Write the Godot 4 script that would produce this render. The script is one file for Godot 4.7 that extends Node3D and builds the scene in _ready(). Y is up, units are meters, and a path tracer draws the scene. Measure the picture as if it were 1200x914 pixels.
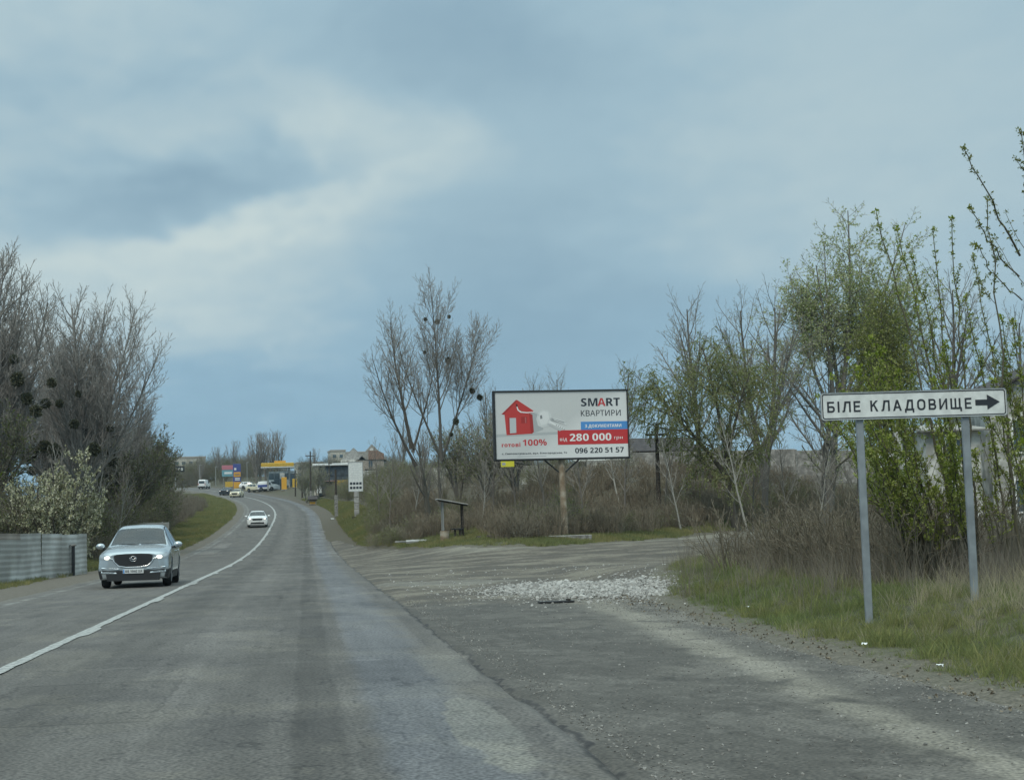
extends Node3D

# ---------------------------------------------------------------- mesh collector
class MB:
	var v := PackedVector3Array()
	var n := PackedVector3Array()
	var c := PackedColorArray()
	var uv := PackedVector2Array()
	var ix := PackedInt32Array()
	var col := Color(1, 1, 1)

	func vert(p: Vector3, nn: Vector3, cc: Color, t := Vector2.ZERO) -> int:
		v.append(p); n.append(nn); c.append(cc); uv.append(t)
		return v.size() - 1

	func tri(a: Vector3, b: Vector3, d: Vector3) -> void:      # counter-clockwise seen from outside
		var nn := (b - a).cross(d - a).normalized()
		var i := v.size()
		for p in [a, b, d]:
			v.append(p); n.append(nn); c.append(col); uv.append(Vector2.ZERO)
		ix.append_array([i, i + 2, i + 1])

	func quad(a: Vector3, b: Vector3, d: Vector3, e: Vector3) -> void:
		var nn := (b - a).cross(d - a)
		if nn.length_squared() < 1e-12: nn = (d - a).cross(e - a)
		nn = nn.normalized()
		var i := v.size()
		v.append(a); v.append(b); v.append(d); v.append(e)
		for k in 4:
			n.append(nn); c.append(col)
		uv.append(Vector2(0, 1)); uv.append(Vector2(1, 1)); uv.append(Vector2(1, 0)); uv.append(Vector2(0, 0))
		ix.append_array([i, i + 2, i + 1, i, i + 3, i + 2])

	func quad_out(a: Vector3, b: Vector3, d: Vector3, e: Vector3, out: Vector3) -> void:
		if (b - a).cross(d - a).dot(out) < 0: quad(e, d, b, a)
		else: quad(a, b, d, e)

	# box with chamfered edges; t places it
	func box(size: Vector3, t := Transform3D(), ch := 0.0) -> void:
		var h := size * 0.5
		ch = minf(ch, minf(h.x, minf(h.y, h.z)) * 0.9)
		var ax := [Vector3.RIGHT, Vector3.UP, Vector3.BACK]
		for k in 3:
			var e: Vector3 = ax[k]
			var p: Vector3 = ax[(k + 1) % 3]
			var q: Vector3 = ax[(k + 2) % 3]
			var he := e * (h.dot(e) - ch)
			var hp := h.dot(p)
			var hq := h.dot(q)
			for s in [-1.0, 1.0]:
				var o: Vector3 = e * (h.dot(e) * s)
				var ha := p * (hp - ch)
				var hb := q * (hq - ch)
				quad_out(t * (o - ha - hb), t * (o + ha - hb), t * (o + ha + hb), t * (o - ha + hb), t.basis * (e * s))
				if ch <= 0.0: continue
				for r in [-1.0, 1.0]:
					var a1: Vector3 = p * (s * hp) + q * (r * (hq - ch))
					var b1: Vector3 = p * (s * (hp - ch)) + q * (r * hq)
					quad_out(t * (a1 - he), t * (b1 - he), t * (b1 + he), t * (a1 + he), t.basis * (p * s + q * r))
		if ch <= 0.0: return
		for sx in [-1.0, 1.0]:
			for sy in [-1.0, 1.0]:
				for sz in [-1.0, 1.0]:
					var s := Vector3(sx, sy, sz)
					var p0 := Vector3(h.x, h.y - ch, h.z - ch) * s
					var p1 := Vector3(h.x - ch, h.y, h.z - ch) * s
					var p2 := Vector3(h.x - ch, h.y - ch, h.z) * s
					if sx * sy * sz > 0: tri(t * p0, t * p1, t * p2)
					else: tri(t * p0, t * p2, t * p1)

	func bar(a: Vector3, b: Vector3, w: float, d: float, ch := 0.0) -> void:   # a square bar from a to b
		var z := (b - a).normalized()
		var up := Vector3.UP if absf(z.y) < 0.9 else Vector3.BACK
		var x := up.cross(z).normalized()
		var y := z.cross(x)
		box(Vector3(w, d, (b - a).length()), Transform3D(Basis(x, y, z), (a + b) * 0.5), ch)

	# smooth tube through points
	func tube(pts: PackedVector3Array, rad: PackedFloat32Array, sides: int, ca := Color(1, 1, 1), cb := Color(1, 1, 1), cap := false) -> void:
		var m := pts.size()
		var i0 := v.size()
		var ref := Vector3(0.31, 0.17, 0.93)
		var d0 := (pts[m - 1] - pts[0]).normalized()
		if absf(d0.dot(ref)) > 0.9: ref = Vector3.RIGHT
		for i in m:
			var d := (pts[mini(i + 1, m - 1)] - pts[maxi(i - 1, 0)]).normalized()
			var x := ref.cross(d).normalized()
			var y := d.cross(x)
			var cc := ca.lerp(cb, float(i) / (m - 1))
			for s in sides:
				var a := TAU * s / sides
				var o := x * cos(a) + y * sin(a)
				v.append(pts[i] + o * rad[i]); n.append(o); c.append(cc); uv.append(Vector2(float(s) / sides, i))
		for i in m - 1:
			for s in sides:
				var a := i0 + i * sides + s
				var b := i0 + i * sides + (s + 1) % sides
				ix.append_array([a, b + sides, b, a, a + sides, b + sides])
		if cap:
			for e in [0, m - 1]:
				var nn := (pts[0] - pts[1]).normalized() if e == 0 else (pts[m - 1] - pts[m - 2]).normalized()
				var ci := vert(pts[e], nn, ca)
				var r0 := v.size()
				for s in sides: vert(v[i0 + e * sides + s], nn, ca)
				for s in sides:
					var s2 := (s + 1) % sides
					if e == 0: ix.append_array([ci, r0 + s, r0 + s2])
					else: ix.append_array([ci, r0 + s2, r0 + s])

	func cyl(a: Vector3, b: Vector3, r0: float, r1: float, sides := 12, cap := true) -> void:
		tube(PackedVector3Array([a, b]), PackedFloat32Array([r0, r1]), sides, col, col, cap)

	# extruded polygon (counter-clockwise, in x y) between z0 and z1
	func prism(poly: PackedVector2Array, z0: float, z1: float, t := Transform3D()) -> void:
		if Geometry2D.is_polygon_clockwise(poly): poly.reverse()
		var tr := Geometry2D.triangulate_polygon(poly)
		for k in range(0, tr.size(), 3):
			var a := poly[tr[k]]; var b := poly[tr[k + 1]]; var d := poly[tr[k + 2]]
			if (b - a).cross(d - a) < 0:
				var q := b
				b = d
				d = q
			tri(t * Vector3(a.x, a.y, z1), t * Vector3(b.x, b.y, z1), t * Vector3(d.x, d.y, z1))
			tri(t * Vector3(a.x, a.y, z0), t * Vector3(d.x, d.y, z0), t * Vector3(b.x, b.y, z0))
		for k in poly.size():
			var a := poly[k]; var b := poly[(k + 1) % poly.size()]
			quad(t * Vector3(a.x, a.y, z0), t * Vector3(b.x, b.y, z0), t * Vector3(b.x, b.y, z1), t * Vector3(a.x, a.y, z1))

	# grid of points [rows][cols], smooth normals
	func grid(rows: int, cols: int, pts: PackedVector3Array, cols_: PackedColorArray, uvs: PackedVector2Array, flip := false) -> void:
		var i0 := v.size()
		for r in rows:
			for k in cols:
				var a := pts[r * cols + mini(k + 1, cols - 1)] - pts[r * cols + maxi(k - 1, 0)]
				var b := pts[mini(r + 1, rows - 1) * cols + k] - pts[maxi(r - 1, 0) * cols + k]
				var nn := a.cross(b).normalized()
				if flip: nn = -nn
				v.append(pts[r * cols + k]); n.append(nn)
				c.append(cols_[r * cols + k] if cols_.size() else col)
				uv.append(uvs[r * cols + k] if uvs.size() else Vector2(float(k) / (cols - 1), float(r) / (rows - 1)))
		for r in rows - 1:
			for k in cols - 1:
				var a := i0 + r * cols + k
				var b := a + 1
				var d := a + cols
				var e := d + 1
				if flip: ix.append_array([a, b, e, a, e, d])
				else: ix.append_array([a, e, b, a, d, e])

	func add_to(m: ArrayMesh, mat: Material) -> void:
		if ix.is_empty(): return
		var arr := []
		arr.resize(Mesh.ARRAY_MAX)
		arr[Mesh.ARRAY_VERTEX] = v
		arr[Mesh.ARRAY_NORMAL] = n
		arr[Mesh.ARRAY_COLOR] = c
		arr[Mesh.ARRAY_TEX_UV] = uv
		arr[Mesh.ARRAY_INDEX] = ix
		m.add_surface_from_arrays(Mesh.PRIMITIVE_TRIANGLES, arr)
		m.surface_set_material(m.get_surface_count() - 1, mat)

	func mesh(mat: Material) -> ArrayMesh:
		var m := ArrayMesh.new()
		add_to(m, mat)
		return m

# ---------------------------------------------------------------- naming
var taken := {}
var M := {}

func numbered(called: String) -> String:
	if not taken.has(called):
		taken[called] = 0
		return called
	taken[called] += 1
	return "%s_%03d" % [called, taken[called]]

func tag(o: Node, label: String, category := "", group := "", kind := "") -> Node:
	if label: o.set_meta("label", label)
	if category: o.set_meta("category", category)
	if group: o.set_meta("group", group)
	if kind: o.set_meta("kind", kind)
	return o

func thing(called: String, label: String, category: String, pos: Vector3, turn := 0.0, group := "") -> Node3D:
	var o := Node3D.new()
	o.name = numbered(called)
	add_child(o)
	o.position = pos
	o.rotation.y = turn
	tag(o, label, category, group)
	return o

func put(called: String, m: Mesh, parent: Node = null, pos := Vector3.ZERO) -> MeshInstance3D:
	var o := MeshInstance3D.new()
	o.mesh = m
	if parent == null:
		o.name = numbered(called)
		add_child(o)
	else:
		var k := 0
		var nm := called
		while parent.has_node(NodePath(nm)):
			k += 1
			nm = "%s_%03d" % [called, k]
		o.name = nm
		parent.add_child(o)
	o.position = pos
	return o

func part(parent: Node, called: String, mb: MB, mat: Material) -> MeshInstance3D:
	return put(called, mb.mesh(mat), parent)

func copy(src: Node3D, label: String, pos: Vector3, turn := 0.0, sc := 1.0) -> Node3D:
	var o: Node3D = src.duplicate()
	o.name = numbered(src.name.get_slice("_0", 0))
	add_child(o)
	o.position = pos
	o.rotation = Vector3(0, turn, 0)
	o.scale = Vector3.ONE * sc
	o.set_meta("label", label)
	return o

# ---------------------------------------------------------------- materials
func lin(r: float, g: float, b: float) -> Color:
	return Color(r, g, b).linear_to_srgb()

func mat(called: String, c: Color, rough := 0.8, metal := 0.0) -> StandardMaterial3D:   # c holds linear values
	var m := StandardMaterial3D.new()
	m.resource_name = called
	m.albedo_color = c.linear_to_srgb()
	m.roughness = rough
	m.metallic = metal
	M[called] = m
	return m

func vmat(called: String, rough := 0.85) -> StandardMaterial3D:
	var m := mat(called, Color(1, 1, 1), rough)
	m.vertex_color_use_as_albedo = true
	return m

func noise_tex(freq: float, lo: Color, hi: Color, sd := 1, oct := 4, size := 256, as_normal := false) -> NoiseTexture2D:
	var f := FastNoiseLite.new()
	f.noise_type = FastNoiseLite.TYPE_SIMPLEX_SMOOTH
	f.seed = sd
	f.frequency = freq
	f.fractal_octaves = oct
	var t := NoiseTexture2D.new()
	t.width = size
	t.height = size
	t.seamless = true
	t.noise = f
	if as_normal:
		t.as_normal_map = true
		t.bump_strength = 4.0
	else:
		var g := Gradient.new()
		g.offsets = PackedFloat32Array([0.25, 0.75])
		g.colors = PackedColorArray([lo, hi])
		t.color_ramp = g
	return t

# worn look: tints a material with a computed noise, laid over all three axes
func worn(m: StandardMaterial3D, scale: float, lo: float, hi: float, sd := 1, freq := 0.02, tint := Color(1, 1, 1)) -> StandardMaterial3D:
	m.albedo_texture = noise_tex(freq, Color(lo * tint.r, lo * tint.g, lo * tint.b), Color(hi, hi, hi), sd)
	m.uv1_triplanar = true
	m.uv1_world_triplanar = true
	m.uv1_scale = Vector3.ONE * scale
	return m

func ss(a: float, b: float, x: float) -> float:
	return smoothstep(a, b, x)

# ---------------------------------------------------------------- the lie of the land
func road_x(d: float) -> float:           # the painted centre line
	return -3.14 if d < 150.0 else -3.14 - 2.08e-4 * pow(minf(d, 520.0) - 150.0, 2.17)

func road_y(d: float) -> float:
	if d < 60: return 0.0
	if d < 140: return 0.043 * (d - 60) * (d - 60) / 160.0
	if d < 275: return 1.72 + 0.0435 * (d - 140)
	if d < 370: return 7.5925 + 0.05 * (d - 275)
	return 12.3425 + minf(d - 370, 60) * 0.01

var nz := FastNoiseLite.new()

func land(x: float, d: float) -> float:   # smooth ground, road included
	var u := x - road_x(d)
	var e := road_y(d)
	if u >= 0:
		var hi := 12.0 + 10.0 * ss(150, 250, d)
		var w := ss(4.9, hi, u)
		var s := d - (61.0 + maxf(0.0, x - 9.0) * 1.27)
		var near := ss(8, 24, x)
		var bank := ss(lerpf(6, 3, near), lerpf(60, 17, near), s)
		var h := 0.45 * ss(44, 66, d) + lerpf(0.22, 0.4, near) * ss(0, 5, s) + 3.3 * bank + 0.04 * maxf(0.0, minf(d, 420.0) - 112.0)
		h = maxf(h, e + 0.4 * ss(80, 140, d))
		# the island between the road and the side road
		var isl := ss(6.3, 8.3, x) * 0.3 + ss(8, 16, x) * 0.3
		h += isl * (1.0 - ss(34, 52, d)) * ss(-6, 0, -s - 6.0)
		return lerpf(e, h, maxf(w, ss(1.9, 7.0, x) if d < 50 else 0.0))
	var v := -u
	var low := e * 0.25
	return lerpf(e, low, ss(7.5, 21, v)) - 0.12 * ss(4, 7, v) * (1.0 - ss(7, 9, v))

var apron := PackedVector2Array([Vector2(0.6, -12), Vector2(0.6, 108), Vector2(2.4, 108), Vector2(3.3, 88), Vector2(5.0, 73), Vector2(7.3, 63.5), Vector2(9.5, 62.5), Vector2(12.5, 66), Vector2(17, 72), Vector2(21.8, 80), Vector2(28, 88), Vector2(36, 97), Vector2(60, 122), Vector2(68, 114), Vector2(44, 86), Vector2(25, 66.5), Vector2(14.2, 51.5), Vector2(9.6, 40), Vector2(7.3, 32), Vector2(6.2, 27), Vector2(5.45, 20), Vector2(5.1, 14), Vector2(5.05, 11), Vector2(4.95, 8), Vector2(4.9, -12)])

func apron_sd(x: float, d: float) -> float:   # below zero inside the unpaved junction
	var p := Vector2(x, d)
	var best := 1e9
	var inside := false
	var m := apron.size()
	for k in m:
		var a := apron[k]
		var b := apron[(k + 1) % m]
		var ab := b - a
		var t := clampf((p - a).dot(ab) / ab.length_squared(), 0, 1)
		best = minf(best, p.distance_squared_to(a + ab * t))
		if (a.y > d) != (b.y > d) and x < (b.x - a.x) * (d - a.y) / (b.y - a.y) + a.x: inside = not inside
	return -sqrt(best) if inside else sqrt(best)

func on(x: float, d: float) -> Vector3:
	return Vector3(x, land(x, d), -d)

# ---------------------------------------------------------------- paint of the road surfaces (sRGB)
var na := FastNoiseLite.new()
var nb := FastNoiseLite.new()
var nc := FastNoiseLite.new()

func road_paint(x: float, d: float, fine: float) -> Color:
	var n1 := na.get_noise_2d(x * 0.5, d * 0.5)
	var n2 := na.get_noise_2d(x * 2.6 + 70.0, d * 1.7)
	var n5 := nb.get_noise_2d(x * 7.0, d * 0.35)
	var n6 := nb.get_noise_2d(x * 9.0 + 7.0, d * 6.0)
	var edge := 1.7 + 0.06 * n2 + 0.10 * n1 + 0.05 * n6
	var r := 0.402
	var g := 0.388
	var b := 0.372
	if x < edge:
		var v := 0.03 * n1 + 0.028 * n2 + 0.03 * n5
		v -= 0.058 * ss(0.20, 0.14, absf(x - 0.06 - 0.05 * n1)) * ss(-0.9, 0.1, n2 + 0.4)          # tarred seam
		v -= 0.042 * exp(-pow((x + 2.1) / 0.35, 2)) + 0.034 * exp(-pow((x + 0.35) / 0.4, 2))
		v += 0.022 * exp(-pow((x + 1.2) / 0.4, 2))
		var sky_sheen := ss(0.35, 0.55, x + 0.05 * n2) * (1.0 - ss(1.0, 1.45, x + 0.2 * n2))  # smoother strip: its bluish sky reflection is painted into the colour
		v += sky_sheen * 0.03
		r += v - 0.016 * sky_sheen
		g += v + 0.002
		b += v + 0.028 * sky_sheen
		# patch seams across the lane and old repairs
		for q in [16.4, 24.0, 37.0, 52.0, 58.0, 76.0]:
			var dd: float = d - q - 0.05 * x - 0.25 * n1
			if absf(dd) < 0.12: v = 0.05 * (1.0 - absf(dd) / 0.12) * ss(-0.4, 0.3, n2)
			else: v = 0.0
			if q == 37.0 or q == 24.0: v = -v
			r += v; g += v; b += v
		var pt := ss(0.05, -0.08, pow((x - 1.18 - 0.05 * n2) / 0.26, 2) + pow((d - 10.6) / 2.3, 2) - 0.75 + 0.5 * n2)
		pt = maxf(pt, 0.55 * ss(0.05, -0.1, pow((x - 1.35) / 0.3, 2) + pow((d - 15.5) / 2.2, 2) - 0.7 + 0.6 * n2))
		r = lerpf(r, 0.51, pt * 0.8); g = lerpf(g, 0.505, pt * 0.8); b = lerpf(b, 0.478, pt * 0.8)
		# left edge: dust and what is left of a painted line
		var ln := exp(-pow((x + 6.28 + 0.04 * n2) / 0.1, 2)) * ss(-0.25, 0.25, n2 + 0.4 * n1 + 0.15)
		r += ln * 0.14; g += ln * 0.15; b += ln * 0.15
		var du := ss(-6.35, -6.8, x + 0.15 * n2)
		r = lerpf(r, 0.47, du * 0.6); g = lerpf(g, 0.455, du * 0.6); b = lerpf(b, 0.42, du * 0.6)
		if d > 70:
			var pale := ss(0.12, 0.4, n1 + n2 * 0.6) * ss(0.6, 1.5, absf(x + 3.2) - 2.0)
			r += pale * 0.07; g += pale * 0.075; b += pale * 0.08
		var ck := ss(0.045 + 0.03 * n6, 0.0, absf(x - edge + 0.035)) * ss(-0.6, -0.1, n2 + 0.2 + 0.4 * n6)
		r -= ck * 0.2; g -= ck * 0.2; b -= ck * 0.19
		# mended squares, stains, and cracks in two sizes
		var rx := 0.04 * n2 + 0.03 * n6
		for q in PATCHES:
			if absf(d - q[1]) < q[3] and absf(x - q[0] + rx) < q[2]:
				r += q[4]; g += q[4]; b += q[4]
				if absf(d - q[1]) > q[3] - 0.06 or absf(x - q[0] + rx) > q[2] - 0.035: r -= 0.045; g -= 0.045; b -= 0.043
		var st := ss(0.22, 0.34, nb.get_noise_2d(x * 1.3 + 90.0, d * 0.55) + 0.3 * n6)
		r -= 0.035 * st; g -= 0.034 * st; b -= 0.030 * st
		var dust := ss(0.18, 0.42, nb.get_noise_2d(x * 1.1 - 60.0, d * 0.8) + 0.35 * n6)
		r += 0.035 * dust; g += 0.033 * dust; b += 0.024 * dust
		var hc2 := absf(nb.get_noise_2d(x * 1.6 + 500.0, d * 1.0) + 0.10 * n6)
		if hc2 < 0.014 and st + n2 > -0.05: r -= 0.09; g -= 0.09; b -= 0.085
		# hair cracks
		var hc := absf(na.get_noise_2d(x * 3.1 + 300.0, d * 1.3))
		if hc < 0.018 and n1 > -0.05: r -= 0.085; g -= 0.085; b -= 0.08
		return Color(r, g, b)
	var v2 := 0.03 * n1 + 0.035 * n2 + 0.04 * n6
	var hcr := absf(nb.get_noise_2d(x * 2.1 + 700.0, d * 1.5) + 0.12 * n6)
	if hcr < 0.016 and d < 26.0: v2 -= 0.075
	var bald := ss(0.15, 0.32, nb.get_noise_2d(x * 1.4 + 33.0, d * 1.1) + 0.4 * n6)
	v2 += 0.04 * bald
	var old := Color(0.338 + v2, 0.324 + v2, 0.298 + v2)
	# dust blown to the rim, an old worn line of sand
	var xs := 3.72 + 0.068 * (d - 8.0) + 0.10 * n1
	var ws := 0.15 + 0.009 * d
	var sand := exp(-pow((x - xs) / ws, 2)) * ss(-0.5, 0.2, n2 + 0.35)
	sand = maxf(sand, 0.55 * ss(4.6 - 0.25 * n2, 5.0, x - 0.02 * (d - 8.0)) * ss(-0.4, 0.3, n1 + n2 + 0.2))
	sand = maxf(sand, 0.22 * ss(0.05, 0.3, n1 + 0.5 * n2) * ss(2.6, 3.8, x))
	old = old.lerp(Color(0.53 + v2 * 0.8, 0.512 + v2 * 0.8, 0.465 + v2 * 0.8), clampf(sand * 1.15, 0, 1) * 0.92)
	# beyond the end of the tarmac: trodden dirt, pale drifts, dark damp tracks
	var far := ss(25.5, 30.0, d + 2.5 * n2 + 1.5 * n1 - 0.5 * maxf(0.0, 3.0 - x))
	if far > 0.0:
		var q := na.get_noise_2d(x * 0.6 + 31.0, (d - 0.35 * x) * 0.8) + 0.25 * n6
		var q2 := na.get_noise_2d(x * 0.9 + 131.0, (d - 0.5 * x) * 1.5) + 0.2 * n6
		var dirt := Color(0.385 + v2, 0.355 + v2, 0.305 + v2)
		dirt = dirt.lerp(Color(0.525, 0.50, 0.44), clampf(ss(0.14, 0.32, q + 0.5 * q2), 0, 1) * 0.75)
		dirt = dirt.lerp(Color(0.29, 0.265, 0.228), clampf(ss(0.03, 0.25, -q - 0.4 * q2), 0, 1) * 0.65)
		var rim := ss(60, 63, d - 1.1 * maxf(0.0, x - 9.0) + 0.6 * q2) * ss(4.0, 8.0, x)
		dirt = dirt.lerp(Color(0.62, 0.61, 0.56), rim * 0.7)
		old = old.lerp(dirt, far)
	var gr := ss(0.25, -0.3, pow((x - 5.6) / 1.7, 2) + pow((d - 31.4) / 4.2, 2) - 0.9 + 1.1 * n2)
	gr = maxf(gr, 0.6 * ss(0.25, -0.2, pow((x - 3.4) / 2.0, 2) + pow((d - 38.0) / 2.0, 2) - 0.8 + 0.9 * n2))
	var gv := 0.06 * n2
	return old.lerp(Color(0.56 + gv, 0.555 + gv, 0.525 + gv), clampf(gr, 0, 1) * 0.85)

const PATCHES := [[-1.9, 13.2, 0.75, 1.6, -0.022], [-0.9, 20.8, 0.6, 2.4, 0.020], [0.9, 21.5, 0.5, 3.5, 0.030], [-4.6, 19.0, 0.9, 2.2, -0.02], [-1.6, 31.0, 1.1, 2.5, -0.025], [0.7, 33.5, 0.7, 4.0, 0.022], [-4.9, 36.5, 0.8, 3.0, 0.02], [-0.4, 47.0, 0.9, 4.0, 0.025], [-2.0, 61.0, 1.0, 5.0, -0.022], [-5.6, 92.0, 0.5, 4.0, 0.07], [-5.5, 104.0, 0.45, 5.0, 0.08], [1.0, 88.0, 0.6, 9.0, 0.035]]
var rows := []
var tw := 0
var tx0 := 0.0
var tdx := 0.0
var td0 := 0.0
var tdd := 0.0
var tfine := 1.0

func paint_row(r: int) -> void:
	var by := PackedByteArray()
	by.resize(tw * 3)
	var d := td0 + tdd * (r + 0.5)
	for k in tw:
		var c := road_paint(tx0 + tdx * (k + 0.5), d, tfine)
		by[k * 3] = clampi(int(c.r * 263.0), 0, 255)
		by[k * 3 + 1] = clampi(int(c.g * 262.0), 0, 255)
		by[k * 3 + 2] = clampi(int(c.b * 261.0), 0, 255)
	rows[r] = by

func painted(w: int, h: int, x0: float, x1: float, d0: float, d1: float, fine: float) -> ImageTexture:
	tw = w; tx0 = x0; tdx = (x1 - x0) / w; td0 = d0; tdd = (d1 - d0) / h; tfine = fine
	rows.clear()
	rows.resize(h)
	var id := WorkerThreadPool.add_group_task(paint_row, h)
	WorkerThreadPool.wait_for_group_task_completion(id)
	var all := PackedByteArray()
	for r in h: all.append_array(rows[r])
	return ImageTexture.create_from_image(Image.create_from_data(w, h, false, Image.FORMAT_RGB8, all))

# ---------------------------------------------------------------- sky
func blob(az: float, el: float, a0: float, e0: float, sa: float, se: float, tilt := 0.0) -> float:
	var x := az - a0
	var y := el - e0 - tilt * x
	return exp(-(x * x) / (sa * sa) - (y * y) / (se * se))

var sky_w := 2048
var sky_h := 1024
var sn := FastNoiseLite.new()

func sky_row(r: int) -> void:
	var out := PackedFloat32Array()
	out.resize(sky_w * 3)
	var el := 90.0 - 180.0 * (r + 0.5) / sky_h
	if el < -7.0:
		for k in sky_w:
			out[k * 3] = 0.15; out[k * 3 + 1] = 0.16; out[k * 3 + 2] = 0.15
		rows[r] = out.to_byte_array()
		return
	var re := deg_to_rad(el)
	var lift := 1.0 + sky_lift * ss(16.0, 75.0, el)
	var warm := ss(16, 60, el)
	for k in sky_w:
		var az := 360.0 * (k + 0.5) / sky_w
		if az > 180: az -= 360.0
		var ra := deg_to_rad(az)
		var dir := Vector3(sin(ra) * cos(re), sin(re), -cos(ra) * cos(re))
		# clouds as a layer overhead, seen at a slant
		var yy := maxf(dir.y, 0.0) + 0.12
		var px := dir.x / yy
		var pz := dir.z / yy
		var f1 := sn.get_noise_3d(px * 16.0, pz * 16.0, 3.0)
		var f2 := sn.get_noise_3d(px * 52.0 + 40.0, pz * 40.0, 9.0)
		var f4 := sn.get_noise_3d(px * 150.0 + 80.0 + 30.0 * f2, pz * 95.0, 29.0)
		var calm := lerpf(1.0, 0.45, ss(-2.0, 9.0, az) * ss(60.0, 30.0, az))
		var t := 0.15 * f1 + (0.15 * f2 + 0.10 * f4) * calm
		var we := el + 1.3 * f1 + 0.5 * f2
		var c := Color(0.262, 0.440, 0.575).lerp(Color(0.345, 0.497, 0.585), ss(1.0, 13.0, we))   # blue-grey air, paler above
		if absf(az) < 75.0 and el < 45.0:
			var f3 := sn.get_noise_3d(dir.x * 420.0 + 9.0, dir.y * 900.0, dir.z * 420.0)
			var wa := az + 2.2 * f2 + 1.2 * f3
			we += 0.5 * f3
			# the ragged lit edge of the cloud, dark above it, pale below
			var le := 11.5 + 0.17 * (az + 2.8)
			if az > 0.0: le += 0.20 * az
			var e := el - le + 0.9 * f2 + 0.55 * f3 + 0.35 * f4
			var here := exp(-pow((az + 2.2) / 5.6, 2))
			t += here * 0.9 * (1.0 - ss(-0.5, 0.35, e)) * exp(minf(e, 0.0) / 1.05)
			t += here * 0.22 * (1.0 - ss(-0.4, 0.3, e)) * exp(minf(e, 0.0) / 3.5)
			t -= 0.62 * blob(az, e, -5.0, 1.0, 5.5, 1.1)
			t += 0.62 * blob(wa, we, 3.4, 13.9, 4.6, 1.9, 0.12)
			t += 0.66 * blob(wa, we, -10.0, 9.3, 10.0, 2.2)
			t += 0.28 * blob(wa, we, -9.0, 6.5, 6.0, 2.0)
			t += 0.42 * blob(wa, we, -1.0, 15.4, 6.0, 1.3, 0.05)
			t += 0.38 * blob(wa, we, -9.0, 18.2, 8.0, 2.0)
			t += 0.30 * blob(wa, we, 20.0, 14.0, 9.0, 6.0)
			t += 0.22 * blob(wa, we, 11.5, 3.0, 6.0, 2.0)
			t -= 0.34 * blob(wa, we, -4.0, 15.8, 2.8, 0.8)
			t -= 0.58 * blob(wa, we, 7.0, 18.0, 6.5, 2.8, -0.1)
			t -= 0.48 * blob(wa, we, 8.5, 8.5, 5.5, 5.0)
			t -= 0.26 * blob(wa, we, -3.0, 5.0, 3.5, 2.0)
			t += (0.10 * f4 + 0.08 * f3) * calm
		var outside := minf(ss(25.0, 60.0, absf(az - 8.0)) + ss(22.0, 35.0, el), 1.0)
		t += 0.28 * outside * (0.4 + f1 + 0.7 * f2)
		if t > 0: c = c.lerp(Color(0.575, 0.680, 0.680), minf(t, 1.0))
		else: c = c.lerp(Color(0.215, 0.345, 0.450), minf(-t, 1.0))
		# an overcast sky is brighter towards the zenith
		c = Color(c.r * lift * lerpf(1.0, 1.10, warm), c.g * lift, c.b * lift * lerpf(1.0, 0.90, warm))
		if el < 0: c = c.lerp(Color(0.15, 0.16, 0.15), ss(0, -6, el))
		out[k * 3] = c.r; out[k * 3 + 1] = c.g; out[k * 3 + 2] = c.b
	rows[r] = out.to_byte_array()

var sky_lift := 2.4

func make_sky() -> ImageTexture:
	sn.seed = 11
	sn.frequency = 0.06
	sn.fractal_octaves = 4
	rows.clear()
	rows.resize(sky_h)
	var id := WorkerThreadPool.add_group_task(sky_row, sky_h)
	WorkerThreadPool.wait_for_group_task_completion(id)
	var all := PackedByteArray()
	for r in sky_h: all.append_array(rows[r])
	return ImageTexture.create_from_image(Image.create_from_data(sky_w, sky_h, false, Image.FORMAT_RGBF, all))

func _ready() -> void:
	# camera
	var cam := Camera3D.new()
	cam.name = "camera"
	cam.position = Vector3(0, 1.36, 0)
	cam.rotation_degrees = Vector3(5.01, -7.78, -1.7)
	cam.fov = 28.49
	cam.near = 0.1
	cam.far = 6000
	add_child(cam)
	cam.make_current()
	# sky, exposure
	var env := Environment.new()
	var sky := Sky.new()
	var pano := PanoramaSkyMaterial.new()
	pano.panorama = make_sky()
	sky.sky_material = pano
	env.background_mode = Environment.BG_SKY
	env.sky = sky
	env.tonemap_mode = Environment.TONE_MAPPER_LINEAR
	env.tonemap_exposure = 1.0
	env.sdfgi_enabled = true
	env.ssao_enabled = true
	env.ssil_enabled = true
	env.fog_enabled = true
	env.fog_density = 0.00014
	env.fog_light_color = Color(0.66, 0.75, 0.80)
	var we := WorldEnvironment.new()
	we.name = "world_environment"
	we.environment = env
	add_child(we)
	# a sun that the cloud spreads wide
	var sun := DirectionalLight3D.new()
	sun.name = "sun"
	sun.light_energy = 0.5
	sun.light_angular_distance = 20.0
	sun.light_color = Color(1.0, 0.96, 0.89)
	sun.shadow_enabled = true
	sun.rotation_degrees = Vector3(-52, -28, 0)
	add_child(sun)
	nz.seed = 5; nz.frequency = 0.5
	na.seed = 21; na.frequency = 0.5; na.fractal_octaves = 3
	nb.seed = 22; nb.frequency = 0.5; nb.fractal_octaves = 2
	nc.seed = 23; nc.frequency = 0.5; nc.fractal_octaves = 1
	make_materials()
	make_ground()
	make_roads()
	make_far_place()
	make_walls()
	make_signs()
	make_vehicles()
	make_trees()
	make_thicket()
	make_maple()
	make_grass()
	make_small_things()

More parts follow.
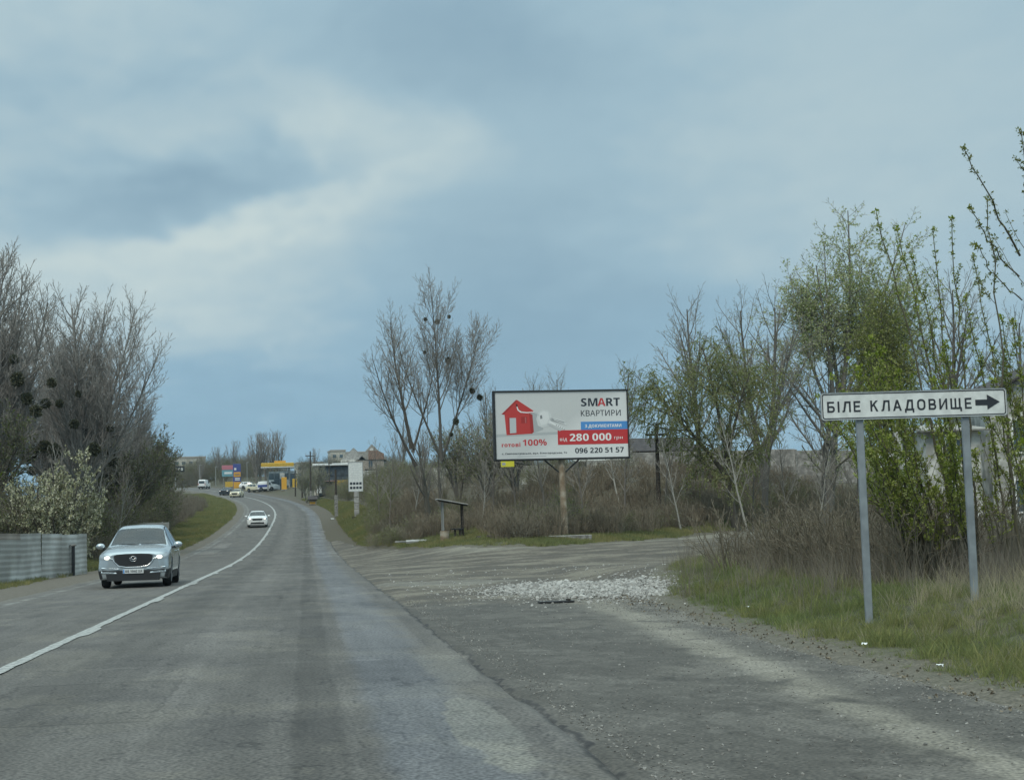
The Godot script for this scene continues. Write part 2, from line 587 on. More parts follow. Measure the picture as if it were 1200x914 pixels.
# ---------------------------------------------------------------- materials shared by many things
func make_materials() -> void:
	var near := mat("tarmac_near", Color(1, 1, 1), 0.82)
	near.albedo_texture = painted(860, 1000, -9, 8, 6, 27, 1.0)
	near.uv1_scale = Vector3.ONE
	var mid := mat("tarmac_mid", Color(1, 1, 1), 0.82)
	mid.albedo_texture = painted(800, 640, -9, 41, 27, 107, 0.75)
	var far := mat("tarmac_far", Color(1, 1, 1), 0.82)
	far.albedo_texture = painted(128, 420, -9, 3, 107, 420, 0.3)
	# stone chips in the surface, finer than the painted maps, multiplied in over world axes
	var chips := noise_tex(0.12, Color.BLACK, Color.WHITE, 3, 3, 1024)
	chips.color_ramp.offsets = PackedFloat32Array([0.24, 0.40, 0.56, 0.63, 0.70])
	chips.color_ramp.colors = PackedColorArray([Color(0.60, 0.60, 0.60), Color(0.79, 0.79, 0.79), Color(0.83, 0.83, 0.83), Color(0.865, 0.865, 0.865), Color(0.96, 0.96, 0.96)])
	vmat("earth", 0.95)
	for m in [near, mid, far, M.earth]:
		m.detail_enabled = true
		m.detail_albedo = chips
		m.detail_blend_mode = BaseMaterial3D.BLEND_MODE_MUL
		m.detail_uv_layer = BaseMaterial3D.DETAIL_UV_2
		m.uv2_triplanar = true
		m.uv2_world_triplanar = true
		m.uv2_scale = Vector3.ONE * 0.19
	M.earth.albedo_texture = noise_tex(0.03, Color(0.84, 0.84, 0.82), Color(1.0, 1.0, 1.0), 8, 5, 512)
	M.earth.uv1_triplanar = true
	M.earth.uv1_world_triplanar = true
	M.earth.uv1_scale = Vector3.ONE * 0.35
	worn(mat("road_paint", Color(0.44, 0.45, 0.43), 0.7), 0.9, 0.66, 1.0, 12, 0.05)
	vmat("wood_bark", 0.92)
	vmat("twig", 0.9)
	var lf := vmat("leaf", 0.6)
	lf.backlight = Color(0.75, 0.85, 0.35)
	lf.backlight_enabled = true
	var pt := vmat("petal", 0.7)
	pt.backlight = Color(0.4, 0.4, 0.35)
	pt.backlight_enabled = true
	var gr := vmat("grass_blade", 0.75)
	gr.backlight = Color(0.42, 0.48, 0.22)
	gr.backlight_enabled = true
	vmat("stone", 0.95)
	vmat("print", 0.55)
	vmat("plain_paint", 0.6)
	worn(mat("galvanised", Color(0.30, 0.335, 0.36), 0.5, 0.35), 0.6, 0.88, 1.0, 14)
	worn(mat("sign_white", Color(0.74, 0.77, 0.76), 0.45), 0.8, 0.92, 1.0, 15, 0.03)
	mat("sign_black", Color(0.022, 0.026, 0.035), 0.5)
	mat("sign_back", Color(0.30, 0.31, 0.30), 0.5, 0.3)
	mat("ink_dark", Color(0.02, 0.03, 0.045), 0.55)
	mat("ink_red", Color(0.52, 0.035, 0.04), 0.55)
	mat("ink_white", Color(0.82, 0.83, 0.82), 0.55)
	mat("ink_blue", Color(0.075, 0.27, 0.62), 0.55)
	mat("ink_grey", Color(0.33, 0.36, 0.38), 0.55)
	worn(mat("billboard_frame", Color(0.022, 0.026, 0.030), 0.6), 1.0, 0.7, 1.0, 16)
	worn(mat("rusty_post", Color(0.40, 0.36, 0.29), 0.75), 0.22, 0.72, 1.0, 17, 0.03, Color(1.0, 0.9, 0.80))
	worn(mat("concrete", Color(0.30, 0.295, 0.275), 0.9), 0.8, 0.7, 1.0, 18)
	worn(mat("pale_concrete", Color(0.40, 0.40, 0.385), 0.9), 0.4, 0.84, 1.0, 19)
	worn(mat("old_wood", Color(0.085, 0.07, 0.055), 0.9), 1.4, 0.55, 1.0, 20)
	worn(mat("yellow_paint", Color(0.62, 0.40, 0.04), 0.6), 0.9, 0.8, 1.0, 25)
	worn(mat("white_wall", Color(0.62, 0.62, 0.58), 0.85), 0.25, 0.72, 1.0, 26)
	worn(mat("brick_wall", Color(0.30, 0.20, 0.155), 0.9), 0.6, 0.7, 1.0, 27)
	worn(mat("sand_wall", Color(0.40, 0.36, 0.31), 0.9), 0.6, 0.8, 1.0, 28)
	worn(mat("grey_roof", Color(0.34, 0.335, 0.31), 0.8), 0.3, 0.85, 1.0, 29)
	worn(mat("dark_roof", Color(0.055, 0.045, 0.045), 0.8), 0.3, 0.7, 1.0, 30)
	worn(mat("slate_cladding", Color(0.055, 0.075, 0.095), 0.6), 0.3, 0.8, 1.0, 31)
	worn(mat("cream_wall", Color(0.50, 0.47, 0.40), 0.85), 0.2, 0.85, 1.0, 34)
	mat("pink_wall", Color(0.36, 0.22, 0.22), 0.8)
	worn(mat("teal_wall", Color(0.20, 0.26, 0.30), 0.6), 0.3, 0.8, 1.0, 35)
	mat("dark_opening", Color(0.02, 0.02, 0.022), 0.4)
	mat("window_glass", Color(0.07, 0.10, 0.12), 0.15)
	mat("blue_paint", Color(0.05, 0.075, 0.26), 0.5)
	mat("teal_paint", Color(0.13, 0.30, 0.36), 0.5)
	mat("pink_paint", Color(0.45, 0.16, 0.20), 0.5)
	mat("orange_paint", Color(0.62, 0.33, 0.03), 0.5)
	var tin := worn(mat("old_tin", Color(0.58, 0.585, 0.565), 0.65, 0.0), 0.10, 0.72, 1.0, 32, 0.012, Color(1.0, 0.99, 0.97))
	tin.metallic_specular = 0.4
	# vehicles
	var silver := mat("silver_paint", Color(0.44, 0.49, 0.515), 0.26, 0.6)
	silver.clearcoat_enabled = true
	silver.clearcoat = 0.8
	silver.clearcoat_roughness = 0.08
	var white := mat("white_paint", Color(0.72, 0.74, 0.74), 0.35)
	white.clearcoat_enabled = true
	white.clearcoat = 0.6
	mat("dark_paint", Color(0.03, 0.035, 0.045), 0.3)
	mat("beige_paint", Color(0.55, 0.52, 0.38), 0.35)
	mat("car_glass", Color(0.045, 0.06, 0.07), 0.06)
	M.car_glass.metallic_specular = 0.9
	var pane := mat("car_pane", Color(0.03, 0.045, 0.05), 0.03)
	pane.transparency = BaseMaterial3D.TRANSPARENCY_ALPHA
	pane.albedo_color.a = 0.28
	pane.metallic_specular = 0.6
	mat("seat_cloth", Color(0.045, 0.045, 0.048), 0.9)
	mat("car_black", Color(0.018, 0.02, 0.022), 0.6)
	mat("tyre_rubber", Color(0.016, 0.016, 0.017), 0.85)
	mat("wheel_rim", Color(0.22, 0.23, 0.24), 0.35, 0.7)
	mat("chrome", Color(0.72, 0.74, 0.76), 0.18, 1.0)
	mat("lamp_lens", Color(0.30, 0.33, 0.35), 0.12, 0.4)
	mat("tail_lamp", Color(0.30, 0.015, 0.015), 0.25)
	var glow := mat("lamp_glow", Color(0.9, 0.9, 0.85), 0.3)
	glow.emission_enabled = true
	glow.emission = Color(1.0, 0.97, 0.88)
	glow.emission_energy_multiplier = 1.6

func spaced(stops: Array) -> PackedFloat32Array:   # [from, step, to, step, to ...]
	var out := PackedFloat32Array()
	var x: float = stops[0]
	for k in range(1, stops.size(), 2):
		var step: float = stops[k]
		var to: float = stops[k + 1]
		var m := maxi(1, roundi((to - x) / step))
		for i in m: out.append(x + (to - x) * i / m)
		x = to
	out.append(x)
	return out

func earth_col(u: float, d: float, sd: float) -> Color:
	var x := u + road_x(d)
	var n1 := nz.get_noise_2d(x * 0.35, d * 0.35)
	var n2 := nz.get_noise_2d(x * 1.9 + 50.0, d * 1.9)
	var green := Color(0.105, 0.125, 0.052)
	var dry := Color(0.150, 0.125, 0.078)
	var dirt := Color(0.20, 0.178, 0.142)
	var litter := Color(0.088, 0.074, 0.052)
	var c := green.lerp(dry, clampf(0.35 + 0.9 * n1 + 0.6 * n2, 0, 1))
	if u > 0:
		var sh := ss(7.6 + 2.0 * n2, 5.6, u) if d > 60 else 0.0
		c = c.lerp(dirt, maxf(sh, 0.85 * ss(1.0 + 0.6 * n2, 0.1, sd)))
		if d < 60: c = c.lerp(dry * 0.9, ss(7.5, 10.0, x + n2) * 0.8)
		var s := d - (61.0 + maxf(0.0, x - 9.0) * 1.27)
		c = c.lerp(litter.lerp(dry, 0.55), ss(7, 14, s + 3.0 * n1) * (1.0 - 0.4 * ss(130, 170, d)))
	else:
		c = c.lerp(dirt, ss(-7.0 - 1.2 * n2, -5.4, u))
		if d < 75: c = c.lerp(dirt, 0.8 * ss(0.0, 0.3, n2 + n1 - 0.05 * (u + 6.0)) * ss(-9.0, -7.0, u))
		c = c.lerp(litter, ss(-8.5 + n1, -11.0, u))
	return c

func make_ground() -> void:
	var us := spaced([-2600, 400, -200, 40, -40, 2.0, -18, 0.6, -2.0, 1.2, 4.0, 0.35, 16, 0.8, 44, 4.0, 80, 40, 200, 400, 2600])
	var ds := spaced([-120, 12, -2, 1.0, 6, 0.4, 40, 0.7, 75, 1.2, 130, 3.0, 300, 6.0, 540, 60, 900, 400, 3400])
	var pts := PackedVector3Array()
	var cols := PackedColorArray()
	for d in ds:
		for u in us:
			var x := road_x(d) + u
			var h := land(clampf(x, road_x(d) - 300, road_x(d) + 300), d)
			var sd := 9.0
			if d < 125 and u > 3 and u < 75: sd = apron_sd(x, d)
			if u > -3.75 and u < 4.7: h -= 0.07
			if sd < 0: h -= 0.06 * ss(0.0, -0.5, sd)
			elif u > 4.5 and d < 130: h += (0.015 if d < 45 else 0.05) * nz.get_noise_2d(x * 1.4, d * 1.4)
			pts.append(Vector3(x, h, -d))
			cols.append(earth_col(u, d, sd))
	var mb := MB.new()
	mb.grid(ds.size(), us.size(), pts, cols, PackedVector2Array())
	var o := put("ground", mb.mesh(M.earth))
	tag(o, "", "", "", "structure")

func make_roads() -> void:
	var surf := ArrayMesh.new()
	var us := spaced([-4.1, 0.1, -3.4, 0.5, 4.4, 0.06, 4.88])
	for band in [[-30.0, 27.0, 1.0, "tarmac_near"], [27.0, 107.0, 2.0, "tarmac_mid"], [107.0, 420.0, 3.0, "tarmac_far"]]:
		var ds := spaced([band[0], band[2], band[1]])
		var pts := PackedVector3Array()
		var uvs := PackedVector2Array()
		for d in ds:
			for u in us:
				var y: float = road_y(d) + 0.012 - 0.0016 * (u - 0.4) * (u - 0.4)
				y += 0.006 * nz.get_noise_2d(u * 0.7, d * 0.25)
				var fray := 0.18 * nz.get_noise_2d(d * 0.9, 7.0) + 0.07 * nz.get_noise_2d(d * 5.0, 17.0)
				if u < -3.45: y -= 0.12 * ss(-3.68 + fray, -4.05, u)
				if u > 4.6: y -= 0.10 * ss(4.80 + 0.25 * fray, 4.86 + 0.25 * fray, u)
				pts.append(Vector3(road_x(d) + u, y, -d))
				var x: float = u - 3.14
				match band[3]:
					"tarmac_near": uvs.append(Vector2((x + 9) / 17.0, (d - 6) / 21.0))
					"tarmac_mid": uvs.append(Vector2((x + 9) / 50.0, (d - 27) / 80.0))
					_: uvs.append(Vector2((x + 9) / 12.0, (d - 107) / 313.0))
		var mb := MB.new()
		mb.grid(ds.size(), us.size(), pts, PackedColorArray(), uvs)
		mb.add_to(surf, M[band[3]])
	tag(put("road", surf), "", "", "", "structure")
	# painted centre line, its edges worn, with a few strays of an older dashed line beside it
	var mb := MB.new()
	var d := -6.0
	var pts := PackedVector3Array()
	var n := 0
	while d < 395.0:
		var wl := 0.072 + 0.022 * nz.get_noise_2d(d * 1.7, 3.0)
		var wr := 0.072 + 0.026 * nz.get_noise_2d(d * 1.9, 13.0)
		if sin(d * 0.62) > 0.86 and d > 14: wr += 0.07
		if d > 40: wl *= 1.25; wr *= 1.25
		for u in [-wl, wr]:
			var y: float = road_y(d) + 0.022 - 0.0016 * (u - 0.4) * (u - 0.4)
			pts.append(Vector3(road_x(d) + u, y, -d))
		n += 1
		d += 0.35 if d < 60 else 1.5
	mb.grid(n, 2, pts, PackedColorArray(), PackedVector2Array())
	tag(put("centre_line", mb.mesh(M.road_paint)), "", "", "", "structure")
	# the unpaved junction and the side road
	var ap := ArrayMesh.new()
	for band in [[-12.0, 27.0, 0.22, 1.2, 8.0, 0.13, "tarmac_near"], [27.0, 122.0, 0.5, 1.2, 66.0, 0.4, "tarmac_mid"]]:
		var xs := spaced([band[3], band[5], minf(band[4], 14.0), 0.8, band[4]]) if band[4] > 10 else spaced([band[3], band[5], band[4]])
		var ds := spaced([band[0], band[2], band[1]])
		pts = PackedVector3Array()
		var uvs := PackedVector2Array()
		for dd in ds:
			for x in xs:
				var sd := apron_sd(x, dd) + 0.35 * nz.get_noise_2d(x * 1.5, dd * 1.5) + (0.16 * nz.get_noise_2d(x * 2.6, dd * 2.2) if dd < 27.0 else 0.0)
				var y := land(x, dd) + 0.0 + 0.007 * nz.get_noise_2d(x * 0.8, dd * 0.8) * ss(26, 34, dd)
				y -= 0.02
				if sd > -0.1: y -= 0.16 * ss(-0.1, 0.6, sd)
				if x < 1.7: y -= 0.05
				pts.append(Vector3(x, y, -dd))
				if band[6] == "tarmac_near": uvs.append(Vector2((x + 9) / 17.0, (dd - 6) / 21.0))
				else: uvs.append(Vector2((x + 9) / 50.0, (dd - 27) / 80.0))
		var g := MB.new()
		g.grid(ds.size(), xs.size(), pts, PackedColorArray(), uvs)
		# leave out what lies wholly outside
		var keep := PackedInt32Array()
		for k in range(0, g.ix.size(), 3):
			var q := g.v[g.ix[k]]
			if apron_sd(q.x, -q.z) < 1.6: keep.append_array([g.ix[k], g.ix[k + 1], g.ix[k + 2]])
		g.ix = keep
		g.add_to(ap, M[band[6]])
	tag(put("side_road", ap), "", "", "", "structure")

# ---------------------------------------------------------------- lettering and flat shapes
var fonts := {}
func font(bold: bool) -> Font:
	if not fonts.has(bold):
		var f := SystemFont.new()
		f.font_names = PackedStringArray(["Droid Sans"])
		f.font_weight = 700 if bold else 400
		fonts[bold] = f
	return fonts[bold]

# one line of lettering, its ink box w wide and h high, lower left corner at pos, facing +Z
func d_shape(w: float, h: float, r: float, dx: float, dy: float) -> PackedVector2Array:
	var p := PackedVector2Array([Vector2(dx, dy)])
	for k in 7:
		var a := -PI / 2 + PI / 2 * k / 6.0
		p.append(Vector2(dx + w - r + r * cos(a), dy + r + r * sin(a)))
	for k in 7:
		var a := PI / 2 * k / 6.0
		p.append(Vector2(dx + w - r + r * cos(a), dy + h - r + r * sin(a)))
	p.append(Vector2(dx, dy + h))
	return p

# road-sign capitals drawn from strokes; units of the cap height
func sign_word(parent: Node, word: String, x0: float, y0: float, hgt: float, gap: float, z0: float, z1: float, m: Material) -> void:
	var s := 0.165
	var x := 0.0
	for ch in word:
		var mb := MB.new()
		var w := 0.0
		var bars := []                                    # quads, in cap heights
		match ch:
			"І":
				w = s
				bars = [[0, 0, s, 0, s, 1, 0, 1]]
			"Е":
				w = 0.62
				bars = [[0, 0, s, 0, s, 1, 0, 1], [s, 0, w, 0, w, s, s, s], [s, 1 - s, w, 1 - s, w, 1, s, 1], [s, 0.43, w * 0.9, 0.43, w * 0.9, 0.43 + s, s, 0.43 + s]]
			"К":
				w = 0.72
				bars = [[0, 0, s, 0, s, 1, 0, 1], [s, 0.42, 0.5, 1, 0.70, 1, s, 0.36 + 0.02], [s + 0.10, 0.56, 0.53, 0, w, 0, s + 0.22, 0.66]]
				bars[1] = [s, 0.38, 0.70, 1, 0.50, 1, s, 0.60]
			"Л":
				w = 0.78
				bars = [[w - s, 0, w, 0, w, 1, w - s, 1], [0.24, 1 - s, w - s, 1 - s, w - s, 1, 0.22, 1], [0.06, 0, 0.24, 0.06, 0.22 + s, 1 - s, 0.22, 1], [0, 0, 0.06, 0, 0.24, 0.06, 0, s]]
			"А":
				w = 0.80
				bars = [[0, 0, s * 1.08, 0, 0.49, 1, 0.31, 1], [w - s * 1.08, 0, w, 0, 0.49, 1, 0.31 + 0.02, 1], [0.20, 0.24, 0.60, 0.24, 0.55, 0.24 + s * 0.9, 0.25, 0.24 + s * 0.9]]
			"Д":
				w = 0.86
				bars = [[0, 0, w, 0, w, s, 0, s], [0, -0.2, s * 0.9, -0.2, s * 0.9, 0, 0, 0], [w - s * 0.9, -0.2, w, -0.2, w, 0, w - s * 0.9, 0], [w - 0.09 - s, s, w - 0.09, s, w - 0.09, 1, w - 0.09 - s, 1], [0.10, s, 0.10 + s, s, 0.26 + s, 1 - s, 0.26, 1], [0.26, 1 - s, w - 0.09 - s, 1 - s, w - 0.09 - s, 1, 0.26, 1]]
			"И":
				w = 0.74
				bars = [[0, 0, s, 0, s, 1, 0, 1], [w - s, 0, w, 0, w, 1, w - s, 1], [s, 0.02, s, 0.27, w - s, 0.98, w - s, 0.73]]
			"Щ":
				w = 1.04
				var v := w - 0.10
				bars = [[0, 0, s, 0, s, 1, 0, 1], [v / 2 - s / 2, s, v / 2 + s / 2, s, v / 2 + s / 2, 1, v / 2 - s / 2, 1], [v - s, s, v, s, v, 1, v - s, 1], [s, 0, w, 0, w, s, s, s], [w - s * 0.9, -0.2, w, -0.2, w, 0, w - s * 0.9, 0]]
			"О":
				w = 0.76
				ring(mb, _scaled(round_rect(w, 1.02, 0.34), x + w / 2, 0.5, hgt, x0, y0), _scaled(round_rect(w - 2 * s, 1.02 - 2 * s, 0.20), x + w / 2, 0.5, hgt, x0, y0), z0, z1)
			"Б":
				w = 0.70
				bars = [[s, 1 - s, w * 0.93, 1 - s, w * 0.93, 1, s, 1], [0, 0.60, s, 0.60, s, 1, 0, 1]]
				ring(mb, _scaled(d_shape(w, 0.60, 0.26, x, 0), 0, 0, hgt, x0, y0), _scaled(d_shape(w - 2 * s, 0.60 - 2 * s, 0.12, x + s, s), 0, 0, hgt, x0, y0), z0, z1)
			"В":
				w = 0.70
				ring(mb, _scaled(d_shape(w, 0.56, 0.25, x, 0), 0, 0, hgt, x0, y0), _scaled(d_shape(w - 2 * s, 0.56 - 2 * s, 0.11, x + s, s), 0, 0, hgt, x0, y0), z0, z1)
				ring(mb, _scaled(d_shape(w * 0.94, 0.565, 0.24, x, 0.435), 0, 0, hgt, x0, y0), _scaled(d_shape(w * 0.94 - 2 * s, 0.565 - 2 * s, 0.10, x + s, 0.435 + s), 0, 0, hgt, x0, y0), z0, z1 - 0.0006)
		var lift := 0.0
		for b in bars:
			mb.prism(_scaled(P(b), x, 0, hgt, x0, y0), z0, z1 + lift)
			lift += 0.0003
		x += w + gap
		part(parent, "letter", mb, m)

func _scaled(p: PackedVector2Array, dx: float, dy: float, k: float, x0: float, y0: float) -> PackedVector2Array:
	var q := PackedVector2Array()
	for v in p: q.append(Vector2(x0 + (v.x + dx) * k, y0 + (v.y + dy) * k))
	return q

func letters(parent: Node, s: String, w: float, h: float, pos: Vector3, m: Material, bold := true, thick := 0.003) -> MeshInstance3D:
	var t := TextMesh.new()
	t.text = s
	t.font = font(bold)
	t.font_size = 48
	t.pixel_size = 0.01
	t.curve_step = 2.0
	t.depth = 0.02
	t.material = m
	var bx := t.get_aabb()
	var o := put("lettering", t, parent)
	var sc := Vector3(w / bx.size.x, h / bx.size.y, thick / 0.02)
	o.scale = sc
	o.position = pos - Vector3(bx.position.x * sc.x, bx.position.y * sc.y, bx.position.z * sc.z)
	return o

func round_rect(w: float, h: float, r: float, seg := 6) -> PackedVector2Array:
	var p := PackedVector2Array()
	for q in 4:
		var cx := (w / 2 - r) * (1.0 if q == 0 or q == 3 else -1.0)
		var cy := (h / 2 - r) * (1.0 if q < 2 else -1.0)
		for k in seg + 1:
			var a := PI / 2 * (q + float(k) / seg)
			p.append(Vector2(cx + r * cos(a), cy + r * sin(a)))
	return p

func ring(mb: MB, outer: PackedVector2Array, inner: PackedVector2Array, z0: float, z1: float, at := Vector3.ZERO) -> void:
	var m := outer.size()
	for k in m:
		var a := outer[k]; var b := outer[(k + 1) % m]; var c := inner[(k + 1) % m]; var d := inner[k]
		mb.quad(at + Vector3(a.x, a.y, z1), at + Vector3(b.x, b.y, z1), at + Vector3(c.x, c.y, z1), at + Vector3(d.x, d.y, z1))
		mb.quad(at + Vector3(a.x, a.y, z0), at + Vector3(b.x, b.y, z0), at + Vector3(b.x, b.y, z1), at + Vector3(a.x, a.y, z1))
		mb.quad(at + Vector3(d.x, d.y, z1), at + Vector3(c.x, c.y, z1), at + Vector3(c.x, c.y, z0), at + Vector3(d.x, d.y, z0))

func P(list: Array) -> PackedVector2Array:
	var p := PackedVector2Array()
	for k in range(0, list.size(), 2): p.append(Vector2(list[k], list[k + 1]))
	return p

func at3(x: float, y: float, z: float, ry := 0.0) -> Transform3D:
	return Transform3D(Basis(Vector3.UP, ry), Vector3(x, y, z))

func bx(parent: Node, called: String, size: Vector3, pos: Vector3, m: String, ch := 0.0, ry := 0.0) -> MeshInstance3D:
	var mb := MB.new()
	mb.box(size, at3(pos.x, pos.y, pos.z, ry), ch)
	return part(parent, called, mb, M[m])

func rod(parent: Node, called: String, a: Vector3, b: Vector3, r0: float, r1: float, m: String, sides := 8) -> MeshInstance3D:
	var mb := MB.new()
	mb.cyl(a, b, r0, r1, sides)
	return part(parent, called, mb, M[m])

# ---------------------------------------------------------------- signs
func make_signs() -> void:
	direction_sign()
	billboard()
	pylon()
	# the back of a direction sign on the far verge
	var t := thing("direction_sign", "grey back of a two-post direction sign behind the silver car", "road sign", on(-9.62, 100), 0.05)
	bx(t, "panel", Vector3(2.05, 0.42, 0.03), Vector3(0, 1.62, 0.04), "sign_back", 0.01)
	for s in [-0.55, 0.6]:
		bx(t, "post", Vector3(0.08, 1.95, 0.08), Vector3(s, 0.9, -0.02), "sign_back", 0.01)
	# utility poles
	utility_pole("dark wooden utility pole with a crossarm right of the billboard", Vector3(19.55, land(19.6, 84), -84), 6.75 - land(19.6, 84), 1.25, 0.0)
	utility_pole("utility pole on a concrete foot beside the long blue-grey shop", Vector3(0.79, land(0.79, 215), -215), 12.3 - land(0.79, 215), 1.3, 1.5)
	utility_pole("far utility pole with crossarm between gas canopy and shop", Vector3(-1.6, land(-1.6, 262), -262), 4.4, 1.1, 0.0)
	utility_pole("far bare pole just left of the long blue-grey shop", Vector3(-0.45, land(-0.45, 250), -250), 4.3, 0.0, 0.0)
	utility_pole("thin brown pole on a concrete foot left of the white pylon sign", Vector3(2.95, land(2.95, 150), -150), 7.2 - land(2.95, 150), 0.0, 2.0)
	# lamps
	for p in [[-24.57, 370.0, 5.2, "farthest left street lamp at the top of the hill"], [-21.0, 372.0, 4.6, "second street lamp from the left at the top of the hill"], [3.62, 231.0, 4.9, "dark lamp post rising over the roof of the long shop"], [-12.9, 352.0, 5.0, "grey lamp post right of the blue price totem"]]:
		var l := thing("street_lamp", p[3], "street lamp", on(p[0], p[1]), 0.0, "street lamps along the far road")
		rod(l, "pole", Vector3(0, -0.2, 0), Vector3(0, p[2], 0), 0.11, 0.07, "sign_back" if p[1] > 300 else "old_wood")
		bx(l, "lamp_head", Vector3(0.55, 0.14, 0.24), Vector3(0.15, p[2] + 0.05, 0), "sign_back" if p[1] > 300 else "old_wood", 0.03)

func utility_pole(label: String, at: Vector3, h: float, arm: float, foot: float) -> void:
	var t := thing("utility_pole", label, "utility pole", at)
	rod(t, "pole", Vector3(0, -0.3, 0), Vector3(0.03, h, 0), 0.15, 0.09, "old_wood", 10)
	if foot > 0:
		bx(t, "concrete_foot", Vector3(0.34, foot + 0.6, 0.3), Vector3(0.02, foot / 2, 0.2), "concrete", 0.02)
	if arm > 0:
		bx(t, "crossarm", Vector3(arm, 0.11, 0.09), Vector3(0, h - 0.62, 0.11), "old_wood", 0.01)
		for s in [-arm * 0.45, -arm * 0.2, arm * 0.45]:
			var mb := MB.new()
			mb.tube(PackedVector3Array([Vector3(s, h - 0.57, 0.11), Vector3(s, h - 0.50, 0.11), Vector3(s, h - 0.45, 0.11), Vector3(s, h - 0.38, 0.11)]), PackedFloat32Array([0.02, 0.045, 0.06, 0.025]), 8, Color(1, 1, 1), Color(1, 1, 1), true)
			part(t, "insulator", mb, M.ink_grey)
		rod(t, "pole_tip", Vector3(0.03, h - 0.05, 0), Vector3(0.03, h + 0.14, 0), 0.03, 0.02, "old_wood")

func direction_sign() -> void:
	var cy := 2.68
	var t := thing("direction_sign", "white direction sign on two grey posts, reading БІЛЕ КЛАДОВИЩЕ with an arrow", "road sign", Vector3(7.40, 0.0, -17.9), deg_to_rad(-7.0))
	var w := 2.28
	var h := 0.335
	var mb := MB.new()
	mb.prism(round_rect(w, h, 0.035), -0.012, 0.012, at3(0, cy, 0))
	part(t, "panel", mb, M.sign_white)
	mb = MB.new()
	ring(mb, round_rect(w - 0.028, h - 0.028, 0.03), round_rect(w - 0.052, h - 0.052, 0.022), 0.010, 0.0155, Vector3(0, cy, 0))
	part(t, "border", mb, M.sign_black)
	mb = MB.new()
	ring(mb, round_rect(w + 0.006, h + 0.006, 0.037), round_rect(w - 0.008, h - 0.008, 0.033), -0.016, 0.0165, Vector3(0, cy, 0))
	part(t, "rim", mb, M.galvanised)
	# lettering: the ink box reaches below the line under Д and Щ
	sign_word(t, "БІЛЕ", -1.065, cy - 0.073, 0.133, 0.265, 0.0115, 0.0150, M.sign_black)
	sign_word(t, "КЛАДОВИЩЕ", -0.535, cy - 0.073, 0.133, 0.29, 0.0115, 0.0150, M.sign_black)
	mb = MB.new()
	mb.prism(P([0.755, -0.034, 0.90, -0.034, 0.90, -0.088, 1.055, 0.004, 0.90, 0.096, 0.90, 0.036, 0.755, 0.036]), 0.011, 0.0155, at3(0, cy - 0.002, 0))
	part(t, "arrow", mb, M.sign_black)
	for q in [[-0.665, 6.66, 17.85, -0.12], [0.635, 8.05, 18.0, 0.12]]:
		var px: float = q[0]
		mb = MB.new()
		var foot := land(q[1], q[2]) - 0.25
		mb.box(Vector3(0.088, cy + 0.11 - foot, 0.06), at3(px, (cy + 0.11 + foot) / 2, -0.045), 0.008)
		part(t, "post", mb, M.galvanised)
		bx(t, "clamp", Vector3(0.13, 0.03, 0.02), Vector3(px, cy + 0.08, -0.014), "galvanised", 0.004)
		bx(t, "clamp", Vector3(0.13, 0.03, 0.02), Vector3(px, cy - 0.09, -0.014), "galvanised", 0.004)

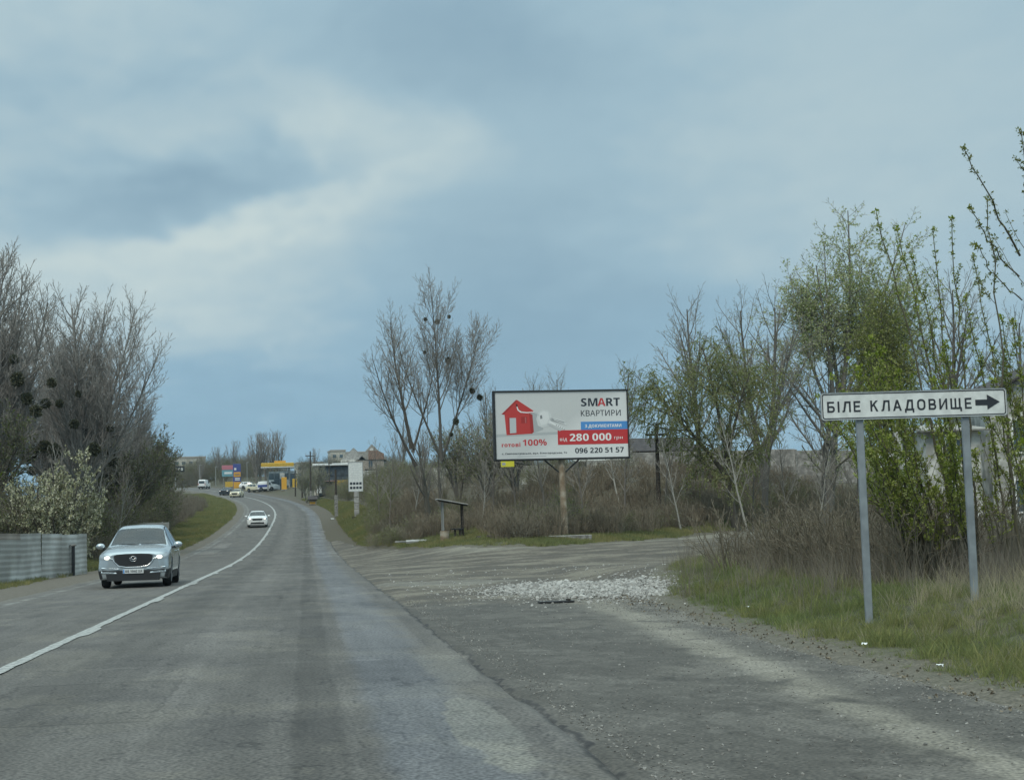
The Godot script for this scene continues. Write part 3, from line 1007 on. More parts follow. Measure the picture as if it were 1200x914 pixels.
func billboard() -> void:
	var w := 6.25
	var h := 3.08
	var cy := 5.08
	var t := thing("billboard", "large roadside billboard with a red house and the number 096 220 51 57", "billboard", Vector3(11.84, 0.82, -70), deg_to_rad(2.2))
	bx(t, "backing", Vector3(w - 0.02, h - 0.02, 0.20), Vector3(0, cy, -0.14), "billboard_frame", 0.01)
	# a black frame, four bars, butted
	bx(t, "frame", Vector3(w + 0.16, 0.075, 0.30), Vector3(0, cy + h / 2 + 0.036, -0.1), "billboard_frame", 0.012)
	bx(t, "frame", Vector3(w + 0.16, 0.085, 0.30), Vector3(0, cy - h / 2 - 0.041, -0.1), "billboard_frame", 0.012)
	bx(t, "frame", Vector3(0.10, h - 0.004, 0.30), Vector3(-w / 2 - 0.03, cy, -0.1), "billboard_frame", 0.012)
	bx(t, "frame", Vector3(0.06, h - 0.004, 0.30), Vector3(w / 2 + 0.03, cy, -0.1), "billboard_frame", 0.012)
	# the poster: paper, picture, bands and lettering, each a few millimetres proud
	var paper := mat("poster_paper", Color(1, 1, 1), 0.5)
	var g := Gradient.new()
	g.offsets = PackedFloat32Array([0.0, 0.45, 0.6, 1.0])
	g.colors = PackedColorArray([lin(0.58, 0.60, 0.60), lin(0.56, 0.58, 0.58), lin(0.66, 0.68, 0.68), lin(0.74, 0.75, 0.75)])
	var gt := GradientTexture2D.new()
	gt.gradient = g
	gt.fill_from = Vector2(0.2, 0.3)
	gt.fill_to = Vector2(0.85, 0.75)
	gt.width = 256
	gt.height = 128
	paper.albedo_texture = gt
	var mb := MB.new()
	mb.quad(Vector3(-w / 2, cy - h / 2, 0.0), Vector3(w / 2, cy - h / 2, 0.0), Vector3(w / 2, cy + h / 2, 0.0), Vector3(-w / 2, cy + h / 2, 0.0))
	var poster := part(t, "poster", mb, paper)
	mb = MB.new()
	var base := at3(-w / 2, cy + h / 2, 0.0)
	# in poster units: u to the right, v downwards, both in metres from the upper left corner
	var red := Color(0.50, 0.045, 0.040)
	var dk := Color(0.36, 0.028, 0.028)
	var shapes := [
		[0.001, Color(0.44, 0.47, 0.48), [0.02, -1.93, 3.0, -1.86, 3.1, -1.98, 0.02, -2.06]],
		[0.002, Color(0.40, 0.43, 0.44), [1.7, -0.9, 2.1, -1.0, 2.25, -1.75, 1.8, -1.90, 1.55, -1.3]],
		[0.003, red, [0.45, -1.02, 1.62, -1.02, 1.74, -1.93, 0.52, -1.98]],
		[0.004, dk, [1.60, -0.98, 1.76, -1.05, 1.80, -1.86, 1.66, -1.94]],
		[0.005, red, [0.31, -1.01, 1.00, -0.36, 1.06, -0.36, 1.80, -0.86, 1.80, -0.96, 1.5, -1.03, 0.50, -1.05]],
		[0.006, dk, [0.31, -1.01, 1.00, -0.36, 1.06, -0.36, 1.03, -0.44, 0.42, -1.03]],
		[0.006, dk, [0.61, -1.17, 0.98, -1.17, 0.98, -1.91, 0.61, -1.93]],
		[0.008, Color(0.50, 0.53, 0.55), [0.68, -1.19, 0.98, -1.19, 0.98, -1.88, 0.68, -1.90]],
		[0.006, dk, [1.22, -1.14, 1.50, -1.14, 1.50, -1.44, 1.22, -1.44]],
		[0.008, Color(0.42, 0.12, 0.12), [1.40, -1.16, 1.46, -1.16, 1.46, -1.43, 1.40, -1.43]],
		[0.006, Color(0.10, 0.02, 0.02), [0.99, -0.55, 1.07, -0.55, 1.09, -0.70, 1.00, -0.70]],
		[0.009, Color(0.74, 0.75, 0.75), [1.02, -0.68, 1.06, -0.66, 1.12, -0.82, 1.25, -0.90, 1.50, -0.93, 1.85, -0.91, 1.85, -0.95, 1.50, -0.98, 1.20, -0.95, 1.06, -0.84]],
		[0.005, Color(0.62, 0.65, 0.65), [1.93, -1.25, 2.02, -0.98, 2.25, -0.84, 2.5, -0.88, 2.64, -1.06, 2.66, -1.36, 2.52, -1.58, 2.2, -1.66, 2.0, -1.56]],
		[0.007, Color(0.70, 0.72, 0.72), [2.02, -1.22, 2.12, -0.98, 2.30, -0.90, 2.5, -0.95, 2.54, -1.25, 2.40, -1.50, 2.16, -1.55]],
		[0.009, Color(0.20, 0.22, 0.23), [2.11, -1.10, 2.20, -1.08, 2.22, -1.24, 2.12, -1.26]],
		[0.005, Color(0.36, 0.38, 0.39), [2.60, -1.20, 3.25, -1.42, 3.23, -1.50, 2.58, -1.34]],
		[0.007, Color(0.72, 0.74, 0.74), [2.55, -1.34, 3.28, -1.72, 3.20, -1.78, 2.50, -1.44]],
		[0.006, Color(0.48, 0.50, 0.51), [2.48, -1.46, 3.10, -1.80, 3.02, -1.84, 2.42, -1.52]],
		[0.006, Color(0.55, 0.57, 0.58), [1.84, -0.92, 2.00, -0.96, 2.12, -1.14, 2.06, -1.16, 1.96, -1.02, 1.84, -0.97]],
	]
	for q in shapes:
		mb.col = q[1]
		mb.prism(P(q[2]), 0.0005, q[0] + 0.001, base)
	part(poster, "printed_picture", mb, M.print)
	# the sheets the poster is pasted from, and the ring of a second key
	for u in [1.57, 3.13, 4.69]:
		mb = MB.new()
		mb.prism(P([u, -0.01, u + 0.012, -0.01, u + 0.010, -1.40, u + 0.002, -1.40]), 0.0005, 0.0012, base)
		part(poster, "sheet_seam", mb, mat("seam_grey", Color(0.52, 0.54, 0.54), 0.6) if not M.has("seam_grey") else M.seam_grey)
	mb = MB.new()
	for q in [[2.78, -1.30, 3.34, -1.52, 0.020], [2.74, -1.24, 3.30, -1.40, 0.014], [2.60, -1.42, 3.22, -1.76, 0.018]]:
		mb.col = Color(0.82, 0.84, 0.84)
		mb.prism(P([q[0], q[1], q[2], q[3], q[2] - 0.01, q[3] - q[4], q[0] - 0.01, q[1] - q[4]]), 0.0005, 0.012, base)
	mb.col = Color(0.33, 0.35, 0.36)
	for k in 5: mb.prism(P([2.86 + 0.09 * k, -1.52 - 0.05 * k, 2.90 + 0.09 * k, -1.54 - 0.05 * k, 2.88 + 0.09 * k, -1.59 - 0.05 * k, 2.84 + 0.09 * k, -1.57 - 0.05 * k]), 0.0005, 0.013, base)
	part(poster, "printed_key", mb, M.print)
	var X := func(u: float, v: float, z: float) -> Vector3: return Vector3(-w / 2 + u, cy + h / 2 - v, z)
	# bands
	for q in [["ink_blue", 4.03, 1.42, 6.25, 1.80, 0.004], ["ink_red", 2.92, 1.80, 6.25, 2.47, 0.006]]:
		mb = MB.new()
		mb.prism(P([q[1], -q[4], q[3], -q[4], q[3], -q[2], q[1], -q[2]]), 0.0005, q[5], base)
		part(poster, "printed_band", mb, M[q[0]])
	var wordmark := [["SM", 4.07, 0.79, M.ink_dark], ["A", 4.86, 0.38, M.ink_red], ["RT", 5.27, 0.66, M.ink_dark]]
	for q in wordmark: letters(poster, q[0], q[2], 0.37, X.call(q[1], 0.70, 0.003), q[3], true)
	letters(poster, "КВАРТИРИ", 1.90, 0.27, X.call(4.05, 1.16, 0.003), M.ink_dark, false)
	letters(poster, "З ДОКУМЕНТАМИ", 1.74, 0.185, X.call(4.22, 1.735, 0.006), M.ink_white, true)
	letters(poster, "від", 0.33, 0.20, X.call(3.02, 2.33, 0.008), M.ink_white, false)
	letters(poster, "280 000", 1.98, 0.34, X.call(3.48, 2.31, 0.008), M.ink_white, true)
	letters(poster, "грн", 0.40, 0.16, X.call(5.60, 2.30, 0.008), M.ink_white, false)
	letters(poster, "096 220 51 57", 2.32, 0.25, X.call(3.72, 2.88, 0.003), M.ink_dark, true)
	letters(poster, "готові", 0.87, 0.20, X.call(0.28, 2.52, 0.003), M.ink_red, true)
	letters(poster, "100%", 1.13, 0.29, X.call(1.26, 2.48, 0.003), M.ink_red, true)
	letters(poster, "с. Святопетрівське, вул. Білогородська, 1к", 3.06, 0.115, X.call(0.28, 2.90, 0.003), M.ink_dark, true)
	mb = MB.new()
	mb.prism(P([1.0, -2.985, 2.35, -2.985, 2.35, -2.965, 1.0, -2.965]), 0.0005, 0.003, base)
	part(poster, "printed_rule", mb, M.ink_grey)
	# post, brackets, owner's plate, foot
	rod(t, "post", Vector3(0.05, -0.35, -0.25), Vector3(-0.02, cy - h / 2 + 0.05, -0.25), 0.16, 0.145, "rusty_post", 16)
	for s in [-1.9, 1.9]:
		bx(t, "rear_beam", Vector3(0.1, h, 0.1), Vector3(s, cy, -0.30), "billboard_frame")
	bx(t, "rear_beam", Vector3(w * 0.8, 0.16, 0.12), Vector3(0, cy - 1.2, -0.42), "billboard_frame")
	for s in [-1.6, 1.6]:
		mb = MB.new()
		mb.bar(Vector3(s * 0.1, 2.9, -0.25), Vector3(s * 0.55, cy - h / 2 - 0.02, -0.25), 0.06, 0.06)
		part(t, "brace", mb, M.billboard_frame)
	mb = MB.new()
	mb.box(Vector3(0.62, 0.26, 0.02), at3(-w / 2 + 0.52, cy - h / 2 - 0.225, 0.03), 0.003)
	var plate := part(t, "yellow_plate", mb, mat("plate_yellow", Color(0.62, 0.58, 0.04), 0.5))
	bx(plate, "dark_mark", Vector3(0.16, 0.12, 0.004), Vector3(-w / 2 + 0.34, cy - h / 2 - 0.22, 0.042), "ink_grey")
	mb = MB.new()
	mb.tube(PackedVector3Array([Vector3(-w / 2 + 0.85, cy - h / 2 - 0.16, 0.0), Vector3(-w / 2 + 1.4, cy - h / 2 - 0.28, 0.06), Vector3(-w / 2 + 1.65, cy - h / 2 - 0.26, 0.06)]), PackedFloat32Array([0.025, 0.025, 0.025]), 6)
	part(t, "lamp_arm", mb, M.billboard_frame)
	var c := thing("concrete_block", "long low concrete block at the foot of the billboard post", "concrete block", Vector3(11.55, 0.43, -67.7), deg_to_rad(-3))
	bx(c, "block", Vector3(2.1, 0.62, 0.7), Vector3(0, 0.08, 0), "concrete", 0.03)

func pylon() -> void:
	var gy := land(4.25, 130.0)
	var t := thing("pylon_sign", "tall white sign panel with two rows of dark squares on a banded post", "sign", Vector3(4.25, gy, -130), deg_to_rad(-2))
	var y0 := 2.25
	bx(t, "panel", Vector3(1.24, 2.50, 0.16), Vector3(0, y0 + 1.25, 0), "sign_white", 0.02)
	var mb := MB.new()
	ring(mb, P([0.62, 1.25, -0.62, 1.25, -0.62, -1.25, 0.62, -1.25]), P([0.575, 1.205, -0.575, 1.205, -0.575, -1.205, 0.575, -1.205]), 0.075, 0.10, Vector3(0, y0 + 1.25, 0))
	part(t, "panel_frame", mb, M.ink_grey)
	for k in 6:
		bx(t, "printed_line", Vector3(0.70 - 0.12 * (k % 2), 0.055, 0.006), Vector3(0.0, y0 + 2.2 - 0.21 * k, 0.083), "plate_line")
	for r in 2:
		for k in 4:
			bx(t, "dark_square", Vector3(0.20, 0.20, 0.008), Vector3(-0.39 + 0.26 * k, y0 + 0.68 - 0.36 * r, 0.084), "ink_dark")
	for k in 5:
		bx(t, "post_segment", Vector3(0.42, 0.47, 0.3), Vector3(0.04, y0 - 0.245 - 0.49 * k, 0), "pale_concrete", 0.03)
	bx(t, "foot", Vector3(0.95, 0.22, 0.8), Vector3(0.12, 0.06, 0.15), "old_wood", 0.04)

# ---------------------------------------------------------------- walls and fences
func make_walls() -> void:
	var rng := RandomNumberGenerator.new()
	rng.seed = 77
	# corrugated sheets on the left
	var a := Vector2(-10.78, 46.0)
	var b := Vector2(-8.57, 62.5)
	var dir := (b - a).normalized()
	var t := thing("sheet_fence", "fence of weathered corrugated grey sheets beside the left verge", "fence", Vector3(a.x, 0, -a.y), atan2(dir.y, dir.x))
	var total := (b - a).length()
	var at := 0.0
	var k := 0
	while at < total - 0.3:
		var w: float = minf(rng.randf_range(1.7, 2.5), total - at)
		var top := 1.52 + rng.randf_range(-0.06, 0.07)
		var pts := PackedVector3Array()
		var cols := PackedColorArray()
		var rows_ := 128
		var nx := 2
		var tone := rng.randf_range(0.86, 1.1)
		for r in rows_ + 1:
			var y := -0.08 + (top + 0.08) * r / rows_
			for q in nx:
				var x := at + (w + 0.05) * q / (nx - 1)
				var z := 0.0055 * sin(y * TAU / 0.19) + (0.012 if k % 2 else -0.012) + 0.015 * sin(k * 2.3 + y)
				pts.append(Vector3(x, y + 0.02 * sin(x * 0.8 + k), z))
				var st := nz.get_noise_2d(x * 2.0, y * 3.0 + k * 9.0)
				var cc := Color(tone, tone, tone).lerp(Color(0.62, 0.50, 0.40), ss(0.25, 0.6, st) * 0.5)
				if k == 3 and y > 1.35: cc = cc.lerp(Color(0.62, 0.46, 0.36), 0.6)
				cols.append(cc)
		var mb := MB.new()
		mb.grid(rows_ + 1, nx, pts, cols, PackedVector2Array())
		part(t, "sheet", mb, M.old_tin)
		rod(t, "fence_post", Vector3(at + 0.05, -0.2, -0.07), Vector3(at + 0.05, 1.45, -0.07), 0.035, 0.035, "old_wood", 6)
		at += w
		k += 1
	M.old_tin.vertex_color_use_as_albedo = true
	for y in [0.35, 1.2]:
		bx(t, "rail", Vector3(total, 0.05, 0.04), Vector3(total / 2, y, -0.09), "old_wood")
	var p := thing("marker_post", "dark post with a small cap in front of the sheet fence's right end", "post", on(-8.75, 60.2))
	bx(p, "shaft", Vector3(0.12, 1.25, 0.12), Vector3(0, 0.5, 0), "car_black", 0.015)
	bx(p, "cap", Vector3(0.24, 0.06, 0.22), Vector3(0, 1.14, 0), "concrete", 0.01)
	# concrete wall of slabs up on the bank to the right
	t = thing("slab_wall", "grey concrete slab wall along the top of the bank behind the trees", "wall", Vector3(24.2, 0, -112.5), 0.0)
	for i in 9:
		var x := i * 2.55
		var gy := land(24.2 + x + 1.2, 112.5)
		bx(t, "slab", Vector3(2.42, 2.5, 0.12), Vector3(x + 1.275, maxf(gy, 4.0) + 1.0 + 0.03 * (i % 3), 0), "wall_slab", 0.02)
		bx(t, "wall_post", Vector3(0.16, 2.7, 0.2), Vector3(x, maxf(gy, 4.0) + 1.05, 0.02), "concrete", 0.02)
	# white ribbed fence behind the billboard
	t = thing("ribbed_fence", "white ribbed metal fence just right of the billboard post", "fence", Vector3(20.2, land(22.0, 109.5) - 0.1, -109.5), 0.0)
	for i in 9:
		bx(t, "ribbed_panel", Vector3(0.40, 1.62, 0.05), Vector3(0.22 + 0.44 * i, 0.86, 0.02 * sin(i * 2.2)), "white_wall", 0.01)
		bx(t, "fence_bar", Vector3(0.035, 1.66, 0.07), Vector3(0.44 * i, 0.86, 0.03), "slate_cladding", 0.005)
	# sheds and a dark-roofed house beyond
	t = thing("shed", "low shed with a brown sloping roof behind the white ribbed fence", "shed", Vector3(22.6, 4.4, -116))
	bx(t, "wall", Vector3(4.2, 1.7, 3.0), Vector3(0, 0.7, 0), "sand_wall")
	slope_roof(t, 4.7, 3.8, 1.55, 0.55, "grey_roof")
	t = thing("house", "house with a long dark roof right of the billboard", "house", Vector3(33.0, land(33, 150) - 0.5, -150))
	bx(t, "wall", Vector3(10.0, 3.4, 6.0), Vector3(0, 1.4, 0), "white_wall")
	bx(t, "brick_band", Vector3(7.0, 1.0, 0.1), Vector3(1.0, 1.2, 3.06), "brick_wall")
	gable_roof(t, 10.6, 6.8, 3.0, 1.35, "dark_roof", 0.0)
	for i in 3: window(t, Vector3(-2.6 + 2.4 * i, 2.35, 3.02), 1.0, 0.8)
	# pale walls half hidden by the thicket left of the billboard
	t = thing("garden_wall", "long white wall half hidden by bushes left of the billboard", "wall", Vector3(9.2, land(12.0, 125.0) - 0.2, -125))
	for i in 5: bx(t, "slab", Vector3(2.2, 1.75, 0.12), Vector3(1.1 + 2.26 * i, 0.95, 0), "white_wall", 0.02)

func slope_roof(t: Node, w: float, dpt: float, y: float, rise: float, m: String) -> void:
	var mb := MB.new()
	mb.box(Vector3(w, 0.1, dpt * 1.02), Transform3D(Basis(Vector3.RIGHT, atan2(rise, dpt)), Vector3(0, y + rise / 2, 0)), 0.02)
	part(t, "roof", mb, M[m])

func gable_roof(t: Node, w: float, dpt: float, y: float, rise: float, m: String, turn: float) -> MeshInstance3D:
	# ridge along x (turn 0) or along z (turn 90)
	var mb := MB.new()
	var ry := Transform3D(Basis(Vector3.UP, turn), Vector3.ZERO)
	var a := atan2(rise, dpt / 2)
	var l := sqrt(rise * rise + dpt * dpt / 4) + 0.25
	for s in [-1.0, 1.0]:
		var c := Vector3(0, y + rise - sin(a) * l / 2, s * cos(a) * l / 2)
		mb.box(Vector3(w, 0.12, l), ry * Transform3D(Basis(Vector3.RIGHT, s * a), c), 0.02)
	return part(t, "roof", mb, M[m])

func window(t: Node, at: Vector3, w: float, h: float, trim := "ink_white") -> void:
	var mb := MB.new()
	ring(mb, P([w / 2 + 0.08, h / 2 + 0.08, -w / 2 - 0.08, h / 2 + 0.08, -w / 2 - 0.08, -h / 2 - 0.08, w / 2 + 0.08, -h / 2 - 0.08]), P([w / 2, h / 2, -w / 2, h / 2, -w / 2, -h / 2, w / 2, -h / 2]), -0.02, 0.07, at)
	mb.box(Vector3(0.05, h, 0.05), at3(at.x, at.y, at.z + 0.03))
	var f := part(t, "window", mb, M[trim])
	bx(f, "pane", Vector3(w, h, 0.02), at + Vector3(0, 0, 0.005), "window_glass")

# ---------------------------------------------------------------- the hilltop: filling station, shop, houses
func make_far_place() -> void:
	mat("plate_line", Color(0.60, 0.635, 0.64), 0.5)
	worn(mat("wall_slab", Color(0.38, 0.365, 0.34), 0.9), 0.35, 0.75, 1.0, 33)
	var gy := land(-5, 303) - 0.1
	var t := thing("canopy", "yellow filling station canopy on posts at the bend", "canopy", Vector3(-5.2, gy, -303))
	bx(t, "roof_deck", Vector3(6.3, 0.75, 5.0), Vector3(0, 14.25 - gy, 0), "yellow_paint", 0.08)
	bx(t, "roof_edge", Vector3(6.4, 0.16, 5.1), Vector3(0, 13.78 - gy, 0), "sign_white", 0.02)
	bx(t, "roof_sign", Vector3(2.2, 0.4, 0.3), Vector3(0.5, 14.83 - gy, 1.8), "orange_paint", 0.02)
	for s in [-1.9, 2.2]: bx(t, "post", Vector3(0.3, 13.7 - gy, 0.3), Vector3(s, (13.7 - gy) / 2, 0.3), "pale_concrete", 0.02)
	t = thing("station_shop", "small grey-blue glazed filling station shop under the canopy", "shop", Vector3(-4.4, land(-4.4, 309) - 0.2, -309))
	bx(t, "wall", Vector3(5.4, 3.5, 4), Vector3(0, 1.6, 0), "teal_wall")
	for i in 5:
		for j in 2: bx(t, "pane", Vector3(0.9, 1.15, 0.06), Vector3(-2.1 + 1.05 * i, 1.1 + 1.3 * j, 2.02), "window_glass" if (i + j) % 3 else "sign_white", 0.01)
	t = thing("price_column", "bright yellow upright box below the canopy's right end", "sign", on(-3.9, 296))
	bx(t, "box", Vector3(1.0, 2.4, 0.5), Vector3(0, 1.3, 0), "orange_paint", 0.05)
	bx(t, "foot", Vector3(1.1, 0.2, 0.6), Vector3(0, 0.1, 0), "concrete", 0.02)
	t = thing("vending_box", "olive-yellow low box right of the upright yellow box", "box", on(-1.9, 296))
	bx(t, "box", Vector3(0.9, 1.7, 0.6), Vector3(0, 0.9, 0), "yellow_paint", 0.05)
	bx(t, "foot", Vector3(1.0, 0.15, 0.7), Vector3(0, 0.06, 0), "concrete", 0.02)
	# price totem
	t = thing("price_totem", "tall blue and yellow price totem left of the road bend", "sign", Vector3(-14.85, land(-14.85, 345), -345))
	var b0 := 11.1 - land(-14.85, 345)
	bx(t, "mast", Vector3(1.7, 5.5, 0.35), Vector3(0, b0 + 2.7, 0), "blue_paint", 0.04)
	bx(t, "emblem", Vector3(0.45, 0.5, 0.05), Vector3(-0.35, b0 + 4.3, 0.19), "sign_white", 0.02)
	bx(t, "yellow_panel", Vector3(1.5, 1.05, 0.08), Vector3(0.05, b0 + 3.1, 0.20), "orange_paint", 0.02)
	bx(t, "yellow_panel", Vector3(1.5, 1.45, 0.08), Vector3(0, b0 + 0.75, 0.20), "orange_paint", 0.02)
	for k in 2: bx(t, "price_line", Vector3(1.1, 0.22, 0.06), Vector3(0.1, b0 + 2.25 - 0.34 * k, 0.2), "sign_white", 0.01)
	bx(t, "dark_line", Vector3(1.1, 0.16, 0.05), Vector3(0.05, b0 + 3.1, 0.26), "blue_paint", 0.01)
	t = thing("roadside_board", "pink and teal board on legs left of the blue price totem", "sign", Vector3(-17.4, land(-17.4, 356), -356))
	b0 = 11.6 - land(-17.4, 356)
	bx(t, "panel", Vector3(2.6, 1.0, 0.2), Vector3(0, b0 + 4.65, 0), "pink_paint", 0.03)
	bx(t, "panel", Vector3(2.6, 1.5, 0.2), Vector3(0, b0 + 3.35, 0), "teal_paint", 0.03)
	bx(t, "white_stripe", Vector3(1.7, 0.45, 0.04), Vector3(0.1, b0 + 3.4, 0.11), "sign_white", 0.01)
	bx(t, "lower_board", Vector3(1.9, 1.6, 0.2), Vector3(0.35, b0 + 0.6, 0), "yellow_paint", 0.03)
	for s in [-1.0, 1.0]: bx(t, "leg", Vector3(0.16, b0 + 3.0, 0.16), Vector3(s, (b0 + 2.6) / 2, -0.15), "concrete", 0.01)
	t = thing("dark_sign", "black sign with white marks on a pole at the crest on the left", "sign", Vector3(-26.6, land(-26.6, 335), -335))
	b0 = 15.3 - land(-26.6, 335)
	bx(t, "panel", Vector3(2.3, 1.25, 0.15), Vector3(0, b0, 0), "car_black", 0.02)
	for k in 3: bx(t, "white_mark", Vector3(0.38, 0.55 - 0.1 * (k % 2), 0.03), Vector3(-0.65 + 0.62 * k, b0, 0.085), "sign_white", 0.01)
	rod(t, "pole", Vector3(-0.8, -0.3, -0.12), Vector3(-0.8, b0 + 0.6, -0.12), 0.09, 0.08, "sign_back")
	# the long shop
	gy = land(4.0, 240) - 0.2
	t = thing("long_shop", "long low shop with blue-grey front and white roof edge", "shop", Vector3(5.3, gy, -242))
	var top := 11.55 - gy
	bx(t, "wall", Vector3(5.9, top - 0.3, 7.0), Vector3(-1.0, (top - 0.3) / 2, 0), "slate_cladding")
	bx(t, "end_wall", Vector3(0.75, top - 0.35, 0.12), Vector3(-3.55, (top - 0.35) / 2, 3.58), "cream_wall", 0.01)
	bx(t, "roof", Vector3(6.2, 0.34, 7.8), Vector3(-1.0, top - 0.15, 0.2), "sign_white", 0.05)
	for i in 5: bx(t, "cladding_panel", Vector3(1.05, 1.2, 0.05), Vector3(-3.0 + 1.08 * i, top - 1.25, 3.55), "slate_cladding", 0.02)
	bx(t, "white_door", Vector3(0.75, 1.1, 0.08), Vector3(-3.1, 0.9, 3.66), "sign_white", 0.02)
	bx(t, "yellow_front", Vector3(2.8, 1.0, 0.3), Vector3(0.5, 1.75, 3.75), "yellow_paint", 0.03)
	bx(t, "cream_front", Vector3(3.0, 1.2, 0.3), Vector3(0.4, 0.62, 3.7), "cream_wall", 0.03)
	bx(t, "awning", Vector3(2.0, 0.12, 1.2), Vector3(-1.3, 2.15, 4.1), "pink_wall", 0.02)
	for i in 3: bx(t, "doorway", Vector3(0.5, 0.85, 0.05), Vector3(-0.4 + 0.8 * i, 0.55, 3.87), "dark_opening")
	# the house with two gables
	gy = land(10.5, 270) - 0.3
	t = thing("brick_house", "brick house with two grey gables above the white wall", "house", Vector3(10.5, gy, -272))
	var e := 13.35 - gy
	bx(t, "wall", Vector3(6.4, e, 8), Vector3(0, e / 2, 0), "sand_wall")
	for q in [[-2.0, 4.2, 2.0], [1.2, 4.9, 2.55]]:
		var mb := MB.new()
		mb.prism(P([q[0] - q[1] / 2, 0, q[0] + q[1] / 2, 0, q[0], q[2]]), 3.0, 4.1, at3(0, e, 0))
		part(t, "gable", mb, M.pale_concrete if q[0] < 0 else M.grey_roof)
		mb = MB.new()
		for s in [-1.0, 1.0]:
			var l := sqrt(q[1] * q[1] / 4 + q[2] * q[2]) + 0.3
			var an := atan2(q[2], q[1] / 2)
			mb.box(Vector3(l, 0.10, 8.16), Transform3D(Basis(Vector3.BACK, -s * an), Vector3(q[0] + s * cos(an) * l / 2, e + q[2] + 0.08 - sin(an) * l / 2, 0)), 0.02)
		part(t, "roof", mb, M.grey_roof)
	var mb2 := MB.new()
	mb2.prism(P([0.55, 0.0, 3.25, 0.0, 3.25, 1.0, 2.2, 1.55, 0.55, 1.6]), 4.12, 4.25, at3(0, e, 0))
	part(t, "brick_gable", mb2, M.brick_wall)
	mb2 = MB.new()
	mb2.cyl(Vector3(1.1, e + 1.75, 4.1), Vector3(1.1, e + 1.75, 4.2), 0.3, 0.3, 14)
	part(t, "round_window", mb2, M.sign_white)
	for q in [[0.9, e - 0.75, 0.65, 1.1], [-1.6, e - 0.6, 0.75, 0.5]]: window(t, Vector3(q[0], q[1], 4.02), q[2], q[3], "sand_wall")
	bx(t, "extension", Vector3(2.6, 1.7, 2.0), Vector3(-3.0, e - 0.9, 5.0), "white_wall", 0.02)
	bx(t, "porch_roof", Vector3(3.4, 0.15, 1.5), Vector3(1.6, e - 1.75, 4.7), "dark_roof", 0.02)
	t = thing("plot_wall", "white plastered wall below the brick house", "wall", Vector3(10.4, land(10.4, 236) - 0.1, -236))
	for i in 4: bx(t, "slab", Vector3(1.7, 2.0, 0.15), Vector3(-1.9 + 1.74 * i, 1.0, 0), "white_wall", 0.02)
	# far blocks of flats on the skyline
	for q in [[-52.0, 690.0, 17.0, 34.5, "leftmost pale block of flats on the skyline"], [-35.0, 720.0, 12.0, 33.5, "pale block of flats behind the bare trees at the crest"], [14.5, 700.0, 6.5, 36.5, "narrow pale tower of flats above the long shop"], [24.0, 730.0, 13.0, 37.0, "wide pale block of flats behind the brick house"], [2.0, 760.0, 13.0, 34.0, "pale block of flats behind the filling station"]]:
		t = thing("apartment_block", q[4], "apartment block", Vector3(q[0], 11, -q[1]), 0.1, "far blocks of flats")
		var hh: float = q[3] - 11.0
		bx(t, "wall", Vector3(q[2], hh, 12), Vector3(0, hh / 2, 0), "cream_wall", 0.05)
		bx(t, "parapet", Vector3(q[2] + 0.4, 0.8, 12.4), Vector3(0, hh + 0.3, 0), "sand_wall", 0.05)
		for r in int(hh / 3.0) - 3:
			for k in int(q[2] / 3.0):
				bx(t, "window", Vector3(1.5, 1.4, 0.1), Vector3(-q[2] / 2 + 1.6 + 3.0 * k, hh - 2.2 - 3.0 * r, 6.04), "window_glass")
	# white houses and a board behind the maples on the right
	gy = land(30.5, 63)
	t = thing("white_house", "white house with a dark roof edge at the right rim of the view", "house", Vector3(33.2, gy, -64), deg_to_rad(-8))
	bx(t, "wall", Vector3(8.4, 6.0, 7.0), Vector3(0, 2.8, 0), "white_wall")
	gable_roof(t, 8.0, 9.2, 5.75, 1.9, "dark_roof", PI / 2)
	mb2 = MB.new()
	mb2.prism(P([-4.2, 0, 4.2, 0, 0, 1.75]), -3.4, 3.46, at3(0, 5.8, 0))
	part(t, "gable", mb2, M.white_wall)
	for i in 3:
		for j in 2: window(t, Vector3(-2.7 + 2.3 * i, 1.5 + 2.5 * j, 3.52), 1.1, 1.3)
	t = thing("white_outbuilding", "small white outbuilding with a grey window behind the sign's right post", "outbuilding", Vector3(26.4, land(26.4, 61), -61), deg_to_rad(-8))
	bx(t, "wall", Vector3(2.2, 4.6, 3.0), Vector3(0, 2.0, 0), "white_wall")
	slope_roof(t, 2.8, 3.8, 4.25, 0.4, "grey_roof")
	window(t, Vector3(0.1, 3.5, 1.52), 0.8, 0.8)
	t = thing("notice_board", "small white board with dark print behind the sign, seen between its posts", "sign", Vector3(20.0, land(20, 50), -50), deg_to_rad(-10))
	var by := 3.18 - land(20.0, 50.0)
	mb2 = MB.new()
	mb2.box(Vector3(1.32, 0.50, 0.05), Transform3D(Basis(Vector3.BACK, 0.07), Vector3(0, by, 0)), 0.01)
	part(t, "panel", mb2, M.sign_white)
	for k in 2:
		for j in 4:
			mb2 = MB.new()
			mb2.box(Vector3(0.22, 0.05, 0.008), Transform3D(Basis(Vector3.BACK, 0.07), Vector3(-0.45 + 0.3 * j, by + 0.1 - 0.2 * k + 0.07 * (-0.45 + 0.3 * j), 0.028)))
			part(t, "dark_print", mb2, M.ink_dark)
	rod(t, "post", Vector3(0.05, -0.2, -0.1), Vector3(0.05, by + 1.2, -0.1), 0.16, 0.15, "white_wall", 10)

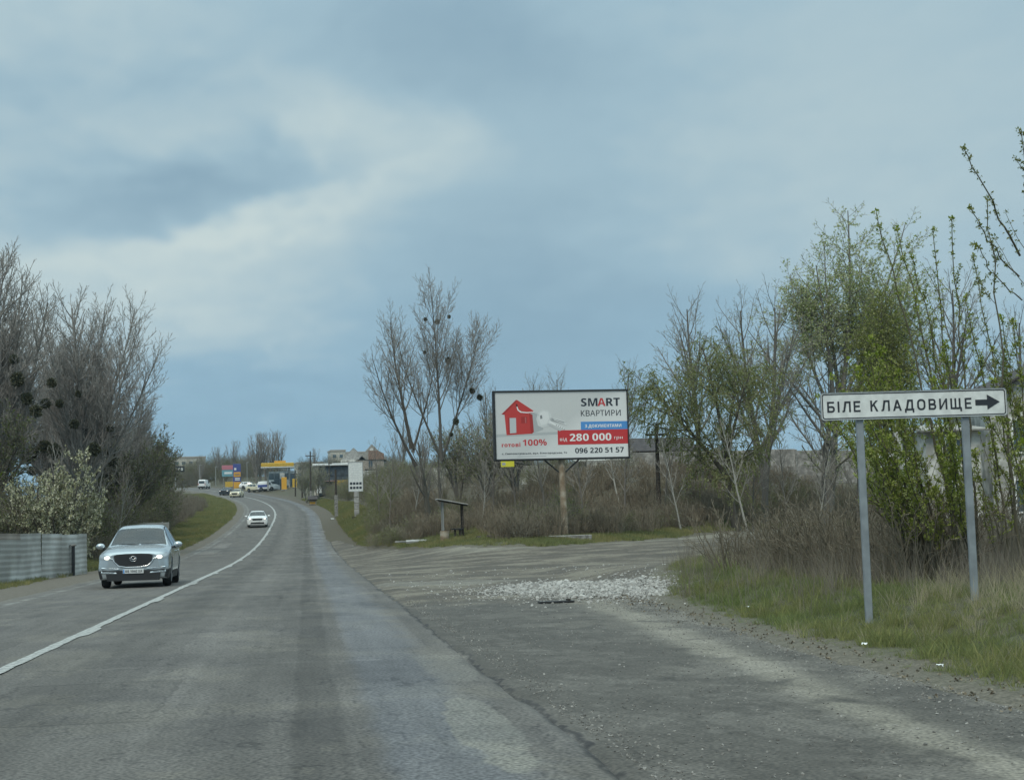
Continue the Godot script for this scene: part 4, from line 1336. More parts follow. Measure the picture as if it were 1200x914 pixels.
# ---------------------------------------------------------------- vehicles: a skin through cross-sections
# each station: z, floor y, floor w, side w, side y, belt y, belt w, roof edge y, roof edge w, crown y   (front at +Z)
var suv := [
	[2.28, 0.30, 0.60, 0.66, 0.58, 0.76, 0.63, 0.87, 0.54, 0.90],
	[2.22, 0.25, 0.80, 0.85, 0.58, 0.79, 0.80, 0.91, 0.64, 0.945],
	[2.05, 0.23, 0.86, 0.905, 0.61, 0.85, 0.875, 0.95, 0.70, 0.99],
	[1.70, 0.22, 0.87, 0.92, 0.65, 0.92, 0.885, 1.01, 0.72, 1.045],
	[1.20, 0.22, 0.87, 0.92, 0.68, 0.97, 0.885, 1.06, 0.73, 1.10],
	[0.86, 0.22, 0.87, 0.92, 0.70, 1.00, 0.885, 1.095, 0.74, 1.14],
	[0.45, 0.22, 0.87, 0.92, 0.70, 1.01, 0.88, 1.33, 0.67, 1.375],
	[0.05, 0.22, 0.87, 0.92, 0.70, 1.02, 0.88, 1.535, 0.605, 1.60],
	[-0.40, 0.22, 0.87, 0.92, 0.70, 1.03, 0.88, 1.60, 0.59, 1.67],
	[-1.20, 0.22, 0.87, 0.92, 0.72, 1.05, 0.88, 1.58, 0.58, 1.66],
	[-1.80, 0.24, 0.86, 0.91, 0.72, 1.07, 0.865, 1.49, 0.56, 1.58],
	[-2.10, 0.28, 0.82, 0.89, 0.72, 1.06, 0.84, 1.20, 0.58, 1.28],
	[-2.27, 0.36, 0.70, 0.80, 0.70, 0.98, 0.76, 1.04, 0.56, 1.07],
]
var van := [
	[2.15, 0.30, 0.60, 0.68, 0.60, 0.80, 0.66, 0.92, 0.56, 0.96],
	[2.05, 0.24, 0.80, 0.86, 0.62, 0.88, 0.82, 1.02, 0.68, 1.06],
	[1.60, 0.22, 0.84, 0.90, 0.66, 1.00, 0.87, 1.14, 0.74, 1.20],
	[1.10, 0.22, 0.84, 0.91, 0.70, 1.05, 0.88, 1.50, 0.74, 1.56],
	[0.65, 0.22, 0.84, 0.91, 0.70, 1.06, 0.88, 1.78, 0.72, 1.86],
	[-0.5, 0.22, 0.84, 0.91, 0.70, 1.06, 0.89, 1.84, 0.74, 1.93],
	[-1.9, 0.24, 0.84, 0.91, 0.70, 1.06, 0.89, 1.82, 0.74, 1.91],
	[-2.12, 0.28, 0.82, 0.89, 0.70, 1.05, 0.87, 1.72, 0.72, 1.82],
	[-2.18, 0.34, 0.78, 0.86, 0.70, 1.04, 0.84, 1.62, 0.70, 1.72],
]
var skin := []
var axles := []
var wheel_r := 0.36

func section(z: float) -> Array:
	var k := 0
	while k < skin.size() - 2 and z < skin[k + 1][0]: k += 1
	var a: Array = skin[maxi(k - 1, 0)]
	var b: Array = skin[k]
	var c: Array = skin[k + 1]
	var d: Array = skin[mini(k + 2, skin.size() - 1)]
	var t := clampf((b[0] - z) / (b[0] - c[0]), 0, 1)
	var out := [z]
	for i in range(1, 10):
		var m0: float = (c[i] - a[i]) * 0.5 * (b[0] - c[0]) * 2.0 / maxf(a[0] - c[0], 1e-3) if k > 0 else c[i] - b[i]
		var m1: float = (d[i] - b[i]) * 0.5 * (b[0] - c[0]) * 2.0 / maxf(b[0] - d[0], 1e-3) if k < skin.size() - 2 else c[i] - b[i]
		var t2 := t * t
		var t3 := t2 * t
		out.append((2 * t3 - 3 * t2 + 1) * b[i] + (t3 - 2 * t2 + t) * m0 + (-2 * t3 + 3 * t2) * c[i] + (t3 - t2) * m1)
	return out

func skin_at(z: float, p: float) -> Vector3:      # p: 0 floor middle, 1 sill, 3 flank, 4 belt, 6 roof edge, 8 crown
	var s := section(z)
	var yb: float = s[1]
	for ax in axles:
		var dz := absf(z - ax)
		var r := wheel_r + 0.055
		if dz < r: yb = maxf(yb, wheel_r + sqrt(r * r - dz * dz))
	var q := [Vector2(0, yb), Vector2(s[2], yb), Vector2(s[3], maxf(yb + 0.02, lerpf(s[1], s[4], 0.55))), Vector2(s[3], maxf(s[4], yb + 0.04)), Vector2(s[6], s[5]), Vector2(lerpf(s[6], s[8], 0.5) + 0.012, lerpf(s[5], s[7], 0.5)), Vector2(s[8], s[7]), Vector2(s[8] * 0.6, lerpf(s[7], s[9], 0.78)), Vector2(0, s[9])]
	q[2].y = minf(q[2].y, q[3].y)
	var k := clampi(int(p), 0, 7)
	var t := p - k
	var v: Vector2
	if k >= 2 and k <= 6 and k != 4:
		v = q[k].cubic_interpolate(q[k + 1], q[k - 1], q[k + 2] if k < 7 else q[8], t)
	else: v = q[k].lerp(q[k + 1], t)
	return Vector3(v.x, v.y, z)

func patch(parent: Node, called: String, z0: float, z1: float, p0: float, p1: float, off: float, m: Material, side: float) -> MeshInstance3D:
	# side 1 or -1 for one flank, 0 to span across the middle
	var nz_ := 9
	var np_ := 9
	var pts := PackedVector3Array()
	for r in nz_:
		var z := lerpf(z0, z1, float(r) / (nz_ - 1))
		for k in np_:
			var f := float(k) / (np_ - 1)
			var p := lerpf(p0, p1, f)
			var sd := side
			if side == 0.0:
				p = lerpf(p0, 8.0, 1.0 - absf(2 * f - 1))
				sd = -1.0 if f < 0.5 else 1.0
			var e := 0.01
			var c := skin_at(z, p)
			var dz := skin_at(z - e, p) - skin_at(z + e, p)
			var dp := skin_at(z, minf(p + 0.02, 8.0)) - skin_at(z, p - 0.02)
			var nn := dz.cross(dp).normalized()
			if nn.x < -0.2 or (nn.y < 0 and absf(nn.x) < 0.5): nn = -nn
			c += nn * off
			pts.append(Vector3(c.x * (sd if sd != 0 else 1.0), c.y, c.z))
	var mb := MB.new()
	# rows run to the rear; columns must run to +x over the top
	mb.grid(nz_, np_, pts, PackedColorArray(), PackedVector2Array(), side == 1.0)
	return part(parent, called, mb, m)

func wheel(t: Node, pos: Vector3, w: float) -> void:
	var s := signf(pos.x)
	var mb := MB.new()
	var r := wheel_r
	mb.tube(PackedVector3Array([pos + Vector3(-w / 2, 0, 0), pos + Vector3(-w / 2 + 0.01, 0, 0), pos + Vector3(-w / 2 + 0.05, 0, 0), pos + Vector3(w / 2 - 0.05, 0, 0), pos + Vector3(w / 2 - 0.01, 0, 0), pos + Vector3(w / 2, 0, 0)]), PackedFloat32Array([r * 0.7, r * 0.9, r, r, r * 0.9, r * 0.7]), 24, Color(1, 1, 1), Color(1, 1, 1), true)
	var o := put("wheel", mb.mesh(M.tyre_rubber), t)
	mb = MB.new()
	var f := pos + Vector3(s * (w / 2 + 0.004), 0, 0)
	mb.cyl(f + Vector3(-s * 0.03, 0, 0), f, r * 0.2, r * 0.2, 12)
	for k in 5:
		var a := TAU * k / 5.0 + 0.3
		var d := Vector3(0, cos(a), sin(a))
		mb.bar(f + d * r * 0.12, f + d * r * 0.66, 0.02, 0.055, 0.004)
	mb.tube(PackedVector3Array([f + Vector3(-s * 0.03, 0, 0), f]), PackedFloat32Array([r * 0.68, r * 0.68]), 24)
	put("rim", mb.mesh(M.wheel_rim), o)

func ball(mb: MB, c: Vector3, r: Vector3, sides := 10) -> void:
	var pts := PackedVector3Array()
	var m := sides / 2 + 1
	for i in m:
		var a := PI * i / (m - 1)
		for k in sides + 1:
			var b := TAU * k / sides
			pts.append(c + Vector3(r.x * sin(a) * cos(b), r.y * cos(a), r.z * sin(a) * sin(b)))
	var i0 := mb.v.size()
	mb.grid(m, sides + 1, pts, PackedColorArray(), PackedVector2Array(), true)
	for i in pts.size():
		var d := (pts[i] - c) / (r * r)
		mb.n[i0 + i] = d.normalized()
	# winding to suit the normals
	var k0 := mb.ix.size() - (m - 1) * sides * 6
	var a2 := mb.v[mb.ix[k0 + sides * 6]]; var b2 := mb.v[mb.ix[k0 + sides * 6 + 1]]; var c2 := mb.v[mb.ix[k0 + sides * 6 + 2]]
	if (b2 - a2).cross(c2 - a2).dot(a2 + b2 + c2 - c * 3) > 0:
		for k in range(k0, mb.ix.size(), 3):
			var q := mb.ix[k + 1]
			mb.ix[k + 1] = mb.ix[k + 2]
			mb.ix[k + 2] = q

func car(called: String, label: String, cat: String, pos: Vector3, turn: float, table: Array, paint: Material, sy: float, lamps: bool, suv_look: bool, detail := true) -> Node3D:
	var t := thing(called, label, cat, pos, turn)
	skin = []
	for row in table:
		var q: Array = row.duplicate()
		for i in [1, 4, 5, 7, 9]: q[i] *= sy
		if not suv_look: q[1] *= 0.8
		skin.append(q)
	var z_front: float = skin[0][0]
	var z_rear: float = skin[skin.size() - 1][0]
	axles = [z_front - 0.92, z_rear + 0.93]
	wheel_r = 0.36 if suv_look else 0.315
	var zs := []
	var z := z_front
	while z > z_rear:
		zs.append(z)
		z -= 0.035 if (absf(z - axles[0]) < 0.5 or absf(z - axles[1]) < 0.5 or z > z_front - 0.3 or z < z_rear + 0.3) else 0.09
		if not detail: z -= 0.04
	zs.append(z_rear)
	var ps := []
	var steps := 4 if detail else 2
	for k in 8:
		for i in steps: ps.append(k + float(i) / steps)
	ps.append(8.0)
	var m: int = ps.size()
	var nc_ := m * 2 - 1
	var pts := PackedVector3Array()
	for zz in zs:
		var row := []
		for p in ps: row.append(skin_at(zz, p))
		for k in m: pts.append(row[k] * Vector3(-1, 1, 1))
		for k in range(m - 2, -1, -1): pts.append(row[k])
	var mb := MB.new()
	mb.grid(zs.size(), nc_, pts, PackedColorArray(), PackedVector2Array())
	for e in [0, zs.size() - 1]:                       # nose and tail
		for k in m - 1:
			var a := pts[e * nc_ + k]; var b := pts[e * nc_ + k + 1]
			var a2 := a * Vector3(-1, 1, 1); var b2 := b * Vector3(-1, 1, 1)
			if a.distance_to(a2) < 1e-4 and b.distance_to(b2) < 1e-4: continue
			mb.quad_out(a, a2, b2, b, Vector3(0, 0, 1 if e == 0 else -1))
	var open_ := table == suv and detail
	if open_:                                             # the windscreen opening
		var keep := PackedInt32Array()
		for k in range(0, mb.ix.size(), 6):
			var c := Vector3.ZERO
			for j in 6: c += mb.v[mb.ix[k + j]] / 6.0
			var s := section(c.z)
			if c.z < 0.80 and c.z > 0.10 and absf(c.x) < (s[8] as float) - 0.015: continue
			for j in 6: keep.append(mb.ix[k + j])
		mb.ix = keep
	part(t, "body", mb, paint)
	if open_:
		bx(t, "dashboard", Vector3(1.36, 0.16, 0.5), Vector3(0, 1.0 * sy, 0.62), "car_black", 0.05)
		for s in [-0.36, 0.36]:
			var seat := bx(t, "seat", Vector3(0.50, 0.62, 0.14), Vector3(s, 0.98 * sy, -0.32), "seat_cloth", 0.05)
			bx(seat, "headrest", Vector3(0.27, 0.17, 0.10), Vector3(s, 1.40 * sy, -0.36), "seat_cloth", 0.04)
		bx(t, "rear_bench", Vector3(1.3, 0.7, 0.15), Vector3(0, 0.98 * sy, -1.2), "seat_cloth", 0.05)
		var wl := MB.new()
		var wp := PackedVector3Array()
		var wr := PackedFloat32Array()
		for k in 17:
			wp.append(Vector3(0.36 + 0.18 * cos(TAU * k / 16.0), 1.05 * sy + 0.17 * sin(TAU * k / 16.0), 0.30 - 0.05 * sin(TAU * k / 16.0)))
			wr.append(0.016)
		wl.tube(wp, wr, 6)
		part(t, "steering_wheel", wl, M.car_black)
		bx(t, "inside_mirror", Vector3(0.22, 0.06, 0.03), Vector3(0, 1.50 * sy, 0.12), "car_black", 0.015)
	# floor pan, so that daylight shows only between the wheels
	mb = MB.new()
	mb.box(Vector3(1.3, 0.35, z_front - z_rear - 0.5), at3(0, 0.44 * sy + 0.05, (z_front + z_rear) / 2), 0.08)
	part(t, "floor_pan", mb, M.car_black)
	# glass
	if table == suv:
		patch(t, "windscreen", 0.83, 0.07, 5.98, 8.0, 0.004, M.car_pane if detail else M.car_glass, 0.0)
		patch(t, "rear_window", -1.86, -2.10, 6.2, 8.0, 0.006, M.car_glass, 0.0)
		for s in [-1.0, 1.0]:
			patch(t, "side_window", 0.32, -0.36, 4.22, 5.75, 0.006, M.car_glass, s)
			patch(t, "side_window", -0.44, -1.25, 4.22, 5.8, 0.006, M.car_glass, s)
			patch(t, "side_window", -1.31, -1.75, 4.35, 5.75, 0.006, M.car_glass, s)
			patch(t, "pillar_trim", 0.10, -0.44, 5.86, 5.99, 0.007, M.car_black, s)
	else:
		patch(t, "windscreen", 1.45, 0.75, 6.15, 8.0, 0.006, M.car_glass, 0.0)
		for s in [-1.0, 1.0]: patch(t, "side_window", 1.0, 0.1, 4.2, 5.7, 0.006, M.car_glass, s)
	for s in [-1.0, 1.0]:
		for ax in axles: wheel(t, Vector3(s * 0.79, wheel_r, ax), 0.225)
		if suv_look: patch(t, "sill_cladding", axles[0] - 0.43, axles[1] + 0.43, 1.02, 1.75, 0.012, M.car_black, s)
		# door mirrors
		mb = MB.new()
		var mz := 0.62 if table == suv else 1.0
		ball(mb, Vector3(s * 1.03, 1.10 * sy, mz), Vector3(0.125, 0.085, 0.09))
		var mir := part(t, "mirror", mb, paint)
		bx(mir, "mirror_arm", Vector3(0.16, 0.06, 0.07), Vector3(s * 0.91, 1.03 * sy, mz - 0.02), "car_black", 0.02)
	if not detail: return t
	var f := z_front
	for s in [-1.0, 1.0]:
		var hl := patch(t, "headlight", f - 0.36, f - 0.035, 3.75, 5.05, 0.008, M.lamp_lens, s)
		mb = MB.new()
		ball(mb, Vector3(s * 0.66, 0.80 * sy, f - 0.02), Vector3(0.085, 0.05, 0.05))
		if lamps: part(hl, "lamp_glow", mb, M.lamp_glow)
	return t

func make_vehicles() -> void:
	# the silver car coming towards us
	var t := car("silver_car", "silver car coming downhill in the left lane, headlights on", "car", Vector3(-4.5, road_y(41.3), -43.6), deg_to_rad(0.5), suv, M.silver_paint, 1.0, true, true)
	var f := 2.28
	var mb := MB.new()
	var gp := P([-0.50, 0.845, -0.47, 0.70, -0.36, 0.60, -0.18, 0.565, 0.18, 0.565, 0.36, 0.60, 0.47, 0.70, 0.50, 0.845, 0.42, 0.885, 0.2, 0.90, -0.2, 0.90, -0.42, 0.885])
	mb.prism(gp, f - 0.12, f + 0.022)
	var gr := part(t, "grille", mb, M.car_black)
	for k in 5:
		bx(gr, "grille_bar", Vector3(0.82 - 0.05 * absf(k - 3.0), 0.008, 0.006), Vector3(0, 0.62 + 0.052 * k, f + 0.024), "sign_black")
	mb = MB.new()
	var arc := PackedVector3Array()
	var rad := PackedFloat32Array()
	for q in [[-0.66, 0.79], [-0.53, 0.77], [-0.485, 0.69], [-0.37, 0.585], [-0.18, 0.55], [0.18, 0.55], [0.37, 0.585], [0.485, 0.69], [0.53, 0.77], [0.66, 0.79]]:
		arc.append(Vector3(q[0], q[1], f + 0.012 - 0.10 * maxf(0.0, absf(q[0]) - 0.5)))
		rad.append(0.016)
	mb.tube(arc, rad, 8)
	part(gr, "chrome_wing", mb, M.chrome)
	mb = MB.new()                                        # the emblem: a ring with wings spread in a V
	var ring_ := PackedVector3Array()
	rad = PackedFloat32Array()
	for k in 17:
		var a := TAU * k / 16.0
		ring_.append(Vector3(0.085 * cos(a), 0.765 + 0.062 * sin(a), f + 0.03))
		rad.append(0.007)
	mb.tube(ring_, rad, 6)
	mb.tube(PackedVector3Array([Vector3(-0.082, 0.775, f + 0.03), Vector3(-0.04, 0.775, f + 0.032), Vector3(0, 0.735, f + 0.034), Vector3(0.04, 0.775, f + 0.032), Vector3(0.082, 0.775, f + 0.03)]), PackedFloat32Array([0.005, 0.009, 0.011, 0.009, 0.005]), 6)
	part(gr, "emblem", mb, M.chrome)
	# bumper: black intake, silver blades, black foot
	mb = MB.new()
	mb.prism(P([-0.60, 0.47, -0.40, 0.39, -0.34, 0.36, 0.34, 0.36, 0.40, 0.39, 0.60, 0.47, 0.30, 0.47, -0.30, 0.47]), f - 0.1, f + 0.012)
	mb.prism(P([-0.66, 0.20, 0.66, 0.20, 0.70, 0.385, -0.70, 0.385]), f - 0.16, f + 0.016)
	part(t, "lower_intake", mb, M.car_black)
	for s in [-1.0, 1.0]:
		patch(t, "bumper_cladding", f - 0.5, f - 0.012, 1.0, 2.25, 0.012, M.car_black, s)
		mb = MB.new()
		mb.bar(Vector3(s * 0.50, 0.455, f + 0.006), Vector3(s * 0.80, 0.475, f - 0.045), 0.05, 0.03, 0.008)
		var fl := part(t, "fog_slot", mb, M.car_black)
		mb = MB.new()
		mb.bar(Vector3(s * 0.42, 0.395, f + 0.02), Vector3(s * 0.83, 0.425, f - 0.05), 0.05, 0.045, 0.012)
		part(fl, "silver_blade", mb, M.chrome)
		mb = MB.new()
		mb.bar(Vector3(s * 0.34, 0.505, f + 0.01), Vector3(s * 0.82, 0.535, f - 0.045), 0.05, 0.035, 0.012)
		part(fl, "silver_blade", mb, M.chrome)
	var pl := bx(t, "number_plate", Vector3(0.53, 0.115, 0.012), Vector3(0, 0.445, f + 0.034), "sign_white", 0.004)
	bx(pl, "plate_band", Vector3(0.035, 0.10, 0.003), Vector3(-0.24, 0.445, f + 0.0425), "ink_blue")
	letters(pl, "ВВ 1040 ХА", 0.43, 0.068, Vector3(-0.20, 0.411, f + 0.0405), M.ink_dark, true)
	bx(t, "wiper", Vector3(0.55, 0.015, 0.02), Vector3(-0.25, 1.135, 0.90), "car_black", 0.004, 0.06)
	bx(t, "wiper", Vector3(0.50, 0.015, 0.02), Vector3(0.32, 1.135, 0.90), "car_black", 0.004, 0.06)
	for s in [-1.0, 1.0]:
		for z in [0.10, -0.85]: bx(t, "door_handle", Vector3(0.03, 0.03, 0.2), Vector3(s * 0.915, 0.93, z - 0.3), "silver_paint", 0.01)
	# a white saloon farther up, in the same lane
	t = car("white_car", "small white car on the rising bend, ahead of the silver car", "car", Vector3(-4.35, road_y(143), -143), 0.02, suv, M.white_paint, 0.88, true, false)
	mb = MB.new()
	mb.prism(P([-0.42, 0.58, 0.42, 0.58, 0.46, 0.74, -0.46, 0.74]), 2.18, 2.30)
	part(t, "grille", mb, M.car_black)
	mb = MB.new()
	mb.prism(P([-0.62, 0.26, 0.62, 0.26, 0.58, 0.40, -0.58, 0.40]), 2.18, 2.295)
	part(t, "lower_intake", mb, M.car_black)
	bx(t, "number_plate", Vector3(0.5, 0.11, 0.01), Vector3(0, 0.47, 2.305), "sign_white")
	# two far cars with their lamps lit
	t = car("white_car", "far pale car with glowing headlights, nearer of two on the hill", "car", Vector3(-11.9, road_y(275), -275), -0.14, suv, M.beige_paint, 0.9, true, false)
	bx(t, "grille", Vector3(0.9, 0.25, 0.05), Vector3(0, 0.55, 2.28), "car_black", 0.02)
	t = car("dark_car", "far dark car with glowing headlights, farther of two on the hill", "car", Vector3(-14.6, road_y(292), -292), -0.16, suv, M.dark_paint, 0.9, true, false)
	bx(t, "grille", Vector3(0.9, 0.25, 0.05), Vector3(0, 0.55, 2.28), "car_black", 0.02)
	# the white van driving away at the crest
	t = car("white_van", "white van seen from behind at the crest of the road", "van", Vector3(-22.3, road_y(350), -350), PI - 0.2, van, M.white_paint, 1.06, false, true)
	bx(t, "rear_window", Vector3(1.25, 0.55, 0.03), Vector3(0, 1.45, -2.20), "car_glass", 0.02)
	bx(t, "rear_bumper", Vector3(1.6, 0.25, 0.1), Vector3(0, 0.45, -2.20), "car_black", 0.04)
	for s in [-1.0, 1.0]: bx(t, "tail_lamp", Vector3(0.13, 0.5, 0.05), Vector3(s * 0.76, 1.0, -2.19), "tail_lamp", 0.02)
	# parked by the filling station
	t = car("white_van", "white van with a blue stripe parked under the gas canopy", "van", on(-7.0, 306), 1.0, van, M.white_paint, 1.0, false, true, false)
	for s in [-1.0, 1.0]: bx(t, "blue_stripe", Vector3(0.03, 0.5, 2.4), Vector3(s * 0.93, 1.0, -0.8), "blue_paint", 0.01)
	t = car("beige_car", "beige car parked left of the white and blue van", "car", on(-9.4, 308), 0.9, suv, M.beige_paint, 1.0, false, true, false)
	t = car("white_car", "white car parked at the roadside left of the big bare trees", "car", on(-11.4, 330), 1.3, suv, M.white_paint, 0.9, false, false, false)

# ---------------------------------------------------------------- trees
var R := RandomNumberGenerator.new()

func jit(s: float) -> Vector3:
	return Vector3(R.randf_range(-s, s), R.randf_range(-s, s), R.randf_range(-s, s))

func leaf(mb: MB, p: Vector3, d: Vector3, size: float, wide: float, c: Color) -> void:
	var side := d.cross(jit(1.0)).normalized() * size * wide
	var nn := d.cross(side).normalized()
	var i := mb.v.size()
	var mid := p + d * size * 0.45 + nn * size * 0.10
	mb.v.append(p); mb.v.append(mid + side); mb.v.append(p + d * size); mb.v.append(mid - side)
	for k in 4:
		mb.n.append(nn); mb.c.append(c); mb.uv.append(Vector2.ZERO)
	mb.ix.append_array([i, i + 1, i + 2, i, i + 2, i + 3])

# L: one dictionary per branching level; T holds the collectors
func grow(T: Dictionary, p: Vector3, d: Vector3, len: float, r: float, lev: int) -> void:
	var L: Dictionary = T.levels[lev]
	var seg: int = L.seg
	var pts := PackedVector3Array([p])
	var rad := PackedFloat32Array([r])
	var dirs := [d]
	var last: bool = lev == T.levels.size() - 1
	var tip: float = L.get("tip", 0.3)
	for k in seg:
		d = (d + jit(L.wob) + Vector3.UP * L.up).normalized()
		p += d * len / seg
		pts.append(p)
		dirs.append(d)
		rad.append(maxf(r * lerpf(1.0, tip, float(k + 1) / seg), T.thin))
	if lev == 0 and T.get("flare", true): rad[0] *= 1.35
	var cc: Color = T.bark.lerp(T.twig_col, clampf(lev / 2.0 + R.randf_range(-0.15, 0.15), 0, 1))
	var mb: MB = T.wood if lev <= T.get("wood_levels", 1) else T.twigs
	mb.tube(pts, rad, L.sides, cc, cc)
	if L.has("leaves"):
		var nl: int = maxi(1, roundi(L.leaves * len * R.randf_range(0.6, 1.4)))
		for k in nl:
			var t := R.randf_range(0.15, 1.0) * seg
			var i := mini(int(t), seg - 1)
			var q := pts[i].lerp(pts[i + 1], t - i)
			var ld: Vector3 = (dirs[i] * 0.5 + jit(1.0) + Vector3.UP * T.get("leaf_up", 0.2)).normalized()
			leaf(T.leaf, q, ld, T.leaf_size * R.randf_range(0.6, 1.3), T.get("leaf_wide", 0.35), (T.leaf_a as Color).lerp(T.leaf_b, R.randf()))
	if last: return
	var N: Dictionary = T.levels[lev + 1]
	var n: int = maxi(1, roundi(N.dens * len * R.randf_range(0.8, 1.2)))
	var az := R.randf() * TAU
	var st: float = N.start
	for k in n:
		var t := lerpf(st, 0.985, (k + R.randf()) / n)
		var f := t * seg
		var i := mini(int(f), seg - 1)
		var q := pts[i].lerp(pts[i + 1], f - i)
		var bd: Vector3 = dirs[i + 1]
		az += 2.4 + R.randf_range(-0.5, 0.5)
		var x := bd.cross(Vector3(0.3, 0.1, 0.9) if absf(bd.y) > 0.8 else Vector3.UP).normalized()
		var o := (x * cos(az) + bd.cross(x) * sin(az)).normalized()
		var ang: float = deg_to_rad(N.ang * R.randf_range(0.75, 1.25))
		var shape := 1.0
		match N.get("shape", 0):
			0: shape = lerpf(1.0, 0.35, (t - st) / (1.0 - st))
			1: shape = 0.35 + 0.75 * sin(PI * pow((t - st) / (1.0 - st), 0.8))
			2: shape = lerpf(1.1, 0.5, pow((t - st) / (1.0 - st), 2))
		var cl: float = N.ratio * len * shape * R.randf_range(0.7, 1.2)
		if cl < 0.12: continue
		var cr: float = maxf(minf(lerpf(r, r * tip, t) * N.rr, cl * 0.035), T.thin)
		grow(T, q, bd * cos(ang) + o * sin(ang), cl, cr, lev + 1)

func tree_parts(called: String, T: Dictionary, stems: Array, sd: int, label: String, cat: String, group := "") -> Node3D:
	R.seed = sd
	T.wood = MB.new()
	T.twigs = MB.new()
	T.leaf = MB.new()
	for s in stems: grow(T, s[0], (s[1] as Vector3).normalized(), s[2], s[3], 0)
	var o := thing(called, label, cat, Vector3.ZERO, 0.0, group)
	part(o, "trunk", T.wood, M.wood_bark)
	part(o, "crown", T.twigs, M.twig)
	if T.leaf.ix.size(): part(o, "foliage", T.leaf, M.leaf)
	return o

var ball_mesh: ArrayMesh
func mistletoe(o: Node3D, p: Vector3, r: float) -> void:
	if ball_mesh == null:
		var mb := MB.new()
		for k in 900:
			var d := jit(1.0).normalized()
			leaf(mb, d * R.randf_range(0.15, 0.80), (d + jit(0.8)).normalized(), R.randf_range(0.2, 0.36), 0.32, Color(0.045, 0.050, 0.028).lerp(Color(0.10, 0.10, 0.052), R.randf()))
		ball_mesh = mb.mesh(M.leaf_dark)
	# sits on the branch that passes nearest
	var best := 1e9
	var at := p
	for nm in ["trunk", "crown"]:
		var vs: PackedVector3Array = (o.get_node(nm) as MeshInstance3D).mesh.surface_get_arrays(0)[Mesh.ARRAY_VERTEX]
		for i in range(0, vs.size(), 1 if nm == "trunk" else 5):
			var e := vs[i].distance_squared_to(p)
			if e < best:
				best = e
				at = vs[i]
	p = at
	r *= 0.7
	var b := put("mistletoe", ball_mesh, o, p)
	b.scale = Vector3(r, r * 0.9, r)
	b.rotation = Vector3(p.x, p.y * 3.0, p.z)

func bare(h: float, spread: float, dens := 1.0, thin := 0.009) -> Dictionary:
	return {"bark": Color(0.13, 0.122, 0.108), "twig_col": Color(0.25, 0.235, 0.205), "thin": thin, "levels": [
		{"seg": 10, "wob": 0.05, "up": 0.04, "sides": 8, "tip": 0.18},
		{"seg": 7, "wob": 0.09, "up": 0.10, "sides": 5, "dens": 2.3 * dens, "start": 0.25, "ang": 38.0, "ratio": spread, "rr": 0.55, "shape": 2},
		{"seg": 5, "wob": 0.11, "up": 0.09, "sides": 4, "dens": 3.0 * dens, "start": 0.2, "ang": 38.0, "ratio": 0.44, "rr": 0.6, "shape": 0},
		{"seg": 3, "wob": 0.14, "up": 0.06, "sides": 3, "dens": 5.2 * dens, "start": 0.12, "ang": 36.0, "ratio": 0.46, "rr": 0.6, "shape": 0},
		{"seg": 2, "wob": 0.15, "up": 0.05, "sides": 3, "dens": 7.5 * dens, "start": 0.15, "ang": 36.0, "ratio": 0.58, "rr": 0.7, "shape": 0},
	]}

func land3(x: float, d: float, sink := 0.1) -> Vector3:
	return Vector3(x, land(x, d) - sink, -d)

